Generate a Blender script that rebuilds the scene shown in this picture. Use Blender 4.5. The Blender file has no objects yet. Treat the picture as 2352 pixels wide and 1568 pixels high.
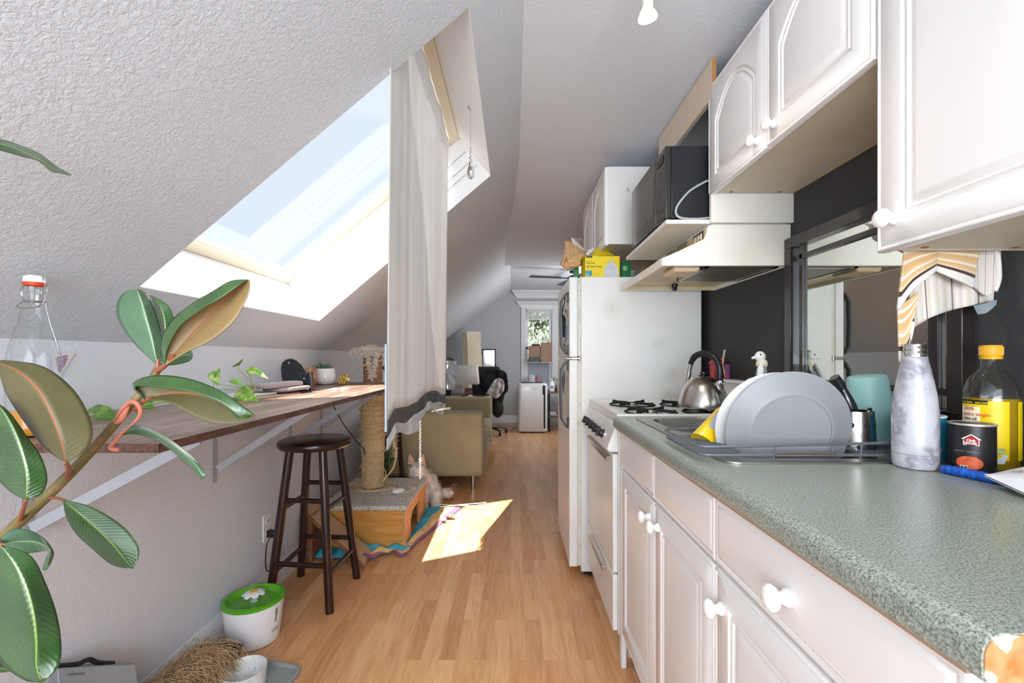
import bpy, bmesh, math, random
from math import sin, cos, pi, radians, sqrt, atan2
from mathutils import Vector, Matrix, noise
from mathutils.geometry import tessellate_polygon
V = Vector
SC = bpy.context.scene
COL = SC.collection

# ------------------------------------------------------------------ camera
F, CX, CY, EYE = 1045.0, 1180.0, 821.0, 1.13       # focal length in pixels of a 2352x1568 frame, vanishing point, eye height
cam_d = bpy.data.cameras.new('camera')
cam = bpy.data.objects.new('camera', cam_d)
COL.objects.link(cam)
cam.location = (0, 0, EYE)
cam.rotation_euler = (pi / 2, 0, 0)
cam_d.sensor_width = 36
cam_d.lens = F / 2352 * 36
cam_d.shift_x = -(CX - 1176) / 2352
cam_d.shift_y = (CY - 784) / 2352
cam_d.clip_start = 0.05
cam_d.clip_end = 200
SC.camera = cam

# ------------------------------------------------------------------ colour management
vs = SC.view_settings
vs.view_transform = 'Standard'
vs.look = 'None'
vs.exposure = 0.55
vs.gamma = 1.0
vs.use_curve_mapping = False

# ------------------------------------------------------------------ sky and sun
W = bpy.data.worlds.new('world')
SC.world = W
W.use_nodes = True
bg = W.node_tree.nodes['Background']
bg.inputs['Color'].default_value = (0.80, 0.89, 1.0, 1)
# pale blue low sky; unseen overhead part brightened to light the room
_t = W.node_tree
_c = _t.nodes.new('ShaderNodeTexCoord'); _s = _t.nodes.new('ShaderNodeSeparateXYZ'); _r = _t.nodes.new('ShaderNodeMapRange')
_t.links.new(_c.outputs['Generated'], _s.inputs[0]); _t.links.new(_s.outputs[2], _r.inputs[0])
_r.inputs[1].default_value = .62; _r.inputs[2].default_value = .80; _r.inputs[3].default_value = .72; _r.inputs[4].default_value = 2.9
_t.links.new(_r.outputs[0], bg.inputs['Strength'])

def light(name, kind, loc, direction, energy, color=(1, 1, 1), **kw):
    d = bpy.data.lights.new(name, kind)
    d.energy = energy
    d.color = color
    for k, v in kw.items():
        setattr(d, k, v)
    o = bpy.data.objects.new(name, d)
    COL.objects.link(o)
    o.location = loc
    o.rotation_euler = V(direction).to_track_quat('-Z', 'Y').to_euler()
    return o

light('sun', 'SUN', (-3, -6, 9), (0.155, 0.662, -1), 15.0, (1.0, 0.965, 0.93), angle=0.009)
# added unseen fill lights: two behind the camera, one in the far room
light('fill_behind', 'AREA', (-0.1, -1.35, 1.25), (0, 1, 0.02), 38, (0.88, 0.94, 1.0), shape='RECTANGLE', size=2.0, size_y=1.6)
light('fill_upward', 'AREA', (0.0, -1.1, 1.2), (-0.1, 0.7, 1), 30, (0.86, 0.93, 1.0), shape='RECTANGLE', size=1.4, size_y=.8)  # fill added behind the camera, aimed up to brighten the ceiling
light('fill_far_room', 'AREA', (1.42, 6.1, 1.55), (-1, .45, .15), 30, (0.95, 0.97, 1.0), shape='RECTANGLE', size=1.6, size_y=1.2)  # fill added at the right to brighten the far wall

# ------------------------------------------------------------------ helpers: pixel of the photograph -> point of the room at distance D
def at(x, y, D):
    return V(((x - CX) / F * D, D, EYE - (y - CY) / F * D))

def lin(c):
    if isinstance(c, str):
        c = [int(c[i:i + 2], 16) for i in (0, 2, 4)]
    return tuple((v / 255 / 12.92) if v / 255 <= 0.04045 else ((v / 255 + 0.055) / 1.055) ** 2.4 for v in c) + (1,)

def lerp(a, b, t):
    return a + (b - a) * t

# ------------------------------------------------------------------ materials
class NT:
    def __init__(s, m):
        s.t = m.node_tree
        s.p = s.t.nodes['Principled BSDF']
        s.out = s.t.nodes['Material Output']
    def n(s, kind, **kw):
        nd = s.t.nodes.new(kind)
        for k, v in kw.items():
            if k in nd.inputs:
                s.set(nd.inputs[k], v)
            else:
                setattr(nd, k, v)
        return nd
    def set(s, inp, v):
        if isinstance(v, bpy.types.NodeSocket):
            s.t.links.new(v, inp)
        else:
            inp.default_value = v
    def coord(s, which='Object', scale=(1, 1, 1), loc=(0, 0, 0), rot=(0, 0, 0)):
        c = s.n('ShaderNodeTexCoord')
        m = s.n('ShaderNodeMapping')
        s.t.links.new(c.outputs[which], m.inputs['Vector'])
        m.inputs['Scale'].default_value = scale
        m.inputs['Location'].default_value = loc
        m.inputs['Rotation'].default_value = rot
        return m.outputs[0]
    def noise(s, vec, scale=5, detail=4, rough=.5, dist=0):
        nd = s.n('ShaderNodeTexNoise')
        s.t.links.new(vec, nd.inputs['Vector'])
        nd.inputs['Scale'].default_value = scale
        nd.inputs['Detail'].default_value = detail
        nd.inputs['Roughness'].default_value = rough
        nd.inputs['Distortion'].default_value = dist
        return nd.outputs['Fac']
    def ramp(s, fac, stops, interp='LINEAR'):
        nd = s.n('ShaderNodeValToRGB')
        s.t.links.new(fac, nd.inputs[0])
        cr = nd.color_ramp
        cr.interpolation = interp
        while len(cr.elements) < len(stops):
            cr.elements.new(0.5)
        for e, (p, c) in zip(cr.elements, stops):
            e.position = p
            e.color = c if not isinstance(c, str) else lin(c)
        return nd.outputs[0]
    def mix(s, fac, a, b, mode='MIX'):
        nd = s.n('ShaderNodeMix', data_type='RGBA', blend_type=mode)
        s.set(nd.inputs[0], fac)
        s.set(nd.inputs[6], lin(a) if isinstance(a, str) else a)
        s.set(nd.inputs[7], lin(b) if isinstance(b, str) else b)
        return nd.outputs[2]
    def math(s, op, a, b=0.0, c=None):
        nd = s.n('ShaderNodeMath', operation=op)
        s.set(nd.inputs[0], a)
        s.set(nd.inputs[1], b)
        if c is not None:
            s.set(nd.inputs[2], c)
        return nd.outputs[0]
    def bump(s, h, strength=.3, dist=.01):
        nd = s.n('ShaderNodeBump')
        nd.inputs['Strength'].default_value = strength
        nd.inputs['Distance'].default_value = dist
        s.t.links.new(h, nd.inputs['Height'])
        s.t.links.new(nd.outputs[0], s.p.inputs['Normal'])
    def color(s, c):
        s.set(s.p.inputs['Base Color'], c)

MATS = {}
def mat(name, col, rough=.5, metal=0., bump=None, trans=0., ior=1.45, emit=None, mottle=None, coat=0., sheen=0., alpha=None, sss=0.):
    """plain procedural material; bump=(scale,strength,distance[,detail]); mottle=(scale,colour,lo,hi)"""
    if name in MATS:
        return MATS[name]
    m = bpy.data.materials.new(name)
    m.use_nodes = True
    t = NT(m)
    p = t.p.inputs
    c = lin(col) if isinstance(col, str) else tuple(col) + (1,)
    p['Base Color'].default_value = c
    p['Roughness'].default_value = rough
    p['Metallic'].default_value = metal
    p['IOR'].default_value = ior
    p['Transmission Weight'].default_value = trans
    p['Coat Weight'].default_value = coat
    p['Sheen Weight'].default_value = sheen
    if emit:
        p['Emission Color'].default_value = c
        p['Emission Strength'].default_value = emit
    if alpha is not None:
        p['Alpha'].default_value = alpha
    if sss:
        p['Subsurface Weight'].default_value = sss
        p['Subsurface Radius'].default_value = (.01, .006, .004)
    co = t.coord()
    if mottle:
        sc, c2, lo, hi = mottle
        t.color(t.ramp(t.noise(co, sc, 5, .6), [(lo, c), (hi, lin(c2))]))
    if bump:
        t.bump(t.noise(co, bump[0], bump[3] if len(bump) > 3 else 4), bump[1], bump[2])
    MATS[name] = m
    return m

def newmat(name):
    m = bpy.data.materials.new(name)
    m.use_nodes = True
    MATS[name] = m
    return m, NT(m)

def paint(name, col, scale, strength, dist):
    """rolled / sprayed wall texture"""
    m, t = newmat(name)
    co = t.coord()
    a = t.noise(co, scale, 6, .62, .6)
    t.color(t.ramp(t.noise(co, 1.7, 2), [(.3, lin(col)), (.7, tuple(v * .965 for v in lin(col)[:3]) + (1,))]))
    t.p.inputs['Roughness'].default_value = .72
    h = t.ramp(a, [(.42, (0, 0, 0, 1)), (.62, (1, 1, 1, 1))])
    t.bump(h, strength, dist)
    return m

M_slope = paint('sprayed_ceiling_paint', 'd5d9df', 105, .45, .006)
M_flat = paint('ceiling_paint', 'd6dbe2', 90, .22, .003)
M_wall = paint('pale_wall_paint', 'dcdee4', 75, .25, .004)
M_far = paint('grey_room_paint', 'b7b9bd', 90, .10, .002)
M_well = mat('skylight_well_paint', 'efefef', .55, bump=(40, .12, .003))
M_char = paint('charcoal_wall_paint', '39393b', 200, .45, .003)
M_trim = mat('white_gloss_trim', 'e9e9ea', .35)

def floor_mat():
    m, t = newmat('laminate_floor')
    # strips run away from the camera: rotate so the brick rows follow Y
    co = t.coord('Object', (1, 1, 1), rot=(0, 0, pi / 2))
    b = t.n('ShaderNodeTexBrick')
    t.t.links.new(co, b.inputs['Vector'])
    b.offset = .37
    b.offset_frequency = 2
    b.inputs['Scale'].default_value = 1
    b.inputs['Brick Width'].default_value = .42
    b.inputs['Row Height'].default_value = .066
    b.inputs['Mortar Size'].default_value = .0009
    b.inputs['Mortar Smooth'].default_value = .3
    b.inputs['Bias'].default_value = 0
    b.inputs['Color1'].default_value = (0, 0, 0, 1)
    b.inputs['Color2'].default_value = (1, 1, 1, 1)
    b.inputs['Mortar'].default_value = (.35, .35, .35, 1)
    tone = t.ramp(b.outputs['Color'], [(0, 'c48754'), (.3, 'd69a65'), (.55, 'e0a873'), (.8, 'e9b583'), (1, 'd0935f')])
    # shift the grain from strip to strip so that the seams read
    off = t.n('ShaderNodeVectorMath', operation='ADD')
    t.t.links.new(t.coord('Object', (1, 1, 1)), off.inputs[0])
    sc = t.n('ShaderNodeVectorMath', operation='SCALE')
    t.t.links.new(b.outputs['Color'], sc.inputs[0]); sc.inputs['Scale'].default_value = 7.3
    t.t.links.new(sc.outputs[0], off.inputs[1])
    mp = t.n('ShaderNodeMapping'); t.t.links.new(off.outputs[0], mp.inputs['Vector']); mp.inputs['Scale'].default_value = (38, 3.2, 1)
    g1 = t.noise(mp.outputs[0], 1, 5, .55, 1.4)
    mp2 = t.n('ShaderNodeMapping'); t.t.links.new(off.outputs[0], mp2.inputs['Vector']); mp2.inputs['Scale'].default_value = (11, 1.3, 1)
    g2 = t.noise(mp2.outputs[0], 1, 3, .5, 2.0)
    t1 = t.mix(.28, tone, t.ramp(g1, [(.35, 'bd8252'), (.6, 'efc090')]))
    t2 = t.mix(t.ramp(g2, [(.52, (0, 0, 0, 1)), (.62, (.30, .30, .30, 1)), (.68, (0, 0, 0, 1))]), t1, 'b0754c')
    t.color(t2)
    t.p.inputs['Roughness'].default_value = .34
    t.p.inputs['Coat Weight'].default_value = .15
    t.p.inputs['Coat Roughness'].default_value = .22
    return m
M_floor = floor_mat()

def wood(name, c1, c2, c3, sc=(2, 30, 30), rough=.5, bump=.1, dist=1.5):
    m, t = newmat(name)
    a = t.noise(t.coord('Object', sc), 1, 5, .6, dist)
    b = t.noise(t.coord('Object', tuple(v * .25 for v in sc), (5, 2, 1)), 1, 3, .5, 1)
    c = t.ramp(a, [(.3, c1), (.52, c2), (.72, c3)])
    t.color(t.mix(t.ramp(b, [(.4, (0, 0, 0, 1)), (.7, (.4, .4, .4, 1))]), c, c1))
    t.p.inputs['Roughness'].default_value = rough
    t.bump(a, bump, .002)
    return m

def shelf_mat():
    m, t = newmat('stained_board')
    a = t.noise(t.coord('Object', (46, 3.2, 20)), 1, 6, .62, .9)
    c = t.ramp(a, [(.28, '4d382c'), (.45, '7c6050'), (.58, '9b8070'), (.74, 'b39a8a')])
    b = t.noise(t.coord('Object', (7, 1.2, 6), (2, 3, 0)), 1, 3, .5, 1)
    t.color(t.mix(t.ramp(b, [(.42, (0, 0, 0, 1)), (.7, (.55, .55, .55, 1))]), c, '5d4335'))
    t.p.inputs['Roughness'].default_value = .36
    t.bump(a, .12, .002)
    return m
M_shelf = shelf_mat()
M_shelfedge = wood('stained_board_edge', '2d1b14', '5e3b2b', '8a5a42', (60, 6, 60), .5)
M_pine = wood('pine_box', 'b9752c', 'd39a4b', 'dfae63', (3, 20, 26), .55, .05)
M_pine2 = wood('pine_edge', 'a86f3e', 'c08a58', 'd2a070', (18, 18, 3), .6, .05)
M_dark = wood('espresso_wood', '1d0f0c', '2d1712', '43231a', (30, 30, 4), .24, .04)

def counter_mat():
    m, t = newmat('speckled_worktop')
    co = t.coord()
    a = t.noise(co, 380, 2, .7)
    b = t.noise(co, 700, 2, .6)
    c = t.noise(co, 210, 3, .6)
    base = t.ramp(a, [(.36, '57625b'), (.44, '868f85'), (.56, '9aa197'), (.66, 'b4bbb0')])
    base = t.mix(t.ramp(b, [(.60, (0, 0, 0, 1)), (.68, (.8, .8, .8, 1))]), base, 'b9c3b8')
    base = t.mix(t.ramp(c, [(.58, (0, 0, 0, 1)), (.70, (.5, .5, .5, 1))]), base, '5d6f66')
    t.color(base)
    t.p.inputs['Roughness'].default_value = .30
    return m
M_counter = counter_mat()

M_cab = mat('white_cabinet_foil', 'ece9e7', .38, bump=(6, .02, .002))
M_cabside = mat('cabinet_board', 'e6e6e4', .42)
M_cabunder = mat('aged_cabinet_board', 'd9cdb9', .5, mottle=(5, 'cfc0a8', .4, .7))
M_edgeply = mat('raw_chipboard_edge', 'b07c48', .7, bump=(200, .4, .002))
M_porc = mat('white_porcelain', 'f3f2f0', .12, coat=.5)
M_appl = mat('white_enamel', 'e9e9e6', .28, mottle=(3.2, 'dfddd6', .45, .75))
M_hood = mat('hood_enamel', 'e8e6dc', .32, mottle=(3, 'dcd6c4', .45, .8))
M_hoodin = mat('hood_yellowed', 'd8c7a0', .45, mottle=(7, 'c4ae80', .4, .75))
M_black = mat('black_plastic', '16171a', .35)
M_blackm = mat('matt_black', '1b1b1d', .7)
M_rubber = mat('dark_rubber', '1c1c1c', .8)
M_steel = mat('brushed_steel', 'b9b4ae', .24, 1, bump=(60, .05, .001))
M_sink = mat('sink_steel', 'a9a8a4', .33, 1, bump=(160, .1, .001))
M_chrome = mat('chrome', 'd8d8d8', .08, 1)
M_wire = mat('coated_wire', '70757d', .35, .5)
M_glass = mat('clear_glass', 'ffffff', .02, trans=1, ior=1.45)
def pane_mat():
    m = bpy.data.materials.new('window_glass')
    m.use_nodes = True
    nt = m.node_tree
    nt.nodes.clear()
    o = nt.nodes.new('ShaderNodeOutputMaterial')
    mx = nt.nodes.new('ShaderNodeMixShader')
    tr = nt.nodes.new('ShaderNodeBsdfTransparent')
    tr.inputs[0].default_value = (.97, .98, .99, 1)
    gl = nt.nodes.new('ShaderNodeBsdfGlossy')
    gl.inputs['Roughness'].default_value = .02
    lw = nt.nodes.new('ShaderNodeLayerWeight')
    lw.inputs[0].default_value = .5
    pw = nt.nodes.new('ShaderNodeMath'); pw.operation = 'POWER'
    nt.links.new(lw.outputs['Facing'], pw.inputs[0]); pw.inputs[1].default_value = 4
    fr = nt.nodes.new('ShaderNodeMath'); fr.operation = 'MULTIPLY_ADD'
    nt.links.new(pw.outputs[0], fr.inputs[0]); fr.inputs[1].default_value = .12; fr.inputs[2].default_value = .02
    nt.links.new(fr.outputs[0], mx.inputs[0]); nt.links.new(tr.outputs[0], mx.inputs[1]); nt.links.new(gl.outputs[0], mx.inputs[2])
    nt.links.new(mx.outputs[0], o.inputs[0])
    return m
M_pane = pane_mat()
def thin_glass(name, tint=(.93, .95, .95), edge=.75):
    m = pane_mat()
    m.name = name
    nt = m.node_tree
    for n in nt.nodes:
        if n.type == 'BSDF_TRANSPARENT': n.inputs[0].default_value = tint + (1,)
        if n.type == 'MATH' and n.operation == 'MULTIPLY_ADD': n.inputs[1].default_value = edge; n.inputs[2].default_value = .05
        if n.type == 'MATH' and n.operation == 'POWER': n.inputs[1].default_value = 3
        if n.type == 'BSDF_GLOSSY': n.inputs['Color'].default_value = (.8, .82, .82, 1)
    return m
M_grey = mat('grey_plastic', '8e9192', .5)
M_white = mat('white_plastic', 'ececec', .4)
# ------------------------------------------------------------------ mesh builder (everything is authored in room coordinates)
WM = {}
def wm(o):
    return WM.get(o.name, Matrix.Identity(4)) if o else Matrix.Identity(4)

class MB:
    def __init__(s):
        s.v, s.f, s.uv, s.mi = [], [], {}, []
        s.cur = 0
        s.X = Matrix.Identity(4)
    def add(s, vs_, fs, uvs=None):
        o = len(s.v)
        s.v += [tuple(s.X @ V(p)) for p in vs_]
        for f in fs:
            if uvs:
                s.uv[len(s.f)] = [uvs[i] for i in f]
            s.f.append(tuple(i + o for i in f))
            s.mi.append(s.cur)
        return s
    def box(s, x0, x1, y0, y1, z0, z1):
        x0, x1 = min(x0, x1), max(x0, x1); y0, y1 = min(y0, y1), max(y0, y1); z0, z1 = min(z0, z1), max(z0, z1)
        vs_ = [(x, y, z) for z in (z0, z1) for y in (y0, y1) for x in (x0, x1)]
        return s.add(vs_, [(0, 2, 3, 1), (4, 5, 7, 6), (0, 1, 5, 4), (2, 6, 7, 3), (0, 4, 6, 2), (1, 3, 7, 5)])
    def hexa(s, p):
        """8 corners: 4 of one end, 4 of the other, both rings in the same order"""
        return s.add(p, [(3, 2, 1, 0), (4, 5, 6, 7), (0, 1, 5, 4), (1, 2, 6, 5), (2, 3, 7, 6), (3, 0, 4, 7)])
    def prism(s, poly, vec):
        """planar 3D polygon swept by vec"""
        n = len(poly)
        a = [V(p) for p in poly]
        b = [p + V(vec) for p in a]
        fs = [tuple(range(n)), tuple(range(2 * n - 1, n - 1, -1))]
        fs += [(i, i + n, (i + 1) % n + n, (i + 1) % n) for i in range(n)]
        return s.add(a + b, fs)
    def rings(s, rs, close=True, cap0=True, cap1=True, uv=False):
        n = len(rs[0])
        vs_ = [p for r in rs for p in r]
        fs = []
        for j in range(len(rs) - 1):
            for i in range(n if close else n - 1):
                k = (i + 1) % n
                fs.append((j * n + i, j * n + k, (j + 1) * n + k, (j + 1) * n + i))
        if cap0 and close: fs.append(tuple(range(n - 1, -1, -1)))
        if cap1 and close: fs.append(tuple(range((len(rs) - 1) * n, len(rs) * n)))
        uvs = [(i / n, j / max(1, len(rs) - 1)) for j in range(len(rs)) for i in range(n)] if uv else None
        return s.add(vs_, fs, uvs)
    def lathe(s, prof, c=(0, 0, 0), axis=(0, 0, 1), n=32, cap=True):
        """prof: (radius, height) along axis"""
        q = V(axis).to_track_quat('Z', 'Y').to_matrix() if V(axis).normalized() != V((0, 0, 1)) else Matrix.Identity(3)
        rs = []
        for r, h in prof:
            rs.append([V(c) + q @ V((max(r, 1e-5) * cos(2 * pi * i / n), max(r, 1e-5) * sin(2 * pi * i / n), h)) for i in range(n)])
        return s.rings(rs, True, cap, cap)
    def cyl(s, a, b, r0, r1=None, n=20):
        a, b = V(a), V(b)
        return s.lathe([(r0, 0), (r1 if r1 is not None else r0, (b - a).length)], a, b - a, n)
    def tube(s, pts, r, n=8, cap=True):
        pts = [V(p) for p in pts]
        R = r if isinstance(r, (list, tuple)) else [r] * len(pts)
        up = None
        rs = []
        for i, p in enumerate(pts):
            d = (pts[min(i + 1, len(pts) - 1)] - pts[max(i - 1, 0)])
            if d.length < 1e-9: d = V((0, 0, 1))
            d.normalize()
            if up is None:
                up = V((0, 0, 1)) if abs(d.z) < .9 else V((1, 0, 0))
            sx = d.cross(up)
            if sx.length < 1e-6: sx = d.orthogonal()
            sx.normalize()
            up = sx.cross(d).normalized()
            rs.append([p + R[i] * (cos(2 * pi * k / n) * sx + sin(2 * pi * k / n) * up) for k in range(n)])
        return s.rings(rs, True, cap, cap)
    def ball(s, c, r, nu=20, nv=12, sq=1.0):
        r = r if isinstance(r, (tuple, list)) else (r, r, r)
        rs = []
        for j in range(nv + 1):
            a = -pi / 2 + pi * j / nv
            ca = max(cos(a), 1e-4)
            rs.append([V((c[0] + r[0] * ca * cos(2 * pi * i / nu), c[1] + r[1] * ca * sin(2 * pi * i / nu), c[2] + r[2] * sin(a))) for i in range(nu)])
        return s.rings(rs)
    def grid(s, fn, nu, nv):
        vs_, uvs = [], []
        for j in range(nv + 1):
            for i in range(nu + 1):
                u, v = i / nu, j / nv
                vs_.append(fn(u, v)); uvs.append((u, v))
        fs = [(j * (nu + 1) + i, j * (nu + 1) + i + 1, (j + 1) * (nu + 1) + i + 1, (j + 1) * (nu + 1) + i) for j in range(nv) for i in range(nu)]
        return s.add(vs_, fs, uvs)
    def holed(s, outer, holes, z0, z1):
        """horizontal plate with holes (2D loops)"""
        loops = [outer] + holes
        allp = [p for l in loops for p in l]
        tri = tessellate_polygon([[V((x, y, 0)) for x, y in l] for l in loops])
        n = len(allp)
        vs_ = [(x, y, z1) for x, y in allp] + [(x, y, z0) for x, y in allp]
        fs = []
        for a, b, c in tri:
            nrm = (V(vs_[b]) - V(vs_[a])).cross(V(vs_[c]) - V(vs_[a])).z
            if nrm < 0: b, c = c, b
            fs.append((a, b, c)); fs.append((a + n, c + n, b + n))
        o = 0
        for l in loops:
            k = len(l)
            for i in range(k):
                j = (i + 1) % k
                fs.append((o + i, o + j, o + j + n, o + i + n))
            o += k
        return s.add(vs_, fs)
    def build(s, name, mats, parent=None, smooth=None, bevel=0., seg=2, solid=0., sub=0, weld=False):
        mats = mats if isinstance(mats, (list, tuple)) else [mats]
        me = bpy.data.meshes.new(name)
        if parent is None:
            xs = [p[0] for p in s.v]; ys = [p[1] for p in s.v]; zs = [p[2] for p in s.v]
            org = V(((min(xs) + max(xs)) / 2, (min(ys) + max(ys)) / 2, min(zs)))
            T = Matrix.Translation(org)
        else:
            T = wm(parent)
        inv = T.inverted()
        me.from_pydata([inv @ V(p) for p in s.v], [], s.f)
        for m in mats:
            me.materials.append(m)
        if len(mats) > 1:
            me.polygons.foreach_set('material_index', s.mi)
        if s.uv:
            ul = me.uv_layers.new(name='UVMap')
            for pi_, pl in enumerate(me.polygons):
                u = s.uv.get(pi_)
                if u:
                    for k, li in enumerate(pl.loop_indices):
                        ul.data[li].uv = u[k]
        bm = bmesh.new()
        bm.from_mesh(me)
        if weld:
            bmesh.ops.remove_doubles(bm, verts=bm.verts, dist=1e-5)
        if not solid and weld != 'keep':
            bmesh.ops.recalc_face_normals(bm, faces=bm.faces)
        bm.to_mesh(me)
        bm.free()
        o = bpy.data.objects.new(name, me)
        COL.objects.link(o)
        if parent is None:
            o.location = T.translation
        else:
            o.parent = parent
        WM[o.name] = T
        if solid:
            md = o.modifiers.new('solid', 'SOLIDIFY'); md.thickness = solid; md.offset = 0
        if bevel:
            md = o.modifiers.new('bevel', 'BEVEL'); md.width = bevel; md.segments = seg; md.limit_method = 'ANGLE'; md.angle_limit = radians(38)
            md.harden_normals = False
        if sub:
            md = o.modifiers.new('sub', 'SUBSURF'); md.levels = sub; md.render_levels = sub
        sm = True if smooth is None else smooth
        if sm:
            me.polygons.foreach_set('use_smooth', [True] * len(me.polygons))
            if smooth is None:
                me.set_sharp_from_angle(angle=radians(40))
        return o

def tag(o, label=None, cat=None, group=None, kind=None):
    if label: o['label'] = label
    if cat: o['category'] = cat
    if group: o['group'] = group
    if kind: o['kind'] = kind
    return o

def thing(name, label, cat, loc, group=None, rz=0):
    o = bpy.data.objects.new(name, None)
    COL.objects.link(o)
    o.empty_display_size = .05
    o.location = loc
    o.rotation_euler = (0, 0, rz)
    WM[o.name] = Matrix.Translation(V(loc)) @ Matrix.Rotation(rz, 4, 'Z')
    return tag(o, label, cat, group)

def copy_tree(o, loc=None, rz=None, parent=None, label=None, group=None):
    c = o.copy()
    COL.objects.link(c)
    if parent is not None: c.parent = parent
    if loc is not None: c.location = loc
    if rz is not None: c.rotation_euler = (0, 0, rz)
    if label: c['label'] = label
    if group: c['group'] = group
    WM[c.name] = wm(o)
    for ch in list(o.children):
        copy_tree(ch, parent=c)
    return c

def struct(o):
    o['kind'] = 'structure'
    return o

def bez(pts, n=8):
    """Catmull-Rom through points (tuples of any length)"""
    P = [tuple(p) for p in pts]
    P = [P[0]] + P + [P[-1]]
    out = []
    for i in range(1, len(P) - 2):
        for k in range(n):
            t = k / n
            out.append(tuple(.5 * ((2 * b) + (-a + c) * t + (2 * a - 5 * b + 4 * c - d) * t * t + (-a + 3 * b - 3 * c + d) * t ** 3)
                             for a, b, c, d in zip(P[i - 1], P[i], P[i + 1], P[i + 2])))
    out.append(P[-2])
    return out

def resample(pts, n):
    """n+1 points evenly along a smoothed polyline"""
    c = bez(pts, 12) if len(pts) > 2 else pts
    c = [V(p) for p in c]
    L = [0]
    for a, b in zip(c, c[1:]): L.append(L[-1] + (b - a).length)
    out = []
    j = 0
    for i in range(n + 1):
        d = L[-1] * i / n
        while j < len(L) - 2 and L[j + 1] < d: j += 1
        seg = L[j + 1] - L[j]
        out.append(c[j].lerp(c[j + 1], (d - L[j]) / seg if seg > 1e-12 else 0))
    return out

def rrect(x0, x1, y0, y1, r, n=6):
    out = []
    for cx_, cy_, a0 in ((x1 - r, y1 - r, 0), (x0 + r, y1 - r, pi / 2), (x0 + r, y0 + r, pi), (x1 - r, y0 + r, 3 * pi / 2)):
        for k in range(n + 1):
            a = a0 + pi / 2 * k / n
            out.append((cx_ + r * cos(a), cy_ + r * sin(a)))
    return out

def text(body, size, fn, name, m, parent, bold=0.0, align='LEFT', thick=None, sx=1.0):
    """lettering: 2D glyph outlines mapped through fn(x, y) -> room point"""
    cu = bpy.data.curves.new('txt', 'FONT')
    cu.body = body
    cu.size = size
    cu.align_x = align
    cu.offset = bold
    cu.resolution_u = 2
    o = bpy.data.objects.new('txt', cu)
    COL.objects.link(o)
    bpy.context.view_layer.update()
    me = bpy.data.meshes.new_from_object(o)
    bm = bmesh.new()
    bm.from_mesh(me)
    bmesh.ops.subdivide_edges(bm, edges=[e for e in bm.edges if e.calc_length() > size * .25], cuts=1)
    vs_ = [fn(v.co.x * sx, v.co.y) for v in bm.verts]
    bm.verts.index_update()
    fs = [tuple(v.index for v in f.verts) for f in bm.faces]
    bm.free()
    bpy.data.objects.remove(o)
    bpy.data.meshes.remove(me)
    b = MB()
    b.add(vs_, fs)
    return b.build(name, m, parent, smooth=False, weld='keep')

def patch_on_cyl(b, c, r, a0, a1, z0, z1, n=10):
    b.grid(lambda u, v: (c[0] + r * cos(lerp(a0, a1, u)), c[1] + r * sin(lerp(a0, a1, u)), lerp(z0, z1, v)), n, 1)
# ================================================================== THE SETTING
# cross-sections of the attic: (Y, kneewall X, kneewall top Z, ridge X, flat ceiling Z)
SEC = [(-1.5, -1.18, 1.175, .03, 2.20), (2.45, -1.18, 1.175, .03, 2.20), (2.8, -1.205, 1.178, .02, 2.203), (3.2, -1.27, 1.18, .01, 2.21), (3.8, -1.36, 1.18, -.015, 2.225), (4.6, -1.42, 1.18, -.03, 2.24), (5.3, -1.43, 1.18, -.04, 2.25), (7.9, -1.44, 1.18, -.05, 2.29)]
b = MB(); b.box(-1.9, 1.6, -1.5, 7.95, -.06, 0)
struct(b.build('floor', M_floor, smooth=False))
b = MB()
for (y0, x0, z0, *_), (y1, x1, z1, *_) in zip(SEC, SEC[1:]):
    b.hexa([(x0, y0, 0), (x0, y0, z0), (x0 - .12, y0, z0), (x0 - .12, y0, 0), (x1, y1, 0), (x1, y1, z1), (x1 - .12, y1, z1), (x1 - .12, y1, 0)])
struct(b.build('wall_left', M_wall, smooth=False, weld=True))

# sloped ceiling with the skylight opening
S0 = V((-1.18, 0, 1.175)); SDIR = V((.7635, 0, .6458)); SN = V((-.6458, 0, .7635))   # up-slope, outward normal
LEN = (V((.03, 0, 2.20)) - S0).length
SDIR = (V((.03, 0, 2.20)) - S0).normalized(); SN = V((-SDIR.z, 0, SDIR.x))
def sl(s_, y, d=0.):
    p = S0 + SDIR * s_ + SN * d
    return V((p.x, y, p.z))
s_a, s_b, ya, yb = .224, 1.39, 1.225, 2.36
b = MB()
def slab(u0, u1, y0, y1):
    b.hexa([sl(u0, y0), sl(u1, y0), sl(u1, y0, .05), sl(u0, y0, .05), sl(u0, y1), sl(u1, y1), sl(u1, y1, .05), sl(u0, y1, .05)])
G = 0
slab(0, s_a - G, -1.5, 2.45); slab(s_a - G, s_b + G, -1.5, ya - G); slab(s_a - G, s_b + G, yb + G, 2.45); slab(s_b + G, LEN, -1.5, 2.45)
for (y0, x0, z0, r0, c0), (y1, x1, z1, r1, c1) in zip(SEC[1:], SEC[2:]):
    n_ = 6
    for k in range(n_):
        q = lambda t, y, x, z, r, c: V((lerp(x, r, t), y, lerp(z, c, t)))
        t0, t1 = k / n_, (k + 1) / n_
        up = V((-.03, 0, .04))
        A, B_ = q(t0, y0, x0, z0, r0, c0), q(t1, y0, x0, z0, r0, c0)
        C_, D_ = q(t0, y1, x1, z1, r1, c1), q(t1, y1, x1, z1, r1, c1)
        b.hexa([A, B_, B_ + up, A + up, C_, D_, D_ + up, C_ + up])
struct(b.build('ceiling_slope', M_slope, smooth=False))
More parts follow.
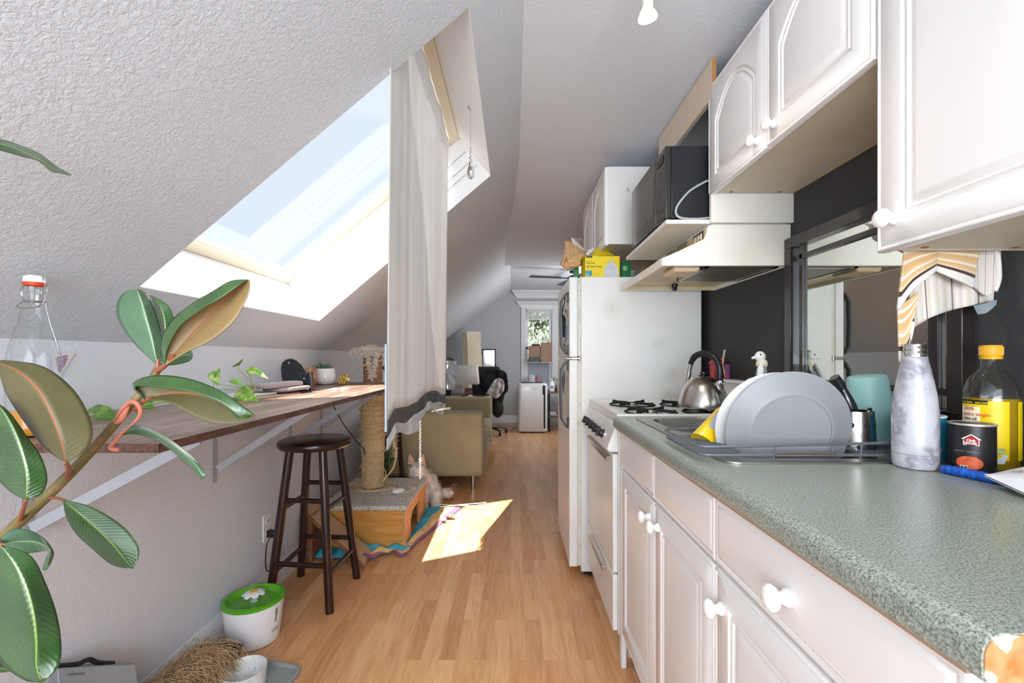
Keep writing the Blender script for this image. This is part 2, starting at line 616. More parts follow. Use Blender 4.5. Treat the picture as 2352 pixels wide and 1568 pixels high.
# flat ceiling
b = MB()
b.box(-.30, 1.62, 5.28, 8.0, 2.29, 2.36)
b.hexa([(.02, -1.5, 2.20), (1.62, -1.5, 2.19), (1.62, -1.5, 2.37), (.02, -1.5, 2.37), (.02, 5.3, 2.20), (1.62, 5.3, 2.19), (1.62, 5.3, 2.37), (.02, 5.3, 2.37)])
b.box(-.3, .03, 2.46, 5.3, 2.2004, 2.369)
struct(b.build('ceiling', M_flat, smooth=False))

# right wall: charcoal behind the kitchen, pale beyond
b = MB(); b.box(1.0, 1.1, -1.5, 3.15, 0, 2.25)
struct(b.build('wall_right', M_char, smooth=False))
b = MB(); b.box(1.0, 1.6, 3.15, 3.25, 0, 2.3); b.box(1.5, 1.6, 3.25, 7.95, 0, 2.35)
struct(b.build('wall_far_right', M_far, smooth=False))
# back wall with window opening
WX0, WX1, WZ0, WZ1 = .215, .665, .62, 1.98
b = MB()
yb0, yb1 = 7.9, 8.02
b.box(-1.6, WX0, yb0, yb1, 0, 2.5); b.box(WX1, 1.6, yb0, yb1, 0, 2.5)
b.box(WX0, WX1, yb0, yb1, 0, WZ0); b.box(WX0, WX1, yb0, yb1, WZ1, 2.5)
struct(b.build('wall_back', M_far, smooth=False))
# wall behind the photographer
b = MB(); b.box(-1.3, 1.1, -1.6, -1.5, 0, 2.3)
struct(b.build('wall_behind', M_wall, smooth=False))

# baseboards
def baseboard(name, pts, h=.106):
    """pts: floor path with the room on the right-hand side"""
    b = MB()
    prof = [(0, 0), (.014, 0), (.014, .062), (.011, .068), (.011, .082), (.006, .090), (.006, .099), (.003, h), (0, h)]
    rs = []
    for i, p in enumerate(pts):
        a = V(pts[max(i - 1, 0)]); c = V(pts[min(i + 1, len(pts) - 1)])
        d = (c - a).normalized()
        nr = V((d.y, -d.x))
        rs.append([V((p[0] + nr.x * u, p[1] + nr.y * u, v)) for u, v in prof])
    b.rings(rs, True)
    return struct(b.build(name, M_trim))
baseboard('baseboard_left', [(-1.18, -1.5), (-1.18, 2.45), (-1.205, 2.8), (-1.27, 3.2), (-1.36, 3.8), (-1.42, 4.6), (-1.43, 5.3), (-1.44, 7.9)])
baseboard('baseboard_back', [(-1.44, 7.9), (1.5, 7.9)], .13)
# crown moulding on the back wall
def crown(name, x0, x1, y, z0, z1, dep, mat_=None):
    b = MB()
    pr = [(0, 0), (.25, 0), (.3, .25), (.6, .45), (.85, .75), (1, .8), (1, 1), (0, 1)]
    def ring(x, k):
        return [V((x + k * u * dep, y - u * dep, lerp(z0, z1, v))) for u, v in pr]
    b.rings([ring(x0, -1), ring(x1, 1)])
    return b
struct(crown('c', .06, 1.4, 7.9, 2.165, 2.29, .09).build('trim_1', M_trim))

# far window
w = thing('window_1', None, None, (.44, 7.9, WZ0)); struct(w)
b = MB()
yc = 7.9
for xa, xb_ in ((WX0 - .085, WX0), (WX1, WX1 + .125)):
    n_ = 5
    for k in range(n_):
        a = lerp(xa, xb_, k / n_); c = lerp(xa, xb_, (k + .8) / n_)
        b.box(a, c, yc - .022, yc, WZ0 - .02, WZ1 + .03)
    b.box(xa, xb_, yc - .014, yc, WZ0 - .02, WZ1 + .03)
b.box(WX0 - .085, WX1 + .125, yc - .02, yc, WZ1, WZ1 + .04)
b.build('window_casing', M_trim, w)
crown('c', WX0 - .10, WX1 + .14, yc, WZ1 + .03, WZ1 + .12, .07).build('window_head', M_trim, w)
b = MB(); b.box(WX0 - .1, WX1 + .14, yc - .07, yc + .05, WZ0 - .03, WZ0)
b.build('window_sill', M_trim, w)
b = MB()
for (a, c, z0, z1) in ((WX0, WX0 + .03, WZ0, WZ1), (WX1 - .05, WX1, WZ0, WZ1), (WX0, WX1, WZ0, WZ0 + .04), (WX0, WX1, WZ1 - .04, WZ1), (WX0, WX1, 1.28, 1.315)):
    b.box(a, c, yc + .03, yc + .07, z0, z1)
b.build('window_frame', M_trim, w)
b = MB(); b.box(WX0 + .03, WX1 - .05, yc + .045, yc + .05, WZ0 + .04, WZ1 - .04)
b.build('pane', M_pane, w, smooth=False)
b = MB(); b.box(WX0 + .03, WX1 - .05, yc + .052, yc + .056, WZ0 + .04, 1.10)
b.build('frosted_lower_pane', mat('frosted_film', 'b9bcc4', .7), w, smooth=False)
bl = thing('window_blind', 'raised white slatted blind at the top of the far window', 'blind', (.44, 7.87, 1.8))
b = MB(); b.box(WX0 + .005, WX1 - .005, 7.85, 7.885, 1.955, 1.985)
b.build('head_rail', M_trim, bl)
b = MB()
for k in range(15):
    z = 1.80 + k * .0105
    b.box(WX0 + .01, WX1 - .01, 7.855, 7.882, z, z + .005)
b.box(WX0 + .01, WX1 - .01, 7.855, 7.882, 1.782, 1.795)
b.build('slats', M_trim, bl, smooth=False)
b = MB(); b.tube([(WX0 + .11, 7.852, 1.95), (WX0 + .11, 7.852, 1.36)], .002, 6)
b.build('cord', M_white, bl)

# ------------------------------------------------------------------ skylight
M_skyframe = mat('cream_varnished_frame', 'f1e2c8', .4)
sk = thing('window_2', None, None, sl(s_a, 1.8)); struct(sk)
WD = .25
b = MB()
T = .012
i_ = .0015
lo = [sl(s_a + i_, ya + i_, .001), sl(s_b - i_, ya + i_, .001), sl(s_b - i_, yb - i_, .001), sl(s_a + i_, yb - i_, .001)]
def wq(p0, p1, out):
    q = [p0, p1, p1 + SN * (WD + .05), p0 + SN * (WD + .05)]
    b.hexa([v for v in q] + [v + out * .02 for v in q])
wq(lo[0], lo[1], V((0, -1, 0))); wq(lo[1], lo[2], SDIR); wq(lo[2], lo[3], V((0, 1, 0))); wq(lo[3], lo[0], -SDIR)
b.build('skylight_well', M_well, sk, smooth=False)
b = MB()
fw = .055
def bar(u0, u1, y0, y1, d0, d1):
    b.hexa([sl(u0, y0, d0), sl(u1, y0, d0), sl(u1, y0, d1), sl(u0, y0, d1), sl(u0, y1, d0), sl(u1, y1, d0), sl(u1, y1, d1), sl(u0, y1, d1)])
e = .002
bar(s_a + e, s_a + fw, ya + e, yb - e, WD, WD + .045); bar(s_b - fw, s_b - e, ya + e, yb - e, WD, WD + .045)
bar(s_a + fw, s_b - fw, ya + e, ya + fw, WD, WD + .045); bar(s_a + fw, s_b - fw, yb - fw, yb - e, WD, WD + .045)
b.build('skylight_frame', M_skyframe, sk, bevel=.004)
b = MB()
for k, dd in enumerate((.075, .13, .165)):
    bar(s_a + .02, s_b - .02, yb - .008, yb - .002, WD - dd, WD - dd + .004)
b.build('blind_track', mat('pale_track', 'cfcfd0', .5), sk, smooth=False)
b = MB(); bar(s_a + fw - .005, s_b - fw + .005, ya + fw - .005, yb - fw + .005, WD + .03, WD + .034)
b.build('pane', M_pane, sk, smooth=False)

# garden hedge seen through the far window
M_hedge = None
m, t = newmat('garden_foliage')
c = t.ramp(t.noise(t.coord(), 16, 6, .75), [(.35, '2c3327'), (.5, '6a7560'), (.58, 'a9b39c'), (.68, 'e8eee2')])
t.color(c); t.p.inputs['Roughness'].default_value = .8
M_hedge = m
rnd = random.Random(5)
b = MB()
b.grid(lambda u, v: (lerp(-1.6, 2.6, u), 10.2 + .35 * noise.noise(V((u * 9, v * 9, 2))), lerp(-.2, 3.6, v)), 40, 34)
for k in range(900):
    x, z = rnd.uniform(-.8, 2.0), rnd.uniform(.6, 2.9)
    c0 = V((x, 10.0 + rnd.uniform(-.25, .2), z))
    d1 = V((rnd.uniform(-1, 1), rnd.uniform(-.6, .6), rnd.uniform(-1, 1))).normalized() * .05
    d2 = d1.cross(V((rnd.uniform(-.5, .5), -1, rnd.uniform(-.5, .5)))).normalized() * .02
    b.add([c0 - d1, c0 + d2, c0 + d1, c0 - d2], [(0, 1, 2, 3)])
hg = b.build('hedge', M_hedge)
tag(hg, 'sunlit green hedge outside the far window', 'hedge', kind='stuff')
# ================================================================== KITCHEN, RIGHT-HAND SIDE
def door_panel(b, X, y0, y1, z0, z1, arch=False, flat=False, out=-1, th=.019):
    """routed slab door whose face looks along -X; X is the plane of the carcass front"""
    w_, h_ = y1 - y0, z1 - z0
    if flat:
        prof = [(0, 0), (0, th - .004), (.002, th - .001), (.006, th - .0005), (.012, th - .0035), (.016, th - .0005), (.02, th)]
    else:
        f = .055
        prof = [(0, 0), (0, th - .004), (.002, th - .001), (.005, th), (.009, th - .003), (.012, th - .0005), (f, th), (f + .003, th - .007), (f + .008, th - .007),
                (f + .011, th - .0015), (f + .014, th - .0015), (f + .017, th - .006), (f + .028, th - .001), (f + .034, th)]
    NA = 18
    rs = []
    for o_, d_ in prof:
        L, R, B_, T_ = y0 + o_, y1 - o_, z0 + o_, z1 - o_
        pts = [(L, B_), (R, B_)]
        use = arch and o_ >= .05
        rise = min(.30 * w_, .11) if use else 0
        for k in range(NA + 1):
            t = k / NA
            y = lerp(R, L, t)
            z = T_
            if use:
                z = T_ - rise * (1 - sin(pi * (.06 + .88 * t)) ** .8) / 1.0
            pts.append((y, z))
        rs.append([V((X + out * d_, y, z)) for y, z in pts])
    b.rings(rs, True)

def knob(parent, x, y, z, out=(-1, 0, 0), k=1.0):
    b = MB()
    pr = [(.0115, 0), (.0125, .002), (.0115, .006), (.0085, .010), (.0080, .013), (.0095, .016), (.0155, .019), (.0178, .0235), (.0172, .028), (.0135, .032), (.007, .0342), (.0, .035)]
    b.lathe([(r * k, h * k) for r, h in pr], (x, y, z), out, 28)
    return b.build('knob', M_porc, parent)

XB = .39      # base cabinet front plane (door faces)
# ---- sink base cabinet
ca = thing('base_cabinet', 'white two-door sink base cabinet nearest the stove', 'cabinet', (.7, 1.27, 0))
def base_body(b, y0, y1):
    b.box(.409, .985, y0, y0 + .016, .10, .868); b.box(.409, .985, y1 - .016, y1, .10, .868)
    b.box(.409, .985, y0 + .016, y1 - .016, .10, .116); b.box(.979, .985, y0 + .016, y1 - .016, .116, .868)
    b.box(.409, .430, y0 + .016, y1 - .016, .826, .868)
    b.box(.44, .455, y0, y1, 0, .10); b.box(.455, .985, y0, y0 + .016, 0, .10); b.box(.455, .985, y1 - .016, y1, 0, .10)
b = MB(); base_body(b, .887, 1.66)
b.box(.392, .41, 1.655, 1.685, 0, .868)
b.build('carcass', M_cabside, ca, bevel=.001)
for (y0, y1, kn) in ((1.268, 1.652, 1.305), (.888, 1.264, 1.225)):
    b = MB(); door_panel(b, .409, y0, y1, .133, .726)
    d = b.build('door', M_cab, ca); knob(d, .39, kn, .673)
    b = MB(); door_panel(b, .409, y0, y1, .734, .862, flat=True)
    b.build('drawer_front', M_cab, ca)
cb = thing('base_cabinet', 'white base cabinet under the cut end of the worktop', 'cabinet', (.7, .63, 0))
b = MB(); base_body(b, .39, .885)
b.build('carcass', M_cabside, cb, bevel=.001)
b = MB(); door_panel(b, .409, .392, .884, .133, .726)
d = b.build('door', M_cab, cb); knob(d, .39, .852, .660)
b = MB(); door_panel(b, .409, .392, .884, .734, .862, flat=True)
d = b.build('drawer', M_cab, cb); knob(d, .39, .645, .790, k=1.05)

# ---- worktop with postformed front edge
wt = thing('worktop', 'speckled green-grey laminate worktop with a rounded front edge', 'worktop', (.7, 1.0, .87))
b = MB()
ZT = .912
def wprof(x1):
    p = [(x1, ZT), (.388, ZT)]
    for k in range(1, 9):
        a = pi / 2 * k / 8
        p.append((.388 - .018 * sin(a), ZT - .018 + .018 * cos(a)))
    p += [(.370, ZT - .034)]
    for k in range(1, 5):
        a = pi / 2 * k / 4
        p.append((.376 - .006 * cos(a), ZT - .034 - .006 * sin(a)))
    p += [(.392, ZT - .040), (x1, ZT - .040)]
    return p
HX0, HX1, HY0, HY1 = .446, .958, .945, 1.622
b.prism([(x, .36, z) for x, z in wprof(HX0)], (0, 1.335, 0))
b.box(HX0, .998, .36, HY0, ZT - .04, ZT); b.box(HX0, .998, HY1, 1.695, ZT - .04, ZT); b.box(HX1, .998, HY0, HY1, ZT - .04, ZT)
b.build('top_surface', M_counter, wt)
m, t = newmat('worktop_cut_end')
co = t.coord('Object')
edge = t.ramp(t.noise(co, 14, 3, .6), [(.50, 'e2dad0'), (.53, 'b9895a'), (.62, 'a86f35')])
t.color(t.mix(t.ramp(t.noise(co, 90, 3), [(.55, (0, 0, 0, 1)), (.75, (.6, .6, .6, 1))]), edge, 'c69a6c'))
t.p.inputs['Roughness'].default_value = .7
b = MB(); b.prism([(x + (.0015 if x < .5 else 0), .3585, z + (.001 if z < .89 else -.001)) for x, z in wprof(.99)], (0, .0014, 0))
tag(b.build('cut_end', m, wt), 'pale unfinished cut end with chipped brown board')
b = MB(); b.box(.378, .386, .38, 1.69, .866, .8718)
b.build('underside_lip', mat('lip_edge', 'a98e78', .6), wt)

# ---- sink
sn = thing('sink', 'stainless steel double-bowl sink set into the worktop', 'sink', (.7, 1.28, ZT))
b = MB()
hA = rrect(.475, .86, 1.30, 1.595, .05); hB = rrect(.475, .86, .965, 1.265, .05)
b.holed(rrect(.432, .968, .930, 1.636, .035), [hA, hB], ZT, ZT + .004)
b.build('rim', M_sink, sn, bevel=.0015)
for (y0, y1) in ((1.30, 1.595), (.965, 1.265)):
    b = MB()
    rs = []
    for ins, z, r in ((0, ZT + .0035, .05), (.003, ZT - .004, .05), (.008, ZT - .12, .05), (.018, ZT - .150, .05), (.045, ZT - .165, .06), (.12, ZT - .168, .02)):
        rs.append([V((x, y, z)) for x, y in rrect(.475 + ins, .86 - ins, y0 + ins, y1 - ins, min(r, .5 * (y1 - y0 - 2 * ins) - .001))])
    b.rings(rs, True, False, True)
    bo = b.build('bowl', M_sink, sn)
    b = MB(); b.lathe([(.02, 0), (.032, .001), (.034, .003), (.0, .003)], (.6675, (y0 + y1) / 2, ZT - .1675))
    b.build('drain', M_chrome, bo)
fa = thing('faucet', 'chrome swing faucet behind the upright plates', 'faucet', (.925, 1.28, ZT + .004))
b = MB(); b.lathe([(.03, 0), (.03, .012), (.02, .02), (.017, .05), (.017, .075), (.0, .078)], (.925, 1.28, ZT + .004))
b.build('base', M_chrome, fa)
b = MB(); b.tube(bez([(.925, 1.28, .98), (.915, 1.31, 1.03), (.86, 1.40, 1.055), (.79, 1.50, 1.055), (.783, 1.51, 1.04), (.782, 1.512, 1.02)], 6), .011, 12)
b.build('spout', M_chrome, fa)
b = MB(); b.tube([(.925, 1.28, .99), (.935, 1.27, 1.0), (.95, 1.22, 1.015)], [.008, .007, .010], 10)
b.build('lever', M_chrome, fa)

# ---- stove
st = thing('gas_range', 'narrow white gas range between the fridge and the sink cabinet', 'stove', (.68, 2.005, 0))
Y0, Y1 = 1.702, 2.312
b = MB(); b.box(.392, .985, Y0, Y1, .09, .885); b.box(.43, .985, Y0 + .01, Y1 - .01, 0.0, .09)
b.build('body', M_appl, st, bevel=.003)
b = MB()
def cook(u, v):
    x, y = lerp(.386, .95, u), lerp(Y0, Y1, v)
    e_ = min(u * .564, (1 - u) * .564, v * .61, (1 - v) * .61)
    z = .919 if e_ < .018 else lerp(.919, .905, min(1, (e_ - .018) / .012))
    return (x, y, z)
b.grid(cook, 60, 60)
b.box(.389, .949, Y0 + .001, Y1 - .001, .8845, .9045)
b.box(.386, .404, Y0, Y1, .884, .9185); b.box(.404, .95, Y0, Y0 + .017, .884, .9185); b.box(.404, .95, Y1 - .017, Y1, .884, .9185); b.box(.933, .95, Y0, Y1, .884, .9185)
b.build('cooktop', M_appl, st)
b = MB(); b.box(.95, .985, Y0, Y1, .88, 1.03); b.box(.93, .985, Y0, Y1, 1.02, 1.034)
b.build('backguard', M_appl, st, bevel=.004)
# sloping control panel
b = MB()
pr = [(.392, .884), (.384, .882), (.371, .846), (.353, .800), (.350, .786), (.356, .778), (.372, .776), (.392, .776)]
b.prism([(x, Y0, z) for x, z in pr], (0, Y1 - Y0, 0))
cp = b.build('control_panel', M_appl, st, bevel=.004)
pn = V((.046, 0, .018)).cross(V((0, 1, 0))); pn = V((-.92, 0, .39)).normalized()
for k in range(5):
    y = 2.20 - k * .092
    c = V((.362, y, .823)) + pn * .0
    b = MB(); b.lathe([(.021, 0), (.021, .004), (.017, .006)], c, pn, 24)
    b.build('knob_ring', M_chrome, cp)
    b = MB(); b.lathe([(.016, .004), (.0155, .018), (.013, .021), (.0, .021)], c, pn, 20)
    s_ = pn.orthogonal().normalized(); u_ = V((0, 1, 0)); w_ = pn.cross(u_)
    a = c + pn * .018
    q = [a + u_ * .004 + w_ * .017, a - u_ * .004 + w_ * .017, a - u_ * .004 - w_ * .017, a + u_ * .004 - w_ * .017]
    b.hexa(q + [p + pn * .012 for p in q])
    b.build('burner_knob', M_black, cp)
b = MB(); b.box(.372, .392, Y0 + .004, Y1 - .004, .322, .768)
d = b.build('oven_door', M_appl, st, bevel=.006, seg=3)
def flat_handle(parent, x, y0, y1, z, name='handle'):
    b = MB()
    b.prism([(x, y0, z + .012), (x - .016, y0, z + .006), (x - .018, y0, z - .008), (x - .014, y0, z - .010), (x - .012, y0, z + .001), (x, y0, z + .006)], (0, y1 - y0, 0))
    return b.build(name, M_steel, parent, bevel=.001)
flat_handle(d, .372, 1.75, 2.22, .742)
b = MB(); b.box(.372, .392, Y0 + .004, Y1 - .004, .105, .314)
d = b.build('broiler_drawer', M_appl, st, bevel=.006, seg=3)
flat_handle(d, .372, 1.83, 2.16, .283)
# burners and grates
for (bx, by, big) in ((.56, 1.86, 1), (.56, 2.15, 0), (.80, 1.86, 0), (.80, 2.15, 1)):
    g = MB()
    for k in range(4):
        a = pi / 4 + k * pi / 2
        dx, dy = cos(a), sin(a)
        nx, ny = -dy * .005, dx * .005
        r0, r1 = .028, .105
        q = []
        for r, z0, z1 in ((r0, .913, .922), (r1 * .8, .910, .922), (r1, .905, .925)):
            cx_, cy_ = bx + dx * r, by + dy * r
            q.append([V((cx_ + nx, cy_ + ny, z0)), V((cx_ + nx, cy_ + ny, z1)), V((cx_ - nx, cy_ - ny, z1)), V((cx_ - nx, cy_ - ny, z0))])
        g.rings(q)
    ring = [(bx + .103 * cos(2 * pi * i / 28), by + .103 * sin(2 * pi * i / 28), .9085) for i in range(29)]
    g.tube(ring, .0035, 6)
    g.build('grate', M_blackm, st)
    g = MB(); g.lathe([(.045, 0), (.045, .002), (.03, .004), (.027, .008), (.0, .009)], (bx, by, .9052))
    g.build('burner', M_steel, st)

# ---- base of range hood etc
YH0, YH1 = 1.64, 2.25
ho = thing('range_hood', 'cream enamel range hood above the stove', 'hood', (.8, 1.945, 1.46))
X0 = .535
def hood_side(y0, y1):
    pr = [(1.0, 1.612), (.715, 1.612), (.700, 1.603), (.695, 1.575), (.685, 1.556), (.665, 1.545), (X0, 1.488), (X0, 1.461), (1.0, 1.461)]
    return pr
b = MB()
b.prism([(x, YH0, z) for x, z in hood_side(0, 0)], (0, .014, 0))
b.prism([(x, YH1 - .014, z) for x, z in hood_side(0, 0)], (0, .014, 0))
b.hexa([(X0, YH0 + .014, 1.461), (X0, YH0 + .014, 1.490), (X0 + .014, YH0 + .014, 1.490), (X0 + .014, YH0 + .014, 1.461), (X0, YH1 - .014, 1.461), (X0, YH1 - .014, 1.490), (X0 + .014, YH1 - .014, 1.490), (X0 + .014, YH1 - .014, 1.461)])
b.box(.705, 1.0, YH0 + .014, YH1 - .014, 1.598, 1.612); b.box(.985, 1.0, YH0 + .014, YH1 - .014, 1.461, 1.6)
b.build('canopy', M_hood, ho, bevel=.003)
b = MB()   # slanted front panel, set back between the cheeks
b.hexa([(X0 + .02, YH0 + .014, 1.484), (.700, YH0 + .014, 1.552), (.700, YH0 + .014, 1.566), (X0 + .012, YH0 + .014, 1.492), (X0 + .02, YH1 - .014, 1.484), (.700, YH1 - .014, 1.552), (.700, YH1 - .014, 1.566), (X0 + .012, YH1 - .014, 1.492)])
b.box(.698, .71, YH0 + .014, YH1 - .014, 1.552, 1.600)
fp = b.build('front_panel', M_hoodin, ho)
b = MB()   # recessed underside
b.box(X0 + .014, .985, YH0 + .014, YH1 - .014, 1.478, 1.484)
b.box(X0 + .014, .985, YH0 + .014, YH0 + .02, 1.463, 1.48); b.box(X0 + .014, .985, YH1 - .02, YH1 - .014, 1.463, 1.48)
b.build('underside', M_hoodin, ho)
for grp in range(2):
    for k in range(4):
        b = MB(); b.box(.6968, .6985, 1.83 + grp * .135, 1.95 + grp * .135, 1.572 + k * .0085, 1.5755 + k * .0085)
        b.build('vent_slot', M_blackm, fp, smooth=False)
b = MB(); b.box(.6955, .6985, 1.672, 1.765, 1.560, 1.597)
sp = b.build('switch_plate', mat('brown_plate', '4d4038', .5), fp)
for y in (1.690, 1.716, 1.744):
    b = MB(); b.hexa([(.6955, y - .008, 1.567), (.6955, y + .008, 1.567), (.6955, y + .008, 1.590), (.6955, y - .008, 1.590), (.690, y - .007, 1.569), (.690, y + .007, 1.569), (.693, y + .007, 1.588), (.693, y - .007, 1.588)])
    b.build('rocker_switch', M_cabunder, sp)
m, t = newmat('grease_filter')
co = t.coord('Object', (260, 260, 260), rot=(0, 0, .78))
wv = t.n('ShaderNodeTexWave'); t.t.links.new(t.coord('Object', (1, 1, 1), rot=(0, 0, .78)), wv.inputs[0]); wv.inputs['Scale'].default_value = 55
wv2 = t.n('ShaderNodeTexWave', bands_direction='Y'); t.t.links.new(t.coord('Object', (1, 1, 1), rot=(0, 0, .78)), wv2.inputs[0]); wv2.inputs['Scale'].default_value = 55
h_ = t.math('MAXIMUM', wv.outputs['Fac'], wv2.outputs['Fac'])
t.color(t.ramp(h_, [(.5, '4a4036'), (.95, 'aca190')])); t.p.inputs['Metallic'].default_value = .6; t.p.inputs['Roughness'].default_value = .45
b = MB(); b.box(.72, .965, YH0 + .05, YH1 - .28, 1.464, 1.4775)
b.build('grease_filter', m, ho)
b = MB(); b.box(.71, .975, YH0 + .04, YH0 + .052, 1.461, 1.478); b.box(.71, .975, YH1 - .282, YH1 - .27, 1.461, 1.478); b.box(.71, .722, YH0 + .04, YH1 - .27, 1.461, 1.478); b.box(.963, .975, YH0 + .04, YH1 - .27, 1.461, 1.478)
b.build('filter_frame', M_steel, ho)
b = MB(); b.box(.60, .70, YH0 + .06, YH0 + .20, 1.452, 1.478)
b.build('lamp_cover', mat('lamp_cover', 'e3cda8', .5), ho, bevel=.014, seg=4)
b = MB(); b.lathe([(.014, 0), (.014, .01), (.010, .022), (0, .022)], (.76, YH1 - .10, 1.4775), (0, 0, -1)); b.box(.752, .768, YH1 - .112, YH1 - .088, 1.445, 1.462)
b.build('fan_knob', M_black, ho, bevel=.003)

# ---- microwave shelf, side filler, valance
b = MB(); b.prism([(.55, 1.642, 1.613), (.985, 1.642, 1.613), (.985, 2.25, 1.613), (.556, 2.25, 1.613)], (0, 0, .015))
tag(b.build('shelf_board', M_cabside, bevel=.001), 'white board shelf carrying the black microwave', 'shelf')
b = MB(); b.box(.705, 1.0, 1.625, 1.640, 1.613, 1.716)
tag(b.build('filler_panel', M_hood), 'narrow off-white filler panel between hood and upper cabinet', 'panel')
va = thing('valance_board', 'beige valance board along the ceiling above the microwave', 'board', (.71, 1.9, 2.05))
b = MB(); b.box(.70, .716, 1.607, 2.195, 2.05, 2.187)
b.build('board', mat('beige_board', 'd9c8b2', .5), va)
b = MB(); b.box(.7005, .7155, 1.605, 1.607, 2.0505, 2.1865)
tag(b.build('end_edge', M_edgeply, va), 'orange raw end of the board')

# ---- upper cabinets
def carcass(parent, x0, x1, y0, y1, z0, z1):
    b = MB()
    t_ = .016
    b.box(x0, x1, y0, y0 + t_, z0, z1); b.box(x0, x1, y1 - t_, y1, z0, z1)
    b.box(x1 - .006, x1, y0 + t_, y1 - t_, z0, z1)
    b.box(x0, x1 - .006, y0 + t_, y1 - t_, z1 - t_, z1)
    b.build('carcass', M_cabside, parent, bevel=.0008)
    b = MB(); b.box(x0, x1 - .006, y0 + t_, y1 - t_, z0, z0 + t_)
    u = b.build('bottom_panel', M_cabunder, parent)
    for (xx, yy) in ((x0 + .05, y0 + .03), (x1 - .06, y0 + .03), (x0 + .05, y1 - .03), (x1 - .06, y1 - .03)):
        b = MB(); b.lathe([(.0055, 0), (.0055, .0015), (0, .0015)], (xx, yy, z0), (0, 0, -1), 14)
        b.build('screw_cap', mat('brown_cap', '8a5a3a', .6), u)
    b = MB(); b.box(x0, x1, y1, y1 + .0012, z0, z0 + .003); b.box(x1 - .004, x1, y0, y1, z0 - .0012, z0)
    b.build('chipped_edge', M_edgeply, parent, smooth=False)

uc = thing('upper_cabinet', 'white two-door wall cabinet with arched panels above the sink', 'cabinet', (.85, 1.26, 1.717))
carcass(uc, .719, 1.0, .885, 1.640, 1.717, 2.10)
for (y0, y1, kn, kz) in ((1.264, 1.638, 1.305, 1.751), (.887, 1.260, 1.222, 1.758)):
    b = MB(); door_panel(b, .719, y0, y1, 1.712, 2.098, arch=True)
    d = b.build('door', M_cab, uc); knob(d, .70, kn, kz, k=.95)
un = thing('upper_cabinet', 'large white wall cabinet hanging lowest, nearest the camera', 'cabinet', (.85, .58, 1.337))
carcass(un, .719, 1.0, .30, .881, 1.337, 2.10)
b = MB(); door_panel(b, .719, .30, .879, 1.331, 2.098)
d = b.build('door', M_cab, un); knob(d, .70, .836, 1.386)
uf = thing('upper_cabinet', 'small white wall cabinet over the refrigerator', 'cabinet', (.75, 2.7, 1.717))
carcass(uf, .489, 1.0, 2.352, 3.07, 1.717, 2.117)
for (y0, y1, kn) in ((2.712, 3.068, 2.745), (2.354, 2.708, 2.675)):
    b = MB(); door_panel(b, .489, y0, y1, 1.712, 2.115, arch=True)
    d = b.build('door', M_cab, uf); knob(d, .47, kn, 1.745)
b = MB(); b.tube(bez([(.585, 2.351, 2.005), (.583, 2.345, 2.0), (.585, 2.345, 1.99), (.590, 2.345, 1.985), (.592, 2.345, 1.995), (.590, 2.35, 2.0)], 4), .0018, 6)
b.build('hook', M_steel, uf)

# ---- refrigerator
fr = thing('refrigerator', 'old white top-freezer refrigerator with black trim handles', 'refrigerator', (.64, 2.65, 0))
FY0, FY1 = 2.335, 2.93
m, t = newmat('fridge_side')
co = t.coord('Object')
c1 = t.ramp(t.noise(co, 2.2, 3), [(.35, 'ebebe8'), (.7, 'e2e1dc')])
def smudge(cx, cz, r, colr, c_in):
    vd = t.n('ShaderNodeVectorMath', operation='DISTANCE')
    geo = t.n('ShaderNodeNewGeometry')
    t.t.links.new(geo.outputs['Position'], vd.inputs[0]); vd.inputs[1].default_value = (cx, FY0, cz)
    near = t.ramp(vd.outputs['Value'], [(0, (1, 1, 1, 1)), (r, (0, 0, 0, 1))])
    spots = t.ramp(t.noise(co, 95, 4, .7), [(.50, (0, 0, 0, 1)), (.60, (1, 1, 1, 1))])
    soft = t.math('MULTIPLY', near, .35)
    f_ = t.math('MAXIMUM', t.math('MULTIPLY', near, spots), soft)
    return t.mix(f_, c_in, colr)
for (px, py, r, colr) in ((1405, 708, .070, 'c6c3b3'), (1512, 790, .05, 'cdc9ba'), (1545, 860, .06, 'c9b6a0'), (1535, 908, .05, 'ccbda8')):
    p = at(px, py, FY0)
    c1 = smudge(p.x, p.z, r, colr, c1)
t.color(c1); t.p.inputs['Roughness'].default_value = .3
b = MB(); b.box(.346, .965, FY0, FY1, .03, 1.545)
b.build('body', m, fr, bevel=.006, seg=3)
for (x, y) in ((.40, FY0 + .05), (.40, FY1 - .05), (.92, FY0 + .05), (.92, FY1 - .05)):
    b = MB(); b.cyl((x, y, 0), (x, y, .032), .018)
    b.build('foot', M_rubber, fr)
b = MB(); b.box(.362, .94, FY0 + .015, FY1 - .01, .012, .05)
b.build('kick_plate', M_black, fr)
M_gask = mat('grimy_gasket', 'dcdacd', .6, mottle=(30, 'c2beaa', .5, .75))
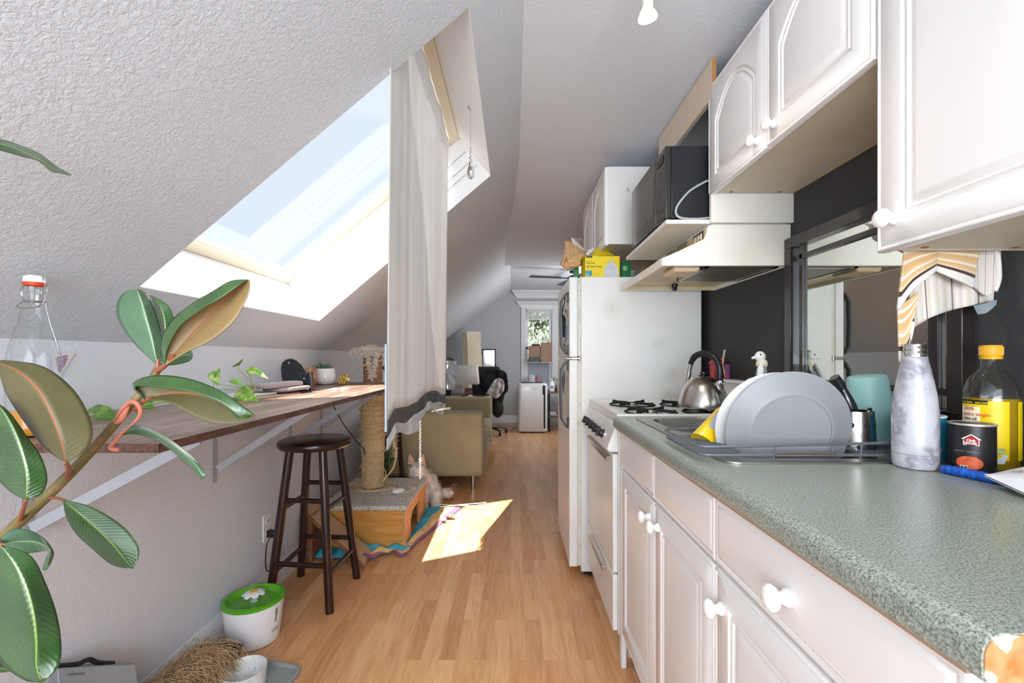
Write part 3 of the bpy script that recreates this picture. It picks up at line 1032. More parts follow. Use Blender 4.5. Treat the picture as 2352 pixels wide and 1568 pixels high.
for nm, z0, z1, hz0, hz1 in (('freezer_door', 1.132, 1.545, 1.14, 1.47), ('fridge_door', .055, 1.120, .765, 1.118)):
    b = MB(); b.box(.285, .330, FY0, FY1, z0, z1)
    d = b.build(nm, M_appl, fr, bevel=.007, seg=3)
    b = MB(); b.box(.330, .346, FY0 + .006, FY1 - .006, z0 + .004, z1 - .004)
    b.build('gasket', M_gask, d, bevel=.003)
    b = MB()
    hx = .245
    c0 = .05 if nm == 'freezer_door' else .05
    pth = [(.284, 2.358, hz1), (.270, 2.358, hz1 - .008), (hx, 2.358, hz1 - c0), (hx - .003, 2.358, (hz0 + hz1) / 2), (hx, 2.358, hz0 + c0), (.270, 2.358, hz0 + .008), (.284, 2.358, hz0)]
    rs = []
    for p in pth:
        rs.append([V((p[0] - .005, p[1] - .013, p[2])), V((p[0] + .007, p[1] - .013, p[2])), V((p[0] + .007, p[1] + .013, p[2])), V((p[0] - .005, p[1] + .013, p[2]))])
    b.rings(rs)
    b.box(.276, .285, 2.345, 2.371, hz1 - .055, hz1); b.box(.276, .285, 2.345, 2.371, hz0, hz0 + .055)
    b.build('handle', mat('handle_trim', '3d4043', .3), d, bevel=.003)
b = MB(); b.box(.27, .346, FY0 + .002, FY0 + .03, 1.121, 1.131); b.box(.268, .30, FY0 - .001, FY0 + .02, 1.123, 1.129); b.cyl((.34, FY0 + .004, 1.110), (.34, FY0 + .004, 1.142), .005)
b.build('hinge', M_steel, fr, bevel=.002)
# compressor tubing at the back edge
b = MB()
for z in (1.05, 1.2, 1.35, 1.45):
    pts = [(.966, FY0 + .03, z), (.985, FY0 + .012, z + .01), (.990, FY0 + .012, z + .045), (.984, FY0 + .012, z + .075), (.966, FY0 + .03, z + .085)]
    b.tube(bez(pts, 5), .004, 6)
b.box(.966, .975, FY0 + .02, FY0 + .05, .5, 1.5)
b.build('condenser_coil', M_blackm, fr)

# ---- mirror on the charcoal wall
mi = thing('wall_mirror', 'large wall mirror in a black latticed frame above the counter', 'mirror', (.99, 1.3, .975))
MY0, MY1, MZ0, MZ1 = .985, 1.632, .975, 1.552
b = MB(); b.box(.9905, .994, MY0 + .02, MY1 - .02, MZ0 + .02, MZ1 - .02)
b.build('mirror_glass', mat('mirror_silver', 'd8dcd8', .015, 1, mottle=(5, 'cdd2ce', .4, .8)), mi, smooth=False)
M_mf = mat('mirror_frame', '2a2325', .28, coat=.3)
b = MB()
fw_ = .036
b.box(.970, .9985, MY0, MY1, MZ1 - fw_, MZ1); b.box(.970, .9985, MY0, MY1, MZ0, MZ0 + fw_)
b.box(.970, .9985, MY0, MY0 + fw_, MZ0 + fw_, MZ1 - fw_); b.box(.970, .9985, MY1 - fw_, MY1, MZ0 + fw_, MZ1 - fw_)
b.build('outer_frame', M_mf, mi, bevel=.002)
b = MB()
o1, bw = .068, .016
b.box(.981, .9905, MY0 + fw_, MY1 - fw_, MZ1 - o1 - bw, MZ1 - o1); b.box(.981, .9905, MY0 + fw_, MY1 - fw_, MZ0 + o1, MZ0 + o1 + bw)
b.box(.981, .9905, MY0 + o1, MY0 + o1 + bw * 1.6, MZ0 + fw_, MZ1 - fw_); b.box(.981, .9905, MY1 - o1 - bw, MY1 - o1, MZ0 + fw_, MZ1 - fw_)
b.build('lattice', M_mf, mi, bevel=.001)

# ---- microwave
mw = thing('microwave', 'black microwave oven on the board shelf above the hood', 'microwave', (.77, 1.9, 1.6285))
m0, m1, mz0, mz1 = 1.664, 2.13, 1.640, 1.905
b = MB(); b.box(.575, .950, m0, m1, mz0, mz1)
b.build('case', mat('black_case', '1d1f22', .38, bump=(300, .05, .0005)), mw, bevel=.004)
b = MB(); b.box(.555, .575, m0, m0 + .115, mz0, mz1)
cpn = b.build('control_panel', mat('smoked_panel', '2b2c2e', .18, coat=.5), mw, bevel=.003)
b = MB(); b.box(.553, .575, m0 + .116, m1, mz0, mz1)
d = b.build('door', mat('dark_door', '3c3d3f', .22, coat=.4), mw, bevel=.003)
b = MB(); b.box(.552, .553, m0 + .15, m1 - .035, mz0 + .05, mz1 - .045)
b.build('window', mat('door_screen', '6f6f70', .15, .3), d)
b = MB(); b.box(.5525, .555, m0 + .02, m0 + .095, mz1 - .05, mz1 - .025)
b.build('display', mat('display', '0c0f10', .1), cpn)
b = MB()
for r_ in range(6):
    for c_ in range(3):
        b.box(.5538, .555, m0 + .02 + c_ * .027, m0 + .040 + c_ * .027, mz0 + .045 + r_ * .026, mz0 + .060 + r_ * .026)
b.box(.5535, .555, m0 + .02, m0 + .095, mz0 + .01, mz0 + .032)
b.build('buttons', mat('button_print', '4c4d50', .4), cpn, smooth=False)
b = MB()
for k in range(4):
    b.box(.65, .72, m0 - .0008, m0, mz0 + .045 + k * .011, mz0 + .050 + k * .011)
b.build('vent_slots', M_blackm, mw, smooth=False)
for x in (.60, .92):
    for y in (m0 + .03, m1 - .03):
        b = MB(); b.cyl((x, y, 1.6284), (x, y, 1.641), .012)
        b.build('foot', M_rubber, mw)
b = MB(); b.tube(bez([(.73, 1.655, 1.775), (.70, 1.652, 1.77), (.64, 1.651, 1.735), (.60, 1.651, 1.690), (.588, 1.651, 1.66), (.598, 1.650, 1.640), (.63, 1.651, 1.6335), (.68, 1.651, 1.634), (.72, 1.655, 1.64)], 8), .0042, 8)
b.build('power_cord', mat('grey_cord', 'a9abac', .5), mw)
# ================================================================== KITCHEN, LOOSE THINGS
def cylfn(c, r, th0, z0, lean=0.):
    """2D lettering wrapped round a vertical cylinder, reading left to right from outside"""
    return lambda x, y: V((c[0] + (r - lean * y) * cos(th0 + x / r), c[1] + (r - lean * y) * sin(th0 + x / r), z0 + y))
def face_ang(c):
    return atan2(-c[1], -c[0])     # direction from the thing towards the camera

# ---- kettle
kx, ky, kz = .775, 1.86, .9255
kt = thing('kettle', 'brushed steel whistling kettle with a black arched handle', 'kettle', (kx, ky, kz))
b = MB(); b.lathe([(.0, 0), (.090, 0), (.097, .006), (.0975, .014), (.094, .035), (.086, .065), (.074, .092), (.060, .108), (.056, .112)], (kx, ky, kz), n=48)
b.build('body', M_steel, kt)
b = MB(); b.lathe([(.056, .112), (.050, .119), (.030, .124), (.008, .126), (0, .126)], (kx, ky, kz), n=40)
lid = b.build('lid', M_steel, kt)
b = MB(); b.lathe([(.006, 0), (.006, .008), (.013, .012), (.013, .020), (.0, .023)], (kx, ky, kz + .125))
b.build('lid_knob', M_black, lid)
dv = V((.55, -.83, 0)).normalized()      # handle plane direction
ctr = V((kx, ky, 0))
def hp(u, z): return ctr + dv * u + V((0, 0, kz + z))
b = MB()
pth = bez([hp(.070, .100), hp(.072, .135), hp(.068, .175), hp(.045, .210), hp(.005, .222), hp(-.038, .210), hp(-.060, .178)], 6)
b.tube(pth, [.0125] * 4 + [.013] * (len(pth) - 8) + [.011] * 4, 12)
hd = b.build('handle', mat('kettle_black', '1d2023', .3), kt)
b = MB(); b.tube([hp(.078, .062), hp(.078, .080), hp(.072, .112)], [.004, .013, .0145], 12)
b.build('handle_bracket', M_chrome, hd)
b = MB(); b.tube([hp(-.080, .070), hp(-.076, .1), hp(-.060, .178)], [.009, .011, .011], 12)
b.build('handle_bracket', M_chrome, hd)
b = MB(); sd = V((.25, .95, 0)).normalized(); a = ctr + sd * .068 + V((0, 0, kz + .085)); b.tube([a, a + sd * .025 + V((0, 0, .025)), a + sd * .035 + V((0, 0, .040))], [.018, .013, .011], 14)
b.build('spout', M_steel, kt)

# ---- red container on the backguard, with a stick
rc = thing('spice_canister', 'small red canister with a flared lid on the stove backguard', 'canister', (.96, 2.14, 1.0345))
M_red = mat('red_plastic', 'b3121c', .35)
b = MB(); b.hexa([(.935, 2.115, 1.0345), (.980, 2.115, 1.0345), (.980, 2.165, 1.0345), (.935, 2.165, 1.0345), (.932, 2.112, 1.10), (.982, 2.112, 1.10), (.982, 2.168, 1.10), (.932, 2.168, 1.10)])
b.build('tin', M_red, rc, bevel=.003)
b = MB(); b.hexa([(.925, 2.105, 1.10), (.988, 2.105, 1.10), (.988, 2.175, 1.10), (.925, 2.175, 1.10), (.940, 2.12, 1.122), (.976, 2.12, 1.122), (.976, 2.16, 1.122), (.940, 2.16, 1.122)])
b.build('lid', M_red, rc, bevel=.003)
b = MB(); b.box(.938, .978, 2.118, 2.162, 1.122, 1.125)
b.build('lid_top', mat('tan_top', 'c9a15c', .6), rc)
sb = thing('spatula', 'thin pale spatula standing behind the kettle', 'utensil', (.955, 2.03, 1.034))
b = MB(); b.tube([(.950, 2.035, 1.0345), (.945, 2.06, 1.10), (.962, 2.075, 1.165)], [.004, .004, .005], 8)
b.build('shaft', mat('pale_wood', 'cdbfae', .6), sb)
b = MB(); b.box(.944, .956, 2.01, 2.034, 1.0345, 1.10)
b.build('blade', mat('purple_print', '5a4a86', .5, mottle=(80, 'c0182a', .45, .6)), sb, bevel=.002)

# ---- bird-headed bottle
bt = thing('dispenser_bottle', 'clear bottle with a white bird-shaped pourer behind the plates', 'bottle', (.93, 1.665, .9125))
bx, by, bz = .905, 1.660, .9125
b = MB(); b.lathe([(0, 0), (.026, 0), (.028, .004), (.028, .12), (.022, .155), (.017, .175), (.016, .195), (0, .195)], (bx, by, bz))
b.build('bottle', M_glass, bt)
b = MB(); b.lathe([(0, 0), (.0245, 0), (.0245, .045), (0, .045)], (bx, by, bz + .004))
b.build('liquid', mat('pale_soap', 'e8e4cf', .3), bt)
b = MB(); b.lathe([(.019, 0), (.020, .004), (.019, .016), (.014, .024), (.0, .024)], (bx, by, bz + .186))
b.build('collar', mat('cream_plastic', 'e6dcc0', .4), bt)
b = MB(); b.ball((bx - .006, by, bz + .221), (.019, .017, .020)); b.tube([(bx - .015, by, bz + .222), (bx - .032, by - .002, bz + .217), (bx - .038, by - .002, bz + .214)], [.007, .005, .003], 10)
hb = b.build('bird_head', M_white, bt)
for s_ in (-1, 1):
    b = MB(); b.ball((bx - .012, by + s_ * .0145, bz + .228), .0032, 10, 8); b.build('eye', M_black, hb)
b = MB(); b.tube(bez([(bx - .012, by - .018, bz + .195), (bx - .022, by - .03, bz + .16), (bx - .030, by - .032, bz + .12), (bx - .036, by - .030, bz + .09)], 5), [.006, .008, .010, .012, .012, .012, .011, .011, .010, .010, .010, .009, .008, .006, .005, .004], 10)
b.build('bird_neck', M_white, bt)

# ---- dish rack
rk = thing('dish_rack', 'wire dish rack laid across the near sink bowl', 'rack', (.67, 1.06, .916))
RZ = .926
rx0, rx1, ry0, ry1 = .392, .962, .952, 1.180
b = MB()
loop = rrect(rx0, rx1, ry0, ry1, .02, 4)
b.tube([(x, y, RZ) for x, y in loop] + [(loop[0][0], loop[0][1], RZ)], .0032, 8)
b.build('lower_rail', M_wire, rk)
b = MB(); b.tube([(x, y, RZ + .018 + .012 * max(0, (x - .45) / .5)) for x, y in rrect(rx0 - .004, rx1, ry0 - .004, ry1 + .004, .02, 4)] + [(rx1, ry1 - .02, RZ + .03)], .003, 8)
b.build('upper_rail', M_wire, rk)
for k in range(13):
    y = ry0 + .018 + k * (ry1 - ry0 - .036) / 12
    b = MB()
    if y < 1.075: b.tube([(rx0, y, RZ + .002), (.485, y, RZ + .002)], .0016, 6); b.tube([(.742, y, RZ + .002), (rx1, y, RZ + .002)], .0016, 6)
    else: b.tube([(rx0, y, RZ + .002), (rx1, y, RZ + .002)], .0016, 6)
    if y >= 1.075: b.build('cross_wire', M_wire, rk)
    else:
        b = MB(); b.tube([(rx0, y, RZ + .002), (.485, y, RZ + .002)], .0016, 6); b.build('cross_wire', M_wire, rk)
        b = MB(); b.tube([(.742, y, RZ + .002), (rx1, y, RZ + .002)], .0016, 6); b.build('cross_wire', M_wire, rk)
for x in (.545, .665, .725, .90):
    b = MB(); b.tube([(x, ry0, RZ - .006), (x, ry0 - .004, RZ + .020)], .0018, 6); b.build('upright_wire', M_wire, rk)
b = MB(); b.cyl((.545, ry0 - .001, RZ), (.672, ry0 - .001, RZ), .0055)
b.build('sleeve', M_steel, rk)
b = MB(); b.tube([(.485, ry0 + .02, RZ + .002), (.485, 1.08, RZ + .002)], .0022, 6); b.build('divider_wire', M_wire, rk)
b = MB(); b.tube([(.742, ry0 + .02, RZ + .002), (.742, 1.08, RZ + .002)], .0022, 6); b.build('divider_wire', M_wire, rk)

# ---- plates: discs whose axis points (nearly) along Y
def plate(name, label, c, r, m, ax, depth=.018, group=None, rimm=None, well=.62):
    b = MB()
    n_ = 72
    pr = [(0, .0), (r * well, .0), (r * well, -.002), (r * (well + .04), -.002), (r * (well + .07), .001), (r * .97, depth - .002), (r, depth), (r * .995, depth + .003), (r * .96, depth + .003), (r * (well + .03), .006), (r * well * .97, .0045), (0, .0045)]
    b.lathe(pr, c, ax, n_, cap=False)
    o = b.build(name, m)
    return tag(o, label, 'plate', group)
M_plate = mat('grey_stoneware', '8e8f91', .4, mottle=(8, '898a8c', .4, .7))
M_plate2 = mat('cream_stoneware', 'c9c8c6', .3)
plate('dinner_plate', 'large pale grey plate standing frontmost in the dish rack', (.613, 1.005, .965), .134, M_plate, (.10, .98, .18), .016)
plate('dinner_plate', 'off-white plate standing just behind the large grey plate', (.602, 1.040, .965), .131, M_plate2, (.10, .98, .18), .016)
pc0 = at(1712, 1000, 1.082)
plate('side_plate', 'grey-rimmed plate leaning behind the off-white plate', tuple(pc0), .0805, mat('mauve_rim', 'aaa5ad', .3), (.16, .97, .12), .014)
yb_ = at(1722, 1004, 1.068)
plate('small_plate', 'small yellow plate wedged between the grey-rimmed and off-white plates', tuple(yb_), .078, mat('yellow_glaze', 'd0a808', .2, coat=.4), (.12, .98, .14), .006)
b = MB()
ca_, cb_ = at(1614, 1016, 1.115), at(1680, 927, 1.16)
b.lathe([(.0, .006), (.029, .006), (.0295, 0), (.0315, 0), (.021, .100), (.018, .108), (0, .109)], ca_, (cb_ - ca_), 40, cap=False)
tag(b.build('drinking_cup', mat('yellow_glaze2', 'e3c21c', .15, coat=.5)), 'glossy yellow cup lying tilted at the left of the dish rack', 'cup')

# ---- can in the far sink bowl
cn = thing('drink_can', 'white and green drink can lying in the far sink bowl', 'can', (.60, 1.42, .79))
a = V((.545, 1.35, .865)); d_ = V((.88, .25, -.32)).normalized()
b = MB(); b.lathe([(.024, 0), (.026, .002), (.030, .008), (.030, .10), (.026, .108), (.024, .110)], a, d_, 32)
b.build('can_body', mat('can_print', 'dfe6e0', .35, .4, mottle=(20, '4c9a4e', .55, .6)), cn)
b = MB(); b.lathe([(.0245, -.001), (.026, -.0005), (.026, .002), (.0, .0015)], a, d_, 32); b.build('can_end', M_chrome, cn)

# ---- cutlery holder and utensils
hx_, hy_ = .775, 1.035
ch = thing('cutlery_holder', 'perforated steel cutlery holder in the dish rack', 'holder', (hx_, hy_, .905))
b = MB(); b.lathe([(.0, .0), (.042, 0), (.0425, .002), (.0365, .108), (.035, .108), (.0405, .004), (0, .004)], (hx_, hy_, .902), n=48, cap=False)
hb = b.build('cup_body', M_steel, ch)
fa_ = face_ang((hx_, hy_))
for (dz, k0) in ((.030, 0.), (.078, .5)):
    for k in range(8):
        a = fa_ - .55 + (k + k0) * pi / 4
        r = .0422 - (.006) * dz / .108
        b = MB(); b.lathe([(0, 0), (.0062, 0), (.0062, .0008), (0, .0008)], (hx_ + (r - .0004) * cos(a), hy_ + (r - .0004) * sin(a), .902 + dz), (cos(a), sin(a), .05), 16)
        b.build('drain_hole', M_blackm, hb)
lad = MB()
pts = [(.767, 1.03, .925), at(1972, 985, 1.03), at(1962, 958, 1.03), at(1946, 918, 1.03), at(1932, 888, 1.035), at(1916, 866, 1.035)]
pts = bez(pts, 5)
lad.tube(pts, [.006] * 6 + [.014 - .006 * abs(2 * k / (len(pts) - 12) - 1) for k in range(len(pts) - 12)] + [.011] * 6, 10)
tag(lad.build('cooking_spoon', mat('glossy_black', '1b1d20', .18, coat=.4)), 'glossy black cooking utensil leaning out of the steel holder', 'utensil')
b = MB(); b.tube(bez([(.785, 1.035, .91), at(1986, 962, 1.03), at(1996, 945, 1.03), at(1999, 935, 1.03)], 5), [.0025] * 12 + [.004, .005, .004, .002], 8)
tag(b.build('fork', M_chrome), 'slim steel fork standing in the cutlery holder', 'fork')

# ---- teal tumbler, upside down
b = MB()
c0, c1_ = at(2008, 1022, 1.10), at(1990, 862, 1.10)
L_ = (c1_ - c0).length
b.lathe([(.040, .004), (.0425, 0), (.0445, .002), (.044, L_ * .5), (.0415, L_ * .93), (.038, L_ * .99), (.030, L_ + .001), (.0, L_ + .001)], c0, c1_ - c0, 48, cap=False)
tag(b.build('tumbler', mat('teal_plastic', '8fbcb8', .4, sss=.1)), 'tall pale teal plastic tumbler turned upside down in the rack', 'tumbler')

# ---- marble-pattern bottle
mbx, mby, mbz = .798, .905, ZT
mb = thing('water_bottle', 'white marble-pattern metal water bottle with its cap off', 'bottle', (mbx, mby, mbz))
m, t = newmat('marble_print')
co = t.coord('Object')
v1 = t.math('ABSOLUTE', t.math('SUBTRACT', t.noise(co, 9, 5, .6, .3), .5))
v2 = t.noise(co, 14, 5, .65, .6)
c1 = t.ramp(v1, [(0, '8a8790'), (.03, 'a3a1a8'), (.08, 'bfbec3')])
c2 = t.mix(t.ramp(v2, [(.48, (0, 0, 0, 1)), (.68, (.7, .7, .7, 1))]), c1, '9b97a6')
t.color(c2); t.p.inputs['Roughness'].default_value = .28; t.p.inputs['Coat Weight'].default_value = .3
b = MB(); b.lathe([(0, 0), (.030, 0), (.0345, .002), (.0365, .008), (.0370, .020), (.0372, .095), (.0365, .115), (.0335, .145), (.0285, .175), (.0235, .200), (.0205, .213), (.0200, .2185), (.0185, .220)], (mbx, mby, mbz), n=56)
bb = b.build('bottle_body', m, mb)
b = MB(); b.lathe([(.0373, .0285), (.0376, .029), (.0376, .0295), (.0373, .030)], (mbx, mby, mbz), n=56, cap=False)
b.build('base_seam', M_grey, bb)
b = MB(); b.lathe([(.0185, .218), (.0185, .224), (.0195, .225), (.0195, .2275), (.0183, .229), (.0183, .233), (.0193, .234), (.0193, .2365), (.0183, .238), (.0183, .244), (.0168, .2455), (.0160, .244), (.0160, .226)], (mbx, mby, mbz), n=48, cap=False)
b.build('steel_neck', M_chrome, mb)

# ---- salt carton, pepper tin, jar, oil bottle
def can(parent_label, name, cat, c, r, z0, z1, m, lidm, lname='lid', lh=.004):
    o = thing(name, parent_label, cat, (c[0], c[1], z0))
    b = MB(); b.lathe([(0, 0), (r, 0), (r, z1 - z0), (0, z1 - z0)], (c[0], c[1], z0), n=48)
    bd = b.build('carton' if 'salt' in name else 'tin', m, o)
    b = MB(); b.lathe([(r + .0008, -lh * .6), (r + .0012, 0), (r + .0008, .001), (r - .003, .001), (r - .004, -.001), (0, -.001)], (c[0], c[1], z1), n=48, cap=False)
    b.build(lname, lidm, o)
    return o, bd
sc_, sr = (.872, .968), .036
M_blue = mat('blue_print', '0f86b4', .4)
salt, sbd = can('bright blue round salt carton with a white rim beside the marble bottle', 'salt_carton', 'carton', sc_, sr, ZT, 1.008, M_blue, M_white)
fa_ = face_ang(sc_)
text('Windsor', .0125, cylfn(sc_, sr + .0004, fa_ - .62, .978), 'lettering', M_white, sbd, .0002)
b = MB()
for (a0, a1, z0, z1) in ((-.72, .78, .9735, .9742), (-.72, .78, .992, .9927), (.76, .78, .9735, .9927)):
    patch_on_cyl(b, sc_, sr + .0004, fa_ + a0, fa_ + a1, z0, z1)
b.build('label_frame', M_white, sbd, weld='keep')
M_leafprint = mat('green_print', '4a7a2c', .5, mottle=(300, '8fae4c', .45, .6))
def blob_on_cyl(b, c, r, th, z, ra, rz, n=20):
    rs = []
    for q in (.02, .35, .7, 1.0):
        rs.append([V((c[0] + r * cos(th + q * ra * cos(a) / r), c[1] + r * sin(th + q * ra * cos(a) / r), z + q * rz * sin(a))) for a in [2 * pi * k / n for k in range(n)]])
    b.rings(rs, True, True, False)
b = MB(); blob_on_cyl(b, sc_, sr + .0005, fa_ + .25, .944, .012, .009); b.build('printed_leaves', M_leafprint, sbd, weld='keep')
b = MB(); blob_on_cyl(b, sc_, sr + .0005, fa_ - .25, .945, .010, .009); b.build('printed_tomato', mat('red_print', 'c23a22', .5), sbd, weld='keep')
b = MB(); blob_on_cyl(b, sc_, sr + .0006, fa_ + .68, .940, .007, .007); b.build('printed_garlic', mat('lilac_print', 'c9bccb', .5), sbd, weld='keep')

pc, pr_ = (.868, .862), .033
M_bk = mat('black_print', '211f20', .35)
pep, pbd = can('black round pepper tin with a red house logo and tomato print', 'pepper_tin', 'tin', pc, pr_, ZT, 1.006, M_bk, mat('tin_lid', 'cfcbc2', .3, .6))
fa_ = face_ang(pc)
def pf(x, y): return cylfn(pc, pr_ + .0005, fa_, .0)(x, y)
def poly_on(b, c, r, th, pts, off=.0005):
    vs_ = [cylfn(c, r + off, th, 0)(x, y) for x, y in pts]
    b.add(vs_, [tuple(range(len(vs_)))])
b = MB(); poly_on(b, pc, pr_, fa_, [(-.012, .968), (.010, .968), (.010, .979), (.013, .979), (-.001, .989), (-.015, .979), (-.012, .979)], .0012)
b.build('logo_outline', M_white, pbd, smooth=False, weld='keep')
b = MB(); poly_on(b, pc, pr_, fa_, [(-.0108, .9692), (.0088, .9692), (.0088, .9780), (.0102, .9782), (-.001, .9872), (-.0122, .9782), (-.0108, .9780)], .0020)
b.build('logo_house', mat('logo_red', 'a11a22', .4), pbd, smooth=False, weld='keep')
text('Club', .0062, cylfn(pc, pr_ + .0026, fa_ - .0068 / pr_, .9755), 'lettering', M_white, pbd, .0002)
text('HOUSE', .0052, cylfn(pc, pr_ + .0026, fa_ - .0098 / pr_, .9705), 'lettering', M_white, pbd, .0002)
text('poivre • pepper', .0058, cylfn(pc, pr_ + .0006, fa_ - .026 / pr_, .9545), 'lettering', mat('grey_print', '8d8b8b', .5), pbd)
b = MB(); blob_on_cyl(b, pc, pr_ + .0006, fa_ - .1, .935, .019, .0125, 28)
b.build('printed_tomato', mat('tomato_print', 'd2502c', .35, mottle=(60, 'e0714a', .4, .7)), pbd, weld='keep')
b = MB()
for k in range(5):
    a = 2 * pi * k / 5 + .3
    poly_on(b, pc, pr_, fa_, [(-.0033, .9415), (-.0033 + .006 * cos(a - .15), .9415 + .003 * sin(a - .15)), (-.0033 + .007 * cos(a + .1), .9415 + .0035 * sin(a + .1))], .001)
b.build('tomato_stalk', mat('dark_green_print', '33411d', .5), pbd, smooth=False, weld='keep')
b = MB(); poly_on(b, pc, pr_, fa_, [(-.016, .915), (-.006, .915), (-.006, .930), (-.016, .930)], .0012)
b.build('printed_tag', mat('offwhite_print', 'dcdad6', .5), pbd, smooth=False, weld='keep')
b = MB()
for (x0, x1, z0, z1) in ((-.015, -.012, .9255, .9285), (-.010, -.007, .9255, .9285), (-.015, -.012, .9205, .9235), (-.010, -.007, .9205, .9235), (-.015, -.008, .9172, .9178)):
    poly_on(b, pc, pr_, fa_, [(x0, z0), (x1, z0), (x1, z1), (x0, z1)], .0016)
b.build('tag_marks', M_bk, pbd, smooth=False, weld='keep')

jr = thing('jar', 'jar with a dark blue lid standing against the wall behind the tins', 'jar', (.945, 1.03, ZT))
b = MB(); b.lathe([(0, 0), (.030, 0), (.032, .004), (.032, .085), (0, .085)], (.945, 1.045, ZT), n=36); b.build('jar_body', mat('jar_glass', '8c8f86', .15), jr)
b = MB(); b.lathe([(.033, .082), (.0335, .085), (.0335, .098), (.031, .1), (0, .1)], (.945, 1.045, ZT), n=36); b.build('lid', mat('navy_lid', '1c1f5c', .3), jr)

oc = (.946, .902)
ob = thing('oil_bottle', 'large clear olive oil bottle with a yellow cap and yellow label', 'bottle', (oc[0], oc[1], ZT))
M_oilb = thin_glass('thin_plastic')
prof = [(0, 0), (.038, 0), (.041, .003), (.0415, .10), (.0415, .139), (.0395, .156), (.033, .176), (.023, .190), (.0155, .200), (.0145, .222)]
b = MB(); b.lathe(prof, (oc[0], oc[1], ZT), n=48, cap=False); b.build('clear_shell', M_oilb, ob)
b = MB(); b.lathe([(0, .001), (.0375, .001), (.0403, .004), (.0408, .10), (.0408, .139), (0, .139)], (oc[0], oc[1], ZT), n=48, cap=False)
b.build('oil', mat('olive_oil', 'a8860e', .08, coat=.5, mottle=(6, '8a6c0a', .4, .7)), ob)
b = MB(); b.lathe([(.0168, .215), (.0168, .221), (.0172, .2215), (.0172, .240), (.0162, .2425), (0, .2425)], (oc[0], oc[1], ZT), n=40, cap=False)
capo = b.build('cap', mat('yellow_cap', 'e0a41c', .4), ob)
b = MB()
for k in range(40):
    a = 2 * pi * k / 40
    b.box(-.0004, .0004, -.0004, .0004, 0, 0)
b = MB()
for k in range(36):
    a = 2 * pi * k / 36
    c_ = V((oc[0] + .0172 * cos(a), oc[1] + .0172 * sin(a), ZT + .223))
    b.tube([c_, c_ + V((0, 0, .016))], .0006, 4)
b.build('cap_ribs', MATS['yellow_cap'], capo, smooth=False)
fa_ = face_ang(oc)
orr = .0420
M_lab = mat('label_yellow', 'e3c400', .35)
b = MB(); patch_on_cyl(b, oc, orr, fa_ - 1.25, fa_ + .62, ZT + .022, ZT + .134, 24)
lb = b.build('label', M_lab, ob, weld='keep')
b = MB(); patch_on_cyl(b, oc, orr, fa_ + 1.0, fa_ + 2.2, ZT + .022, ZT + .134, 14)
b.build('back_label', M_lab, ob, weld='keep')
b = MB(); patch_on_cyl(b, oc, orr + .0003, fa_ - 1.25, fa_ - .1, ZT + .127, ZT + .135, 16)
lb2 = b.build('brand_strip', M_bk, lb, weld='keep')
b = MB(); poly_on(b, oc, orr, fa_, [(-.042, ZT + .066), (-.010, ZT + .060), (-.004, ZT + .078), (-.010, ZT + .108), (-.042, ZT + .108)], .0004)
M_red2 = mat('orange_red_print', 'd2502a', .5)
wt_ = MB(); patch_on_cyl(wt_, oc, orr + .0003, fa_ - 1.2, fa_ - .35, ZT + .076, ZT + .122, 10)
wt_.build('label_pale_area', mat('cream_print', 'eee7c8', .5), lb, weld='keep')
for body, z, sz, mm in (('no name   sans nom', .1288, .0052, M_lab), ('100%', .1145, .0098, M_red2), ('extra virgin', .1040, .0098, M_red2), ('olive oil', .0955, .0080, M_bk), ("huile d'olive", .0855, .0080, M_bk), ('extra-vierge', .0755, .0096, M_red2)):
    text(body, sz, cylfn(oc, orr + .0009, fa_ - .0445 / orr, ZT + z), 'lettering', mm, lb, .00015)
b = MB(); blob_on_cyl(b, oc, orr + .0010, fa_ - .42, ZT + .0625, .0125, .0055, 24); b.build('printed_oval', M_white, lb, weld='keep')
text('Simple', .0075, cylfn(oc, orr + .0016, fa_ - .0275 / orr, ZT + .0600), 'lettering', mat('navy_print', '23305c', .5), lb, .0002)
b = MB(); poly_on(b, oc, orr, fa_, [(-.0085, .9755), (-.0060, .970), (.0015, .9805), (-.0062, .9735)], .0018); b.build('tick_mark', mat('tick_red', 'c8321e', .5), lb, smooth=False, weld='keep')
b = MB(); poly_on(b, oc, orr, fa_, [(-.030, .947), (-.010, .949), (.010, .950), (.024, .944), (.018, .928), (0, .926), (-.020, .924)], .0020)
b.build('printed_dish', mat('dish_print', 'c9cfd6', .5), lb, smooth=False, weld='keep')
b = MB()
for (x, z, r) in ((-.020, .953, .006), (-.010, .950, .0055), (0, .953, .0062), (.009, .949, .006), (-.014, .958, .005), (-.004, .9585, .006), (.005, .957, .005), (.015, .953, .006)):
    blob_on_cyl(b, oc, orr + .0012 + r * .02, fa_ + x / orr, z, r, r * .8, 14)
b.build('printed_olives', mat('olive_print', '8f9a4c', .5, mottle=(140, 'b7bf78', .45, .65)), lb, weld='keep')

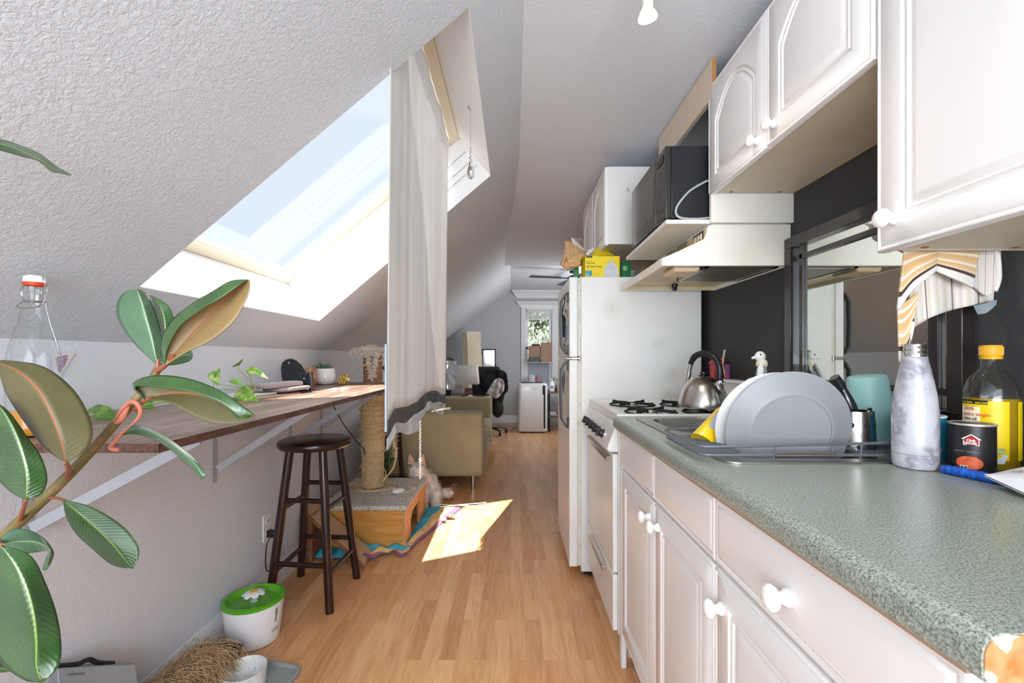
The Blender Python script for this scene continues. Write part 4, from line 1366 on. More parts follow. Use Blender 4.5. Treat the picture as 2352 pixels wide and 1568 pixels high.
# ---- crisp bag and blue cloth
m, t = newmat('chip_bag_print')
uvn = t.n('ShaderNodeUVMap'); sep = t.n('ShaderNodeSeparateXYZ'); t.t.links.new(uvn.outputs[0], sep.inputs[0])
t.color(t.ramp(t.noise(t.coord(), 12, 3), [(.4, 'e4e5e8'), (.7, 'd2d5da')]))
t.p.inputs['Roughness'].default_value = .3
M_bag = m
bag = thing('chip_bag', 'crumpled white snack bag with orange lettering at the right edge', 'bag', (.87, .76, ZT))
def bagpt(u, v):
    y = lerp(.795 - .03 * (1 - u), .50, v)
    x0 = .790 - .012 * min(1, v * 2.3)
    x = lerp(x0, .992, u)
    pr_f = (sin(pi * min(.97, max(.0, u * .95 + .0))) ** .55) * min(1, v * 3.2) ** .7
    z = ZT + .004 + .018 * (1 - min(1, v * 2.5)) + .060 * pr_f + (.012 * noise.noise(V((u * 5, v * 9, 1.3))) + .005 * noise.noise(V((u * 15, v * 22, 4)))) * pr_f
    return V((x, y, z))
b = MB(); b.grid(bagpt, 46, 46)
b.grid(lambda u, v: V((bagpt(u, v).x, bagpt(u, v).y, ZT + .001 + .0175 * (1 - min(1, v * 2.5)))), 10, 10)
b.build('foil', M_bag, bag)
def on_bag(u, v):
    u = max(0, min(1, u)); v = max(0, min(1, v))
    return bagpt(u, v) + V((-.0012, -.0004, .0012))
text('Original', .34, lambda x, y: on_bag(.24 + y * .9, .10 + x * .42), 'lettering', mat('orange_print', 'dd4a20', .4), bag, .006)
text('POTATO AND VEGETABLE SNACK', .050, lambda x, y: on_bag(.10 + y * 1.0, .10 + x * .50), 'lettering', mat('slate_print', '6c7a74', .5), bag, .0006)
b = MB()
m = mat('blue_mesh_cloth', '0d5cc4', .5, bump=(140, .9, .004), mottle=(60, '0a3f96', .4, .65))
pth = bez([(.812, .858, ZT + .007), (.815, .838, ZT + .009), (.822, .812, ZT + .009), (.832, .785, ZT + .008), (.842, .765, ZT + .007)], 8)
b.tube(pth, [.0088 + .0009 * sin(k * 1.7) for k in range(len(pth))], 12)
b.v = [(p[0], p[1], max(p[2], ZT + .0006)) for p in b.v]
tag(b.build('blue_cloth', m), 'bright blue scrunched packet lying under the front tins', 'packet')

# ---- towel hung behind the lowest wall cabinet
tw = thing('kitchen_towel', 'striped cream and orange towel hanging beside the mirror', 'towel', (.88, .95, 1.15))
m, t = newmat('striped_terry')
uvn = t.n('ShaderNodeUVMap'); sep = t.n('ShaderNodeSeparateXYZ'); t.t.links.new(uvn.outputs[0], sep.inputs[0])
v_ = sep.outputs[1]
t.color(t.ramp(v_, [(0, 'd9b483'), (.10, 'e4d9c8'), (.16, 'd8ae78'), (.26, 'e6dccb'), (.32, 'd8ae78'), (.44, 'dcb98a'), (.50, 'e7ddcd'), (.56, 'd9b27e'), (.66, 'e0c79f'), (.72, '43262b'), (.78, '43262b'), (.80, 'e6e1da'), (1, 'e9e5df')], 'CONSTANT'))
t.p.inputs['Roughness'].default_value = .95; t.p.inputs['Sheen Weight'].default_value = .4
t.bump(t.noise(t.coord(), 420, 2), .6, .0015)
M_terry = m
m, t = newmat('towel_back')
uvn = t.n('ShaderNodeUVMap'); sep = t.n('ShaderNodeSeparateXYZ'); t.t.links.new(uvn.outputs[0], sep.inputs[0])
fr_ = t.math('FRACT', t.math('MULTIPLY', sep.outputs[0], 11.))
c1 = t.ramp(fr_, [(0, 'd9cfc6'), (.5, 'cfc2b2'), (.62, 'ddd6cf')])
fr2 = t.math('FRACT', t.math('MULTIPLY_ADD', sep.outputs[0], 3.4, .35))
t.color(t.mix(t.ramp(fr2, [(.0, (0, 0, 0, 1)), (.93, (0, 0, 0, 1)), (.94, (.75, .75, .75, 1)), (1, (.75, .75, .75, 1))]), c1, '54484c'))
t.p.inputs['Roughness'].default_value = .95
t.bump(t.noise(t.coord(), 420, 2), .5, .0012)
M_towb = m
def loft2(top, bot, D0, amp, ph, nu=40, nv=20, nf=3, Db=None):
    T_, B_ = resample([V((x, y, 0)) for x, y in top], nu), resample([V((x, y, 0)) for x, y in bot], nu)
    def fn(u, v):
        i = min(nu, round(u * nu))
        p = T_[i].lerp(B_[i], v)
        d = (D0 if Db is None else lerp(D0, Db, v)) + amp * sin(ph + u * pi * nf) * (.3 + .7 * v)
        return at(p.x, p.y, d)
    b = MB(); b.grid(fn, nu, nv)
    return b
b = loft2([(2078, 560), (2130, 560), (2190, 560), (2250, 560), (2292, 565)], [(2098, 752), (2140, 728), (2185, 712), (2230, 702), (2292, 688)], .945, .006, 0, nf=5)
b.build('back_layer', M_towb, tw, solid=.003)
b = loft2([(2080, 560), (2110, 560), (2150, 562)], [(2062, 712), (2098, 665), (2148, 622)], .915, .006, 1, nf=1.6)
b.build('front_fold', M_terry, tw, solid=.006)
b = loft2([(2150, 562), (2200, 560), (2250, 560)], [(2148, 622), (2210, 648), (2232, 660)], .915, .006, 2.4, nf=1.3)
b.build('front_fold', M_terry, tw, solid=.006)
b = loft2([(2062, 700), (2085, 690), (2108, 670)], [(2066, 832), (2082, 826), (2096, 755)], .925, .004, .6, nf=1)
b.build('hanging_corner', M_terry, tw, solid=.005)
b = loft2([(2228, 570), (2260, 566), (2298, 568)], [(2234, 655), (2266, 680), (2290, 660)], .925, .005, .6, nf=1.2)
b.build('side_fold', M_towb, tw, solid=.005)
b = MB(); pts = [at(2286, 560, .92), at(2292, 600, .92), at(2293, 640, .92), at(2284, 668, .92)]; b.tube(bez(pts, 5), .005, 8)
b.build('hem', mat('terry_white', 'e9e5df', .95, bump=(260, .8, .003)), tw)
b = loft2([(2236, 702), (2262, 696), (2290, 688)], [(2246, 722), (2266, 718), (2288, 700)], .93, .002, 0, nf=2)
b.build('sewn_label', mat('grey_tag', '8a949b', .9, bump=(200, .4, .002)), tw, solid=.001)

# ---- things on top of the fridge
FZ = 1.5455
gb = thing('garbage_bag_box', 'open yellow box of kitchen garbage bags on the refrigerator', 'box', (.40, 2.37, FZ))
M_yel = mat('box_yellow', 'efd20a', .45)
c0 = at(1343, 634, 2.362); gx0 = c0.x; gx1 = at(1424, 634, 2.362).x; gz1 = at(1343, 588, 2.362).z
gx0b = gx0 - .012
y0_, y1_ = 2.362, 2.48
b = MB()
t_ = .0015
b.box(gx0, gx1, y0_, y0_ + t_, FZ, gz1); b.box(gx0, gx1, y1_ - t_, y1_, FZ, gz1); b.box(gx0, gx1, y0_, y1_, FZ, FZ + t_)
b.box(gx1 - t_, gx1, y0_, y1_, FZ, gz1); b.box(gx0, gx0 + t_, y0_, y1_, FZ, gz1)
b.build('carton', M_yel, gb, smooth=False)
b = MB()
q = [at(1352, 588, 2.47), at(1411, 586, 2.47), at(1384, 571, 2.53), at(1366, 571, 2.53)]
b.prism(q, (0, 0, .002))
b.build('open_flap', M_yel, gb, smooth=False)
b = MB(); q = [V((gx0, y0_, gz1)), V((gx0, y1_, gz1)), V((gx0 - .025, y1_, gz1 - .02)), V((gx0 - .025, y0_, gz1 - .02))]; b.prism(q, (0, 0, .0015))
b.build('side_flap', M_yel, gb, smooth=False)
def gtxt(body, px, py, size, m_, bold=0.): 
    p = at(px, py, y0_ - .0006)
    return text(body, size, lambda x, y: V((p.x + x, y0_ - .0008, p.z + y)), 'lettering', m_, gb, bold)
M_bk2 = mat('ink', '2a2a20', .5)
gtxt('quick-tie', 1347.5, 600, .0085, M_bk2)
gtxt('kitchen', 1347.5, 606, .0155, mat('green_ink', '4d6a1c', .5), .0002)
gtxt('garbage bags', 1347.5, 613.5, .0155, mat('green_ink', '4d6a1c', .5), .0002)
gtxt('45 L', 1349.5, 625, .0075, M_white)
gtxt('90', 1348, 631.5, .010, M_white, .0002)
gtxt('60.9 cm x 55.8 cm', 1362, 629, .0055, M_bk2); gtxt('24 in x 22 in', 1362, 633, .0055, M_bk2)
def grect(name, x0, y0, x1, y1, m_, off=.0004):
    a, c = at(x0, y0, y0_), at(x1, y1, y0_)
    b = MB(); b.box(a.x, c.x, y0_ - off, y0_, c.z, a.z); return b.build(name, m_, gb, smooth=False)
grect('brand_patch', 1346, 587.5, 1360, 592, M_bk2)
gtxt('no name', 1347.4, 591, .0062, M_yel)
grect('size_patch', 1345, 621, 1359.5, 633.5, mat('teal_ink', '1292a8', .5))
b = MB(); bc = at(1404, 634, y0_)
pts = [(-.035, 0), (-.039, .02), (-.036, .045), (-.026, .062), (-.014, .070), (-.022, .082), (-.018, .088), (-.006, .078), (.0, .076), (.004, .090), (.012, .092), (.010, .078), (.022, .068), (.033, .048), (.037, .022), (.034, 0)]
vs_ = [(bc.x + x, y0_ - .0009, FZ + .002 + z) for x, z in pts]
b.add(vs_, [tuple(range(len(vs_) - 1, -1, -1))]); b.build('printed_bag', mat('bag_print', 'cfd2d6', .5, mottle=(40, 'bfc3ca', .4, .6)), gb, smooth=False, weld='keep')
b = MB(); c_ = at(1356, 578, 2.43)
b.ball((c_.x, c_.y, c_.z), (.018, .02, .014)); b.ball((c_.x + .012, c_.y, c_.z + .010), (.010, .01, .012)); b.ball((c_.x - .013, c_.y, c_.z - .012), (.012, .012, .012))
b.build('pulled_bag', mat('white_film', 'e8e8ee', .3, trans=.2), gb)

# crumpled kraft paper bag
pb = thing('paper_bag', 'crumpled brown kraft paper bag sticking out beyond the refrigerator', 'paper bag', (.30, 2.50, FZ))
M_kraft = mat('kraft_paper', 'dcb585', .8, bump=(14, .5, .01, 3), mottle=(9, 'c49561', .35, .7))
def sheet(nodes, nu=10, nv=8, D=2.5, amp=.012, sd=0):
    """bilinear patch between four pixel corners with their own distances, crumpled"""
    a, b_, c_, d_ = [at(*n_) for n_ in nodes]
    mb_ = MB()
    mb_.grid(lambda u, v: (a.lerp(b_, u)).lerp(d_.lerp(c_, u), v) + V((0, 1, .3)) * amp * noise.noise(V((u * 3 + sd, v * 3, sd * 1.7))), nu, nv)
    return mb_
b = MB()
for s2 in (sheet([(1297, 552, 2.46), (1316, 554, 2.50), (1324, 596, 2.44), (1304, 594, 2.40)], sd=1), sheet([(1316, 556, 2.50), (1350, 578, 2.56), (1352, 590, 2.46), (1322, 588, 2.44)], sd=3),
           sheet([(1304, 590, 2.42), (1340, 580, 2.44), (1331, 612, 2.41), (1306, 612, 2.40)], sd=5), sheet([(1300, 576, 2.45), (1306, 590, 2.42), (1310, 618, 2.42), (1286, 608, 2.45)], sd=7, amp=.03),
           sheet([(1286, 600, 2.45), (1330, 604, 2.42), (1332, 612, 2.44), (1297, 620, 2.46)], sd=9), sheet([(1299, 556, 2.50), (1345, 575, 2.60), (1345, 612, 2.60), (1290, 606, 2.56)], sd=11)):
    b.add(s2.v, s2.f)
b.build('paper', M_kraft, pb, solid=.0012)
b = sheet([(1312, 545, 2.50), (1316, 546, 2.50), (1348, 578, 2.54), (1316, 562, 2.48)], sd=2, amp=.008)
b.build('torn_edge', mat('kraft_light', 'd8cfc2', .8), pb, solid=.0012)
g1 = MB(); a = at(1318, 634, 2.50); c_ = at(1329, 612, 2.50); g1.box(a.x, c_.x, 2.49, 2.53, FZ, c_.z)
tag(g1.build('snack_packet', mat('green_packet', '1c7a35', .3, mottle=(40, 'b9d8bb', .58, .66)), bevel=.003), 'small green packet under the brown paper bag', 'packet')
g2 = thing('mint_box', 'green printed carton right of the yellow garbage bag box', 'carton', (.56, 2.40, FZ))
a = at(1427, 634, 2.40); c_ = at(1450, 601, 2.40); b = MB(); b.box(a.x, c_.x, 2.40, 2.46, FZ, c_.z)
b.build('carton', mat('green_carton', '14703a', .35), g2, bevel=.001)
b = MB(); a2, c2_ = at(1430, 628, 2.40), at(1441, 604, 2.40); b.lathe([(0, 0), ((c2_.x - a2.x) / 2, 0), ((c2_.x - a2.x) / 2, .0008), (0, .0008)], ((a2.x + c2_.x) / 2, 2.3998, (a2.z + c2_.z) / 2), (0, -1, 0), 24)
b.build('printed_oval', mat('pale_green_print', 'a9cf9a', .5, mottle=(70, '4f9a4c', .45, .6)), g2)
b = MB()
for k, (dx, h) in enumerate(((0, .03), (.03, .022), (.06, .034))):
    pass
fo = MB(); a = at(1456, 634, 2.46); fo.box(a.x, a.x + .07, 2.44, 2.50, FZ, FZ + .05)
tag(fo.build('plastic_tub', mat('smoke_tub', '8d8a8f', .2, trans=.4)), 'small smoky plastic tub at the back of the refrigerator top', 'tub')

# ceiling smoke alarm, spotlight
sa = thing('smoke_alarm', 'round white smoke alarm on the ceiling past the refrigerator cabinet', 'alarm', (.59, 4.1, 2.17))
zc = 2.215
b = MB(); b.lathe([(.072, 0), (.072, .012), (.062, .018), (.060, .034), (.045, .040), (0, .040)], (.592, 4.1, zc), (0, 0, -1), 40)
b.build('housing', M_white, sa)
for k in range(10):
    a = 2 * pi * k / 10
    b = MB(); b.tube([(.592 + .0612 * cos(a + d_), 4.1 + .0612 * sin(a + d_), zc - .025) for d_ in (-.18, 0, .18)], .003, 6); b.build('vent_slot', M_blackm, sa)
sl_ = thing('ceiling_spotlight', 'small white ceiling spotlight with a lit reflector bulb', 'spotlight', (.34, 1.16, 2.2))
lx, ly, lz = .345, 1.17, 1.999
ax = V((-.16, -.16, 1)).normalized()
b = MB(); b.lathe([(.0135, .024), (.014, .09), (.014, .13), (.010, .135), (0, .135)], (lx, ly, lz), (0, 0, 1), 28)
b.build('lamp_holder', mat('cream_metal', 'e6dfd0', .3), sl_)
b = MB(); b.cyl((lx, ly, lz + .13), (lx, ly, 2.19), .006); b.build('stem', M_white, sl_)
b = MB(); b.lathe([(.04, 0), (.04, .010), (.034, .014), (0, .014)], (lx, ly, 2.1905), (0, 0, -1)); b.build('ceiling_rose', M_white, sl_)
b = MB(); b.lathe([(.0245, .004), (.0235, .009), (.016, .022), (.0105, .030), (.0, .031)], (lx, ly, lz), ax, 32)
bl_ = b.build('reflector', mat('warm_reflector', 'fff1dd', .2, emit=.55), sl_)
b = MB(); b.lathe([(0, 0), (.0235, 0), (.0245, .002), (.0245, .004), (0, .004)], (lx, ly, lz), ax, 32)
b.build('lens', mat('lit_lens', 'fff4e4', .3, emit=3.0), bl_)
light('spotlight_bulb', 'SPOT', (lx - .01, ly - .01, lz - .01), (.1, .1, -1), 9, (1, .86, .7), spot_size=2.2, spot_blend=.8, shadow_soft_size=.02)
# ================================================================== LEFT SIDE: SHELF AND WHAT STANDS ON IT
SZ = .970
sh = thing('wall_shelf', 'long dark-stained wooden bar shelf along the left wall', 'shelf', (-.92, 1.9, .952))
b = MB()
b.prism([(-.66, .846, .9535), (-.660, 2.97, .9535), (-1.222, 2.97, .9535), (-1.1785, 2.45, .9535), (-1.1785, .846, .9535)], (0, 0, .0165))
b.build('board', M_shelf, sh, smooth=False, bevel=.0012)
b = MB(); b.box(-.6600, -.6585, .845, 2.97, .953, .970); b.box(-1.178, -.6585, .8445, .846, .953, .970)
b.build('edge_band', M_shelfedge, sh, smooth=False)
M_brk = mat('white_bracket', 'adb0b8', .4)
def bracket(y, label, run=.40, drop=.26, wx=-1.18):
    o = thing('shelf_bracket', label, 'bracket', (wx, y, .65), 'white brackets under the bar shelf')
    b = MB(); b.box(wx + .0005, wx + .004, y - .014, y + .014, .9525 - drop - .055, .9525)
    b.cyl((wx + .003, y, .9525 - drop - .035), (wx + .006, y, .9525 - drop - .035), .005, n=14)
    b.build('wall_plate', M_brk, o, bevel=.001)
    b = MB(); b.box(wx + .004, wx + run + .02, y - .014, y + .014, .9485, .9525)
    b.build('top_arm', M_brk, o, bevel=.001)
    b = MB(); a = V((wx + .004, y, .9525 - drop)); c = V((wx + run, y, .9485)); n_ = V((-(c - a).z, 0, (c - a).x)).normalized() * .013
    w_ = V((0, .003, 0))
    a = a + V((.010, 0, .0)); c = c - V((.012, 0, .016))
    b.hexa([a - w_ - n_, a + w_ - n_, a + w_ + n_, a - w_ + n_, c - w_ - n_, c + w_ - n_, c + w_ + n_, c - w_ + n_])
    b.build('brace', M_brk, o)
bracket(1.10, 'pale metal shelf bracket nearest the camera, behind the rubber plant', .43, .235)
bracket(1.79, 'pale metal shelf bracket between the rubber plant and the stool')
bracket(2.40, 'pale metal shelf bracket above the bar stool')
bracket(2.86, 'pale metal shelf bracket beside the rope scratching post', wx=-1.212)

# ---- bottle with amber drink
bx, by = -.985, .935
bo = thing('swing_top_bottle', 'clear swing-top glass bottle with amber liquid on the bar shelf', 'bottle', (bx, by, SZ + .0005))
z0 = SZ + .001
b = MB(); b.lathe([(0, .002), (.038, 0), (.0415, .004), (.0420, .02), (.0420, .145), (.040, .165), (.034, .195), (.0245, .232), (.0185, .262), (.0165, .280), (.0165, .292), (.0195, .294), (.0195, .304), (.0165, .306)], (bx, by, z0), n=56, cap=False)
b.build('glass_body', thin_glass('bottle_glass', (.95, .97, .97)), bo)
b = MB(); b.lathe([(0, .003), (.0365, .003), (.0398, .008), (.0403, .022), (.0403, .052), (0, .052)], (bx, by, z0), n=48, cap=False)
b.build('drink', mat('amber_drink', 'c98a2a', .1, mottle=(8, 'b87820', .4, .7)), bo)
b = MB(); b.lathe([(.0165, .306), (.0175, .309), (.0175, .313), (.0, .313)], (bx, by, z0), n=32, cap=False); b.build('rubber_seal', mat('orange_seal', 'c8401e', .5), bo)
b = MB(); b.lathe([(.0165, .313), (.0175, .316), (.0165, .324), (.012, .328), (0, .329)], (bx, by, z0), n=32, cap=False); b.build('stopper', M_porc, bo)
b = MB()
for s_ in (-1, 1):
    b.tube(bez([(bx + s_ * .0185, by, z0 + .278), (bx + s_ * .021, by - .006, z0 + .292), (bx + s_ * .0215, by, z0 + .308), (bx + s_ * .0175, by, z0 + .322), (bx, by, z0 + .3235)], 5), .0013, 6)
    b.tube(bez([(bx + s_ * .0185, by, z0 + .278), (bx + s_ * .023, by - .008, z0 + .268), (bx + s_ * .022, by - .014, z0 + .262)], 5), .0013, 6)
b.tube([(bx + .0172 * cos(2 * pi * k / 24), by + .0172 * sin(2 * pi * k / 24), z0 + .274) for k in range(25)], .0013, 6)
b.tube(bez([(bx - .022, by - .014, z0 + .262), (bx, by - .021, z0 + .258), (bx + .022, by - .014, z0 + .262)], 5), .0013, 6)
b.build('wire_bail', M_steel, bo)

# ---- heart print card pinned on the wall
hc = thing('heart_card', 'white triangular pennant with a scribbled purple heart on the left wall', 'card', (-1.17, 1.16, 1.08))
M_card = mat('card_white', 'dcd9d6', .7)
def wp(px, py, off=.004):
    """point of the left wall seen at a pixel"""
    D = (1.18 - off) * F / (CX - px)
    return at(px, py, D)
b = MB(); q = [wp(118, 806), wp(172, 810), wp(128, 880)]; b.prism(q, (.0008, 0, 0)); b.build('paper', M_card, hc, smooth=False)
M_pur = mat('purple_ink', '8a4a86', .6)
hpx = [(128, 822), (133, 817), (139, 817), (142, 822), (147, 815), (154, 816), (155, 826), (148, 842), (137, 856), (131, 842)]
for k in range(9):
    y = 819 + k * 4.2
    xs = []
    for (x0, y0), (x1, y1) in zip(hpx, hpx[1:] + hpx[:1]):
        if (y0 - y) * (y1 - y) < 0: xs.append(x0 + (x1 - x0) * (y - y0) / (y1 - y0))
    if len(xs) >= 2:
        b = MB(); b.tube([wp(min(xs), y + 2, .0055), wp(max(xs), y - 3, .0055)], .0013, 5); b.build('pen_stroke', M_pur, hc)

# ---- pothos trailing along the shelf
def leaf_heart(b, base, tip, w_, nrm, fold=.25):
    base, tip = V(base), V(tip)
    ax = tip - base
    L = ax.length
    side = ax.cross(V(nrm)).normalized()
    up = side.cross(ax).normalized()
    def fn(u, v):
        s_ = 2 * u - 1
        wd = w_ * .5 * (sin(pi * v ** .62)) * (1 - .35 * v)
        return base + ax * v + side * (s_ * wd) + up * (fold * abs(s_) * wd - .12 * L * v * v)
    b.grid(fn, 6, 10)
M_poth = mat('pothos_leaf', '6f9c3a', .35, mottle=(34, 'c4cf6a', .52, .62), bump=(60, .2, .002))
M_pothd = mat('pothos_leaf_shade', '5d8a34', .35, mottle=(30, '8fae4a', .5, .66), bump=(60, .2, .002))
M_pstem = mat('pothos_stem', '9fae54', .45)
vine = thing('pothos_vine', 'pothos vine with variegated leaves trailing along the wall on the shelf', 'plant', (-1.1, 1.3, SZ))
b = MB()
vp = [(-1.165, .98, SZ + .006), (-1.16, 1.10, SZ + .010), (-1.13, 1.22, SZ + .013), (-1.155, 1.34, SZ + .008), (-1.12, 1.46, SZ + .018), (-1.08, 1.60, SZ + .010), (-1.04, 1.72, SZ + .012), (-1.02, 1.80, SZ + .035)]
b.tube(bez(vp, 8), .0026, 8)
b.build('stem', M_pstem, vine)
ups = [((-1.03, 1.76, SZ + .02), at(494, 893, 1.62), at(493, 868, 1.60), at(508, 845, 1.62), .030, (1, 0, .3)),
       ((-1.02, 1.80, SZ + .035), at(550, 850, 1.74), at(550, 838, 1.74), at(546, 829, 1.70), .055, (.2, -1, .6)),
       ((-1.02, 1.80, SZ + .035), at(566, 852, 1.76), at(566, 846, 1.76), at(616, 864, 1.74), .042, (.1, -.6, 1)),
       ((-1.02, 1.79, SZ + .03), at(528, 878, 1.70), at(530, 873, 1.70), at(562, 884, 1.70), .035, (.1, -.6, 1)),
       ((-1.0, 1.78, SZ + .02), at(552, 900, 1.74), at(545, 898, 1.74), at(590, 918, 1.66), .066, (.1, -1, .5)),
       ((-1.02, 1.76, SZ + .02), at(500, 880, 1.62), at(488, 852, 1.60), at(500, 886, 1.60), .04, (.3, -1, .2)),
       ((-1.12, 1.22, SZ + .013), at(232, 950, 1.21), at(222, 944, 1.21), at(268, 958, 1.17), .045, (.1, -1, .6)),
       ((-1.12, 1.24, SZ + .013), at(225, 935, 1.24), at(206, 938, 1.24), at(255, 936, 1.20), .03, (.1, -.8, 1)),
       ((-1.16, 1.08, SZ + .012), at(195, 948, 1.14), at(205, 944, 1.13), at(186, 962, 1.10), .03, (.1, -.8, 1)),
       ((-1.13, 1.46, SZ + .018), at(338, 926, 1.44), at(330, 926, 1.44), at(352, 938, 1.40), .035, (.1, -.8, 1)),
       ((-1.12, 1.47, SZ + .018), at(346, 924, 1.45), at(346, 922, 1.45), at(348, 912, 1.43), .018, (1, -.3, .2))]
for k, (s0, s1, l0, l1, w_, nr) in enumerate(ups):
    b = MB(); b.tube(bez([s0, V(s0).lerp(V(s1), .5) + V((0, 0, .008)), s1, l0], 5), .0014, 6); b.build('petiole', M_pstem, vine)
    b = MB(); leaf_heart(b, l0, l1, w_, nr); b.build('leaf', M_poth if k < 6 else M_pothd, vine, solid=.0006)

# ---- laptop-like white book, folders and grey pouches
pf_ = thing('folder', 'tan card folder lying at the bottom of the pile on the shelf', 'folder', (-1.0, 2.0, SZ))
def slabq(b, pts, z0, z1):
    b.prism([(x, y, z0) for x, y in pts], (0, 0, z1 - z0))
b = MB(); slabq(b, [(-1.16, 1.72), (-.985, 1.72), (-.945, 2.02), (-1.14, 2.06)], SZ + .0004, SZ + .005); b.build('card_cover', mat('tan_card', 'b39c86', .7), pf_, bevel=.001)
wb = MB(); slabq(wb, [(-1.165, 1.74), (-1.04, 1.72), (-.998, 1.92), (-1.145, 1.98)], SZ + .0056, SZ + .016)
tag(wb.build('notebook', mat('white_cover', 'd5d3d4', .5), bevel=.003), 'white notebook lying on the tan folder on the shelf', 'notebook')
def pouch(name, label, c, lx, ly, z0, h, rz, m_):
    b = MB()
    R_ = Matrix.Translation(V((c[0], c[1], z0))) @ Matrix.Rotation(rz, 4, 'Z')
    rs = []
    for t, k in ((0, .90), (.12, .98), (.5, 1.0), (.88, .98), (1, .86)):
        rs.append([R_ @ V((x * k, y * k, h * t + .10 * h * sin(3 * x / lx + 2 * y / ly) * t)) for x, y in rrect(-lx / 2, lx / 2, -ly / 2, ly / 2, min(lx, ly) * .38, 8)])
    b.rings(rs)
    o = b.build(name, m_)
    return tag(o, label, 'pouch')
M_pouch = mat('taupe_neoprene', '988a86', .75, bump=(220, .25, .001), sheen=.2)
pouch('zip_pouch', 'taupe zip pouch lying flat under another on the shelf', (-1.005, 2.02), .125, .22, SZ + .0168, .014, -.15, M_pouch)
pouch('zip_pouch', 'taupe rounded pouch topmost on the pile of folders', (-1.035, 1.98), .12, .28, SZ + .0325, .020, -.12, M_pouch)
kr = MB(); kr.tube([(-.955 + .009 * cos(a), 2.10 + .004 * sin(a), SZ + .02 + .009 * sin(a)) for a in [2 * pi * k / 20 for k in range(21)]], .0012, 6)
tag(kr.build('key_ring', M_steel), 'small metal key ring at the end of the taupe pouch', 'ring')

# ---- black leather glasses case (open flap), salt lamp, pot, tiger
gc = thing('leather_case', 'black leather case with its round flap standing open on the shelf', 'case', (-1.10, 2.40, SZ))
M_lea = mat('black_leather', '24252a', .5, bump=(160, .5, .002))
c_ = at(676, 862, 2.42)
b = MB()
b.prism([at(x, y, 2.22 + .0008 * (893 - y)) for x, y in ((645, 845), (648, 833), (656, 826), (667, 824), (679, 828), (691, 838), (700, 853), (706, 870), (708, 893), (656, 893), (647, 868))], (0, .006, .002))
for i, p in enumerate(b.v): b.v[i] = (p[0], p[1], max(p[2], SZ + .001))
fl = b.build('flap', M_lea, gc)
b = MB(); b.lathe([(0, 0), (.005, 0), (.005, .002), (0, .003)], at(664, 833, 2.264), (0, -1, 0), 16); b.build('snap', M_chrome, fl)
b = MB()
fr_pts = [at(672, 856, 2.17), at(702, 858, 2.17), at(714, 852, 2.15), at(718, 898, 2.15), at(690, 898, 2.15), at(668, 898, 2.17)]
fr_pts = [V((p.x, p.y, max(p.z, SZ + .001))) for p in fr_pts]
b.prism(fr_pts, (-.01, .045, 0))
bd = b.build('pocket', M_lea, gc, bevel=.003)
b = MB(); b.lathe([(0, 0), (.005, 0), (.005, .002), (0, .003)], at(699, 870, 2.145), (0, -1, 0), 16); b.build('snap', M_chrome, bd)
slp = MB(); c_ = at(713, 862, 2.60)
for j in range(1):
    rs = []
    for k in range(11):
        t = k / 10
        r = .040 * (1 - .25 * t) * sin(pi * (.12 + .80 * t)) ** .5
        rs.append([V((c_.x + r * (1 + .14 * noise.noise(V((cos(a) * 2, sin(a) * 2, t * 3)))) * cos(a), c_.y + r * sin(a), SZ + .001 + .105 * t)) for a in [2 * pi * i / 20 for i in range(20)]])
    slp.rings(rs)
tag(slp.build('salt_lamp', mat('salt_rock', 'd9a185', .45, mottle=(28, 'c4704c', .45, .62), sss=.2)), 'orange and pink rock salt lump beside the white plant pot', 'salt lamp')
px_, py_ = -1.118, 2.70
pt = thing('succulent_pot', 'spiky succulent in a white ceramic pot on the shelf', 'potted plant', (px_, py_, SZ))
b = MB(); b.lathe([(0, .001), (.036, .001), (.052, .010), (.060, .030), (.060, .055), (.054, .088), (.050, .096), (.047, .096), (.047, .080), (0, .078)], (px_, py_, SZ), n=48, cap=False); b.build('pot', M_porc, pt)
rnd = random.Random(3)
for k in range(26):
    a = rnd.uniform(0, 2 * pi); lean = .15 + .95 * (k / 26)
    d = V((cos(a) * sin(lean), sin(a) * sin(lean), cos(lean)))
    p0 = V((px_, py_, SZ + .082)) + V((cos(a), sin(a), 0)) * .012
    L = rnd.uniform(.030, .050) * (1 + .25 * lean)
    b = MB(); b.tube([p0, p0 + d * L * .4, p0 + d * L * .8 + V((0, 0, .003)), p0 + d * L + V((0, 0, .006))], [.004, .0055, .003, .0004], 6)
    b.build('leaf', mat('succulent_green', '4f7048', .45, mottle=(80, '7c9a70', .5, .7)), pt)
tg = thing('tiger_figurine', 'small yellow striped tiger figurine on the shelf end', 'figurine', (-.985, 2.68, SZ))
m, t = newmat('tiger_stripes')
wv = t.n('ShaderNodeTexWave'); t.t.links.new(t.coord('Object', (1, .3, .35), rot=(0, .5, 0)), wv.inputs[0]); wv.inputs['Scale'].default_value = 34; wv.inputs['Distortion'].default_value = 5; wv.inputs['Detail Scale'].default_value = 1
t.color(t.ramp(wv.outputs['Fac'], [(.0, '1d1712'), (.22, '1d1712'), (.30, 'e6b94e'), (1, 'edc866')])); t.p.inputs['Roughness'].default_value = .35
c_ = V((-1.005, 2.69, SZ))
b = MB(); b.ball(c_ + V((0, 0, .030)), (.030, .024, .029)); b.ball(c_ + V((-.018, -.008, .012)), (.014, .014, .012)); b.ball(c_ + V((.008, -.014, .010)), (.013, .014, .010))
bd = b.build('body', m, tg)
b = MB(); b.ball(c_ + V((.020, -.012, .036)), (.020, .018, .019)); b.ball(c_ + V((.008, -.014, .056)), (.005, .004, .006)); b.ball(c_ + V((.026, -.010, .056)), (.005, .004, .006)); b.build('head', m, tg)
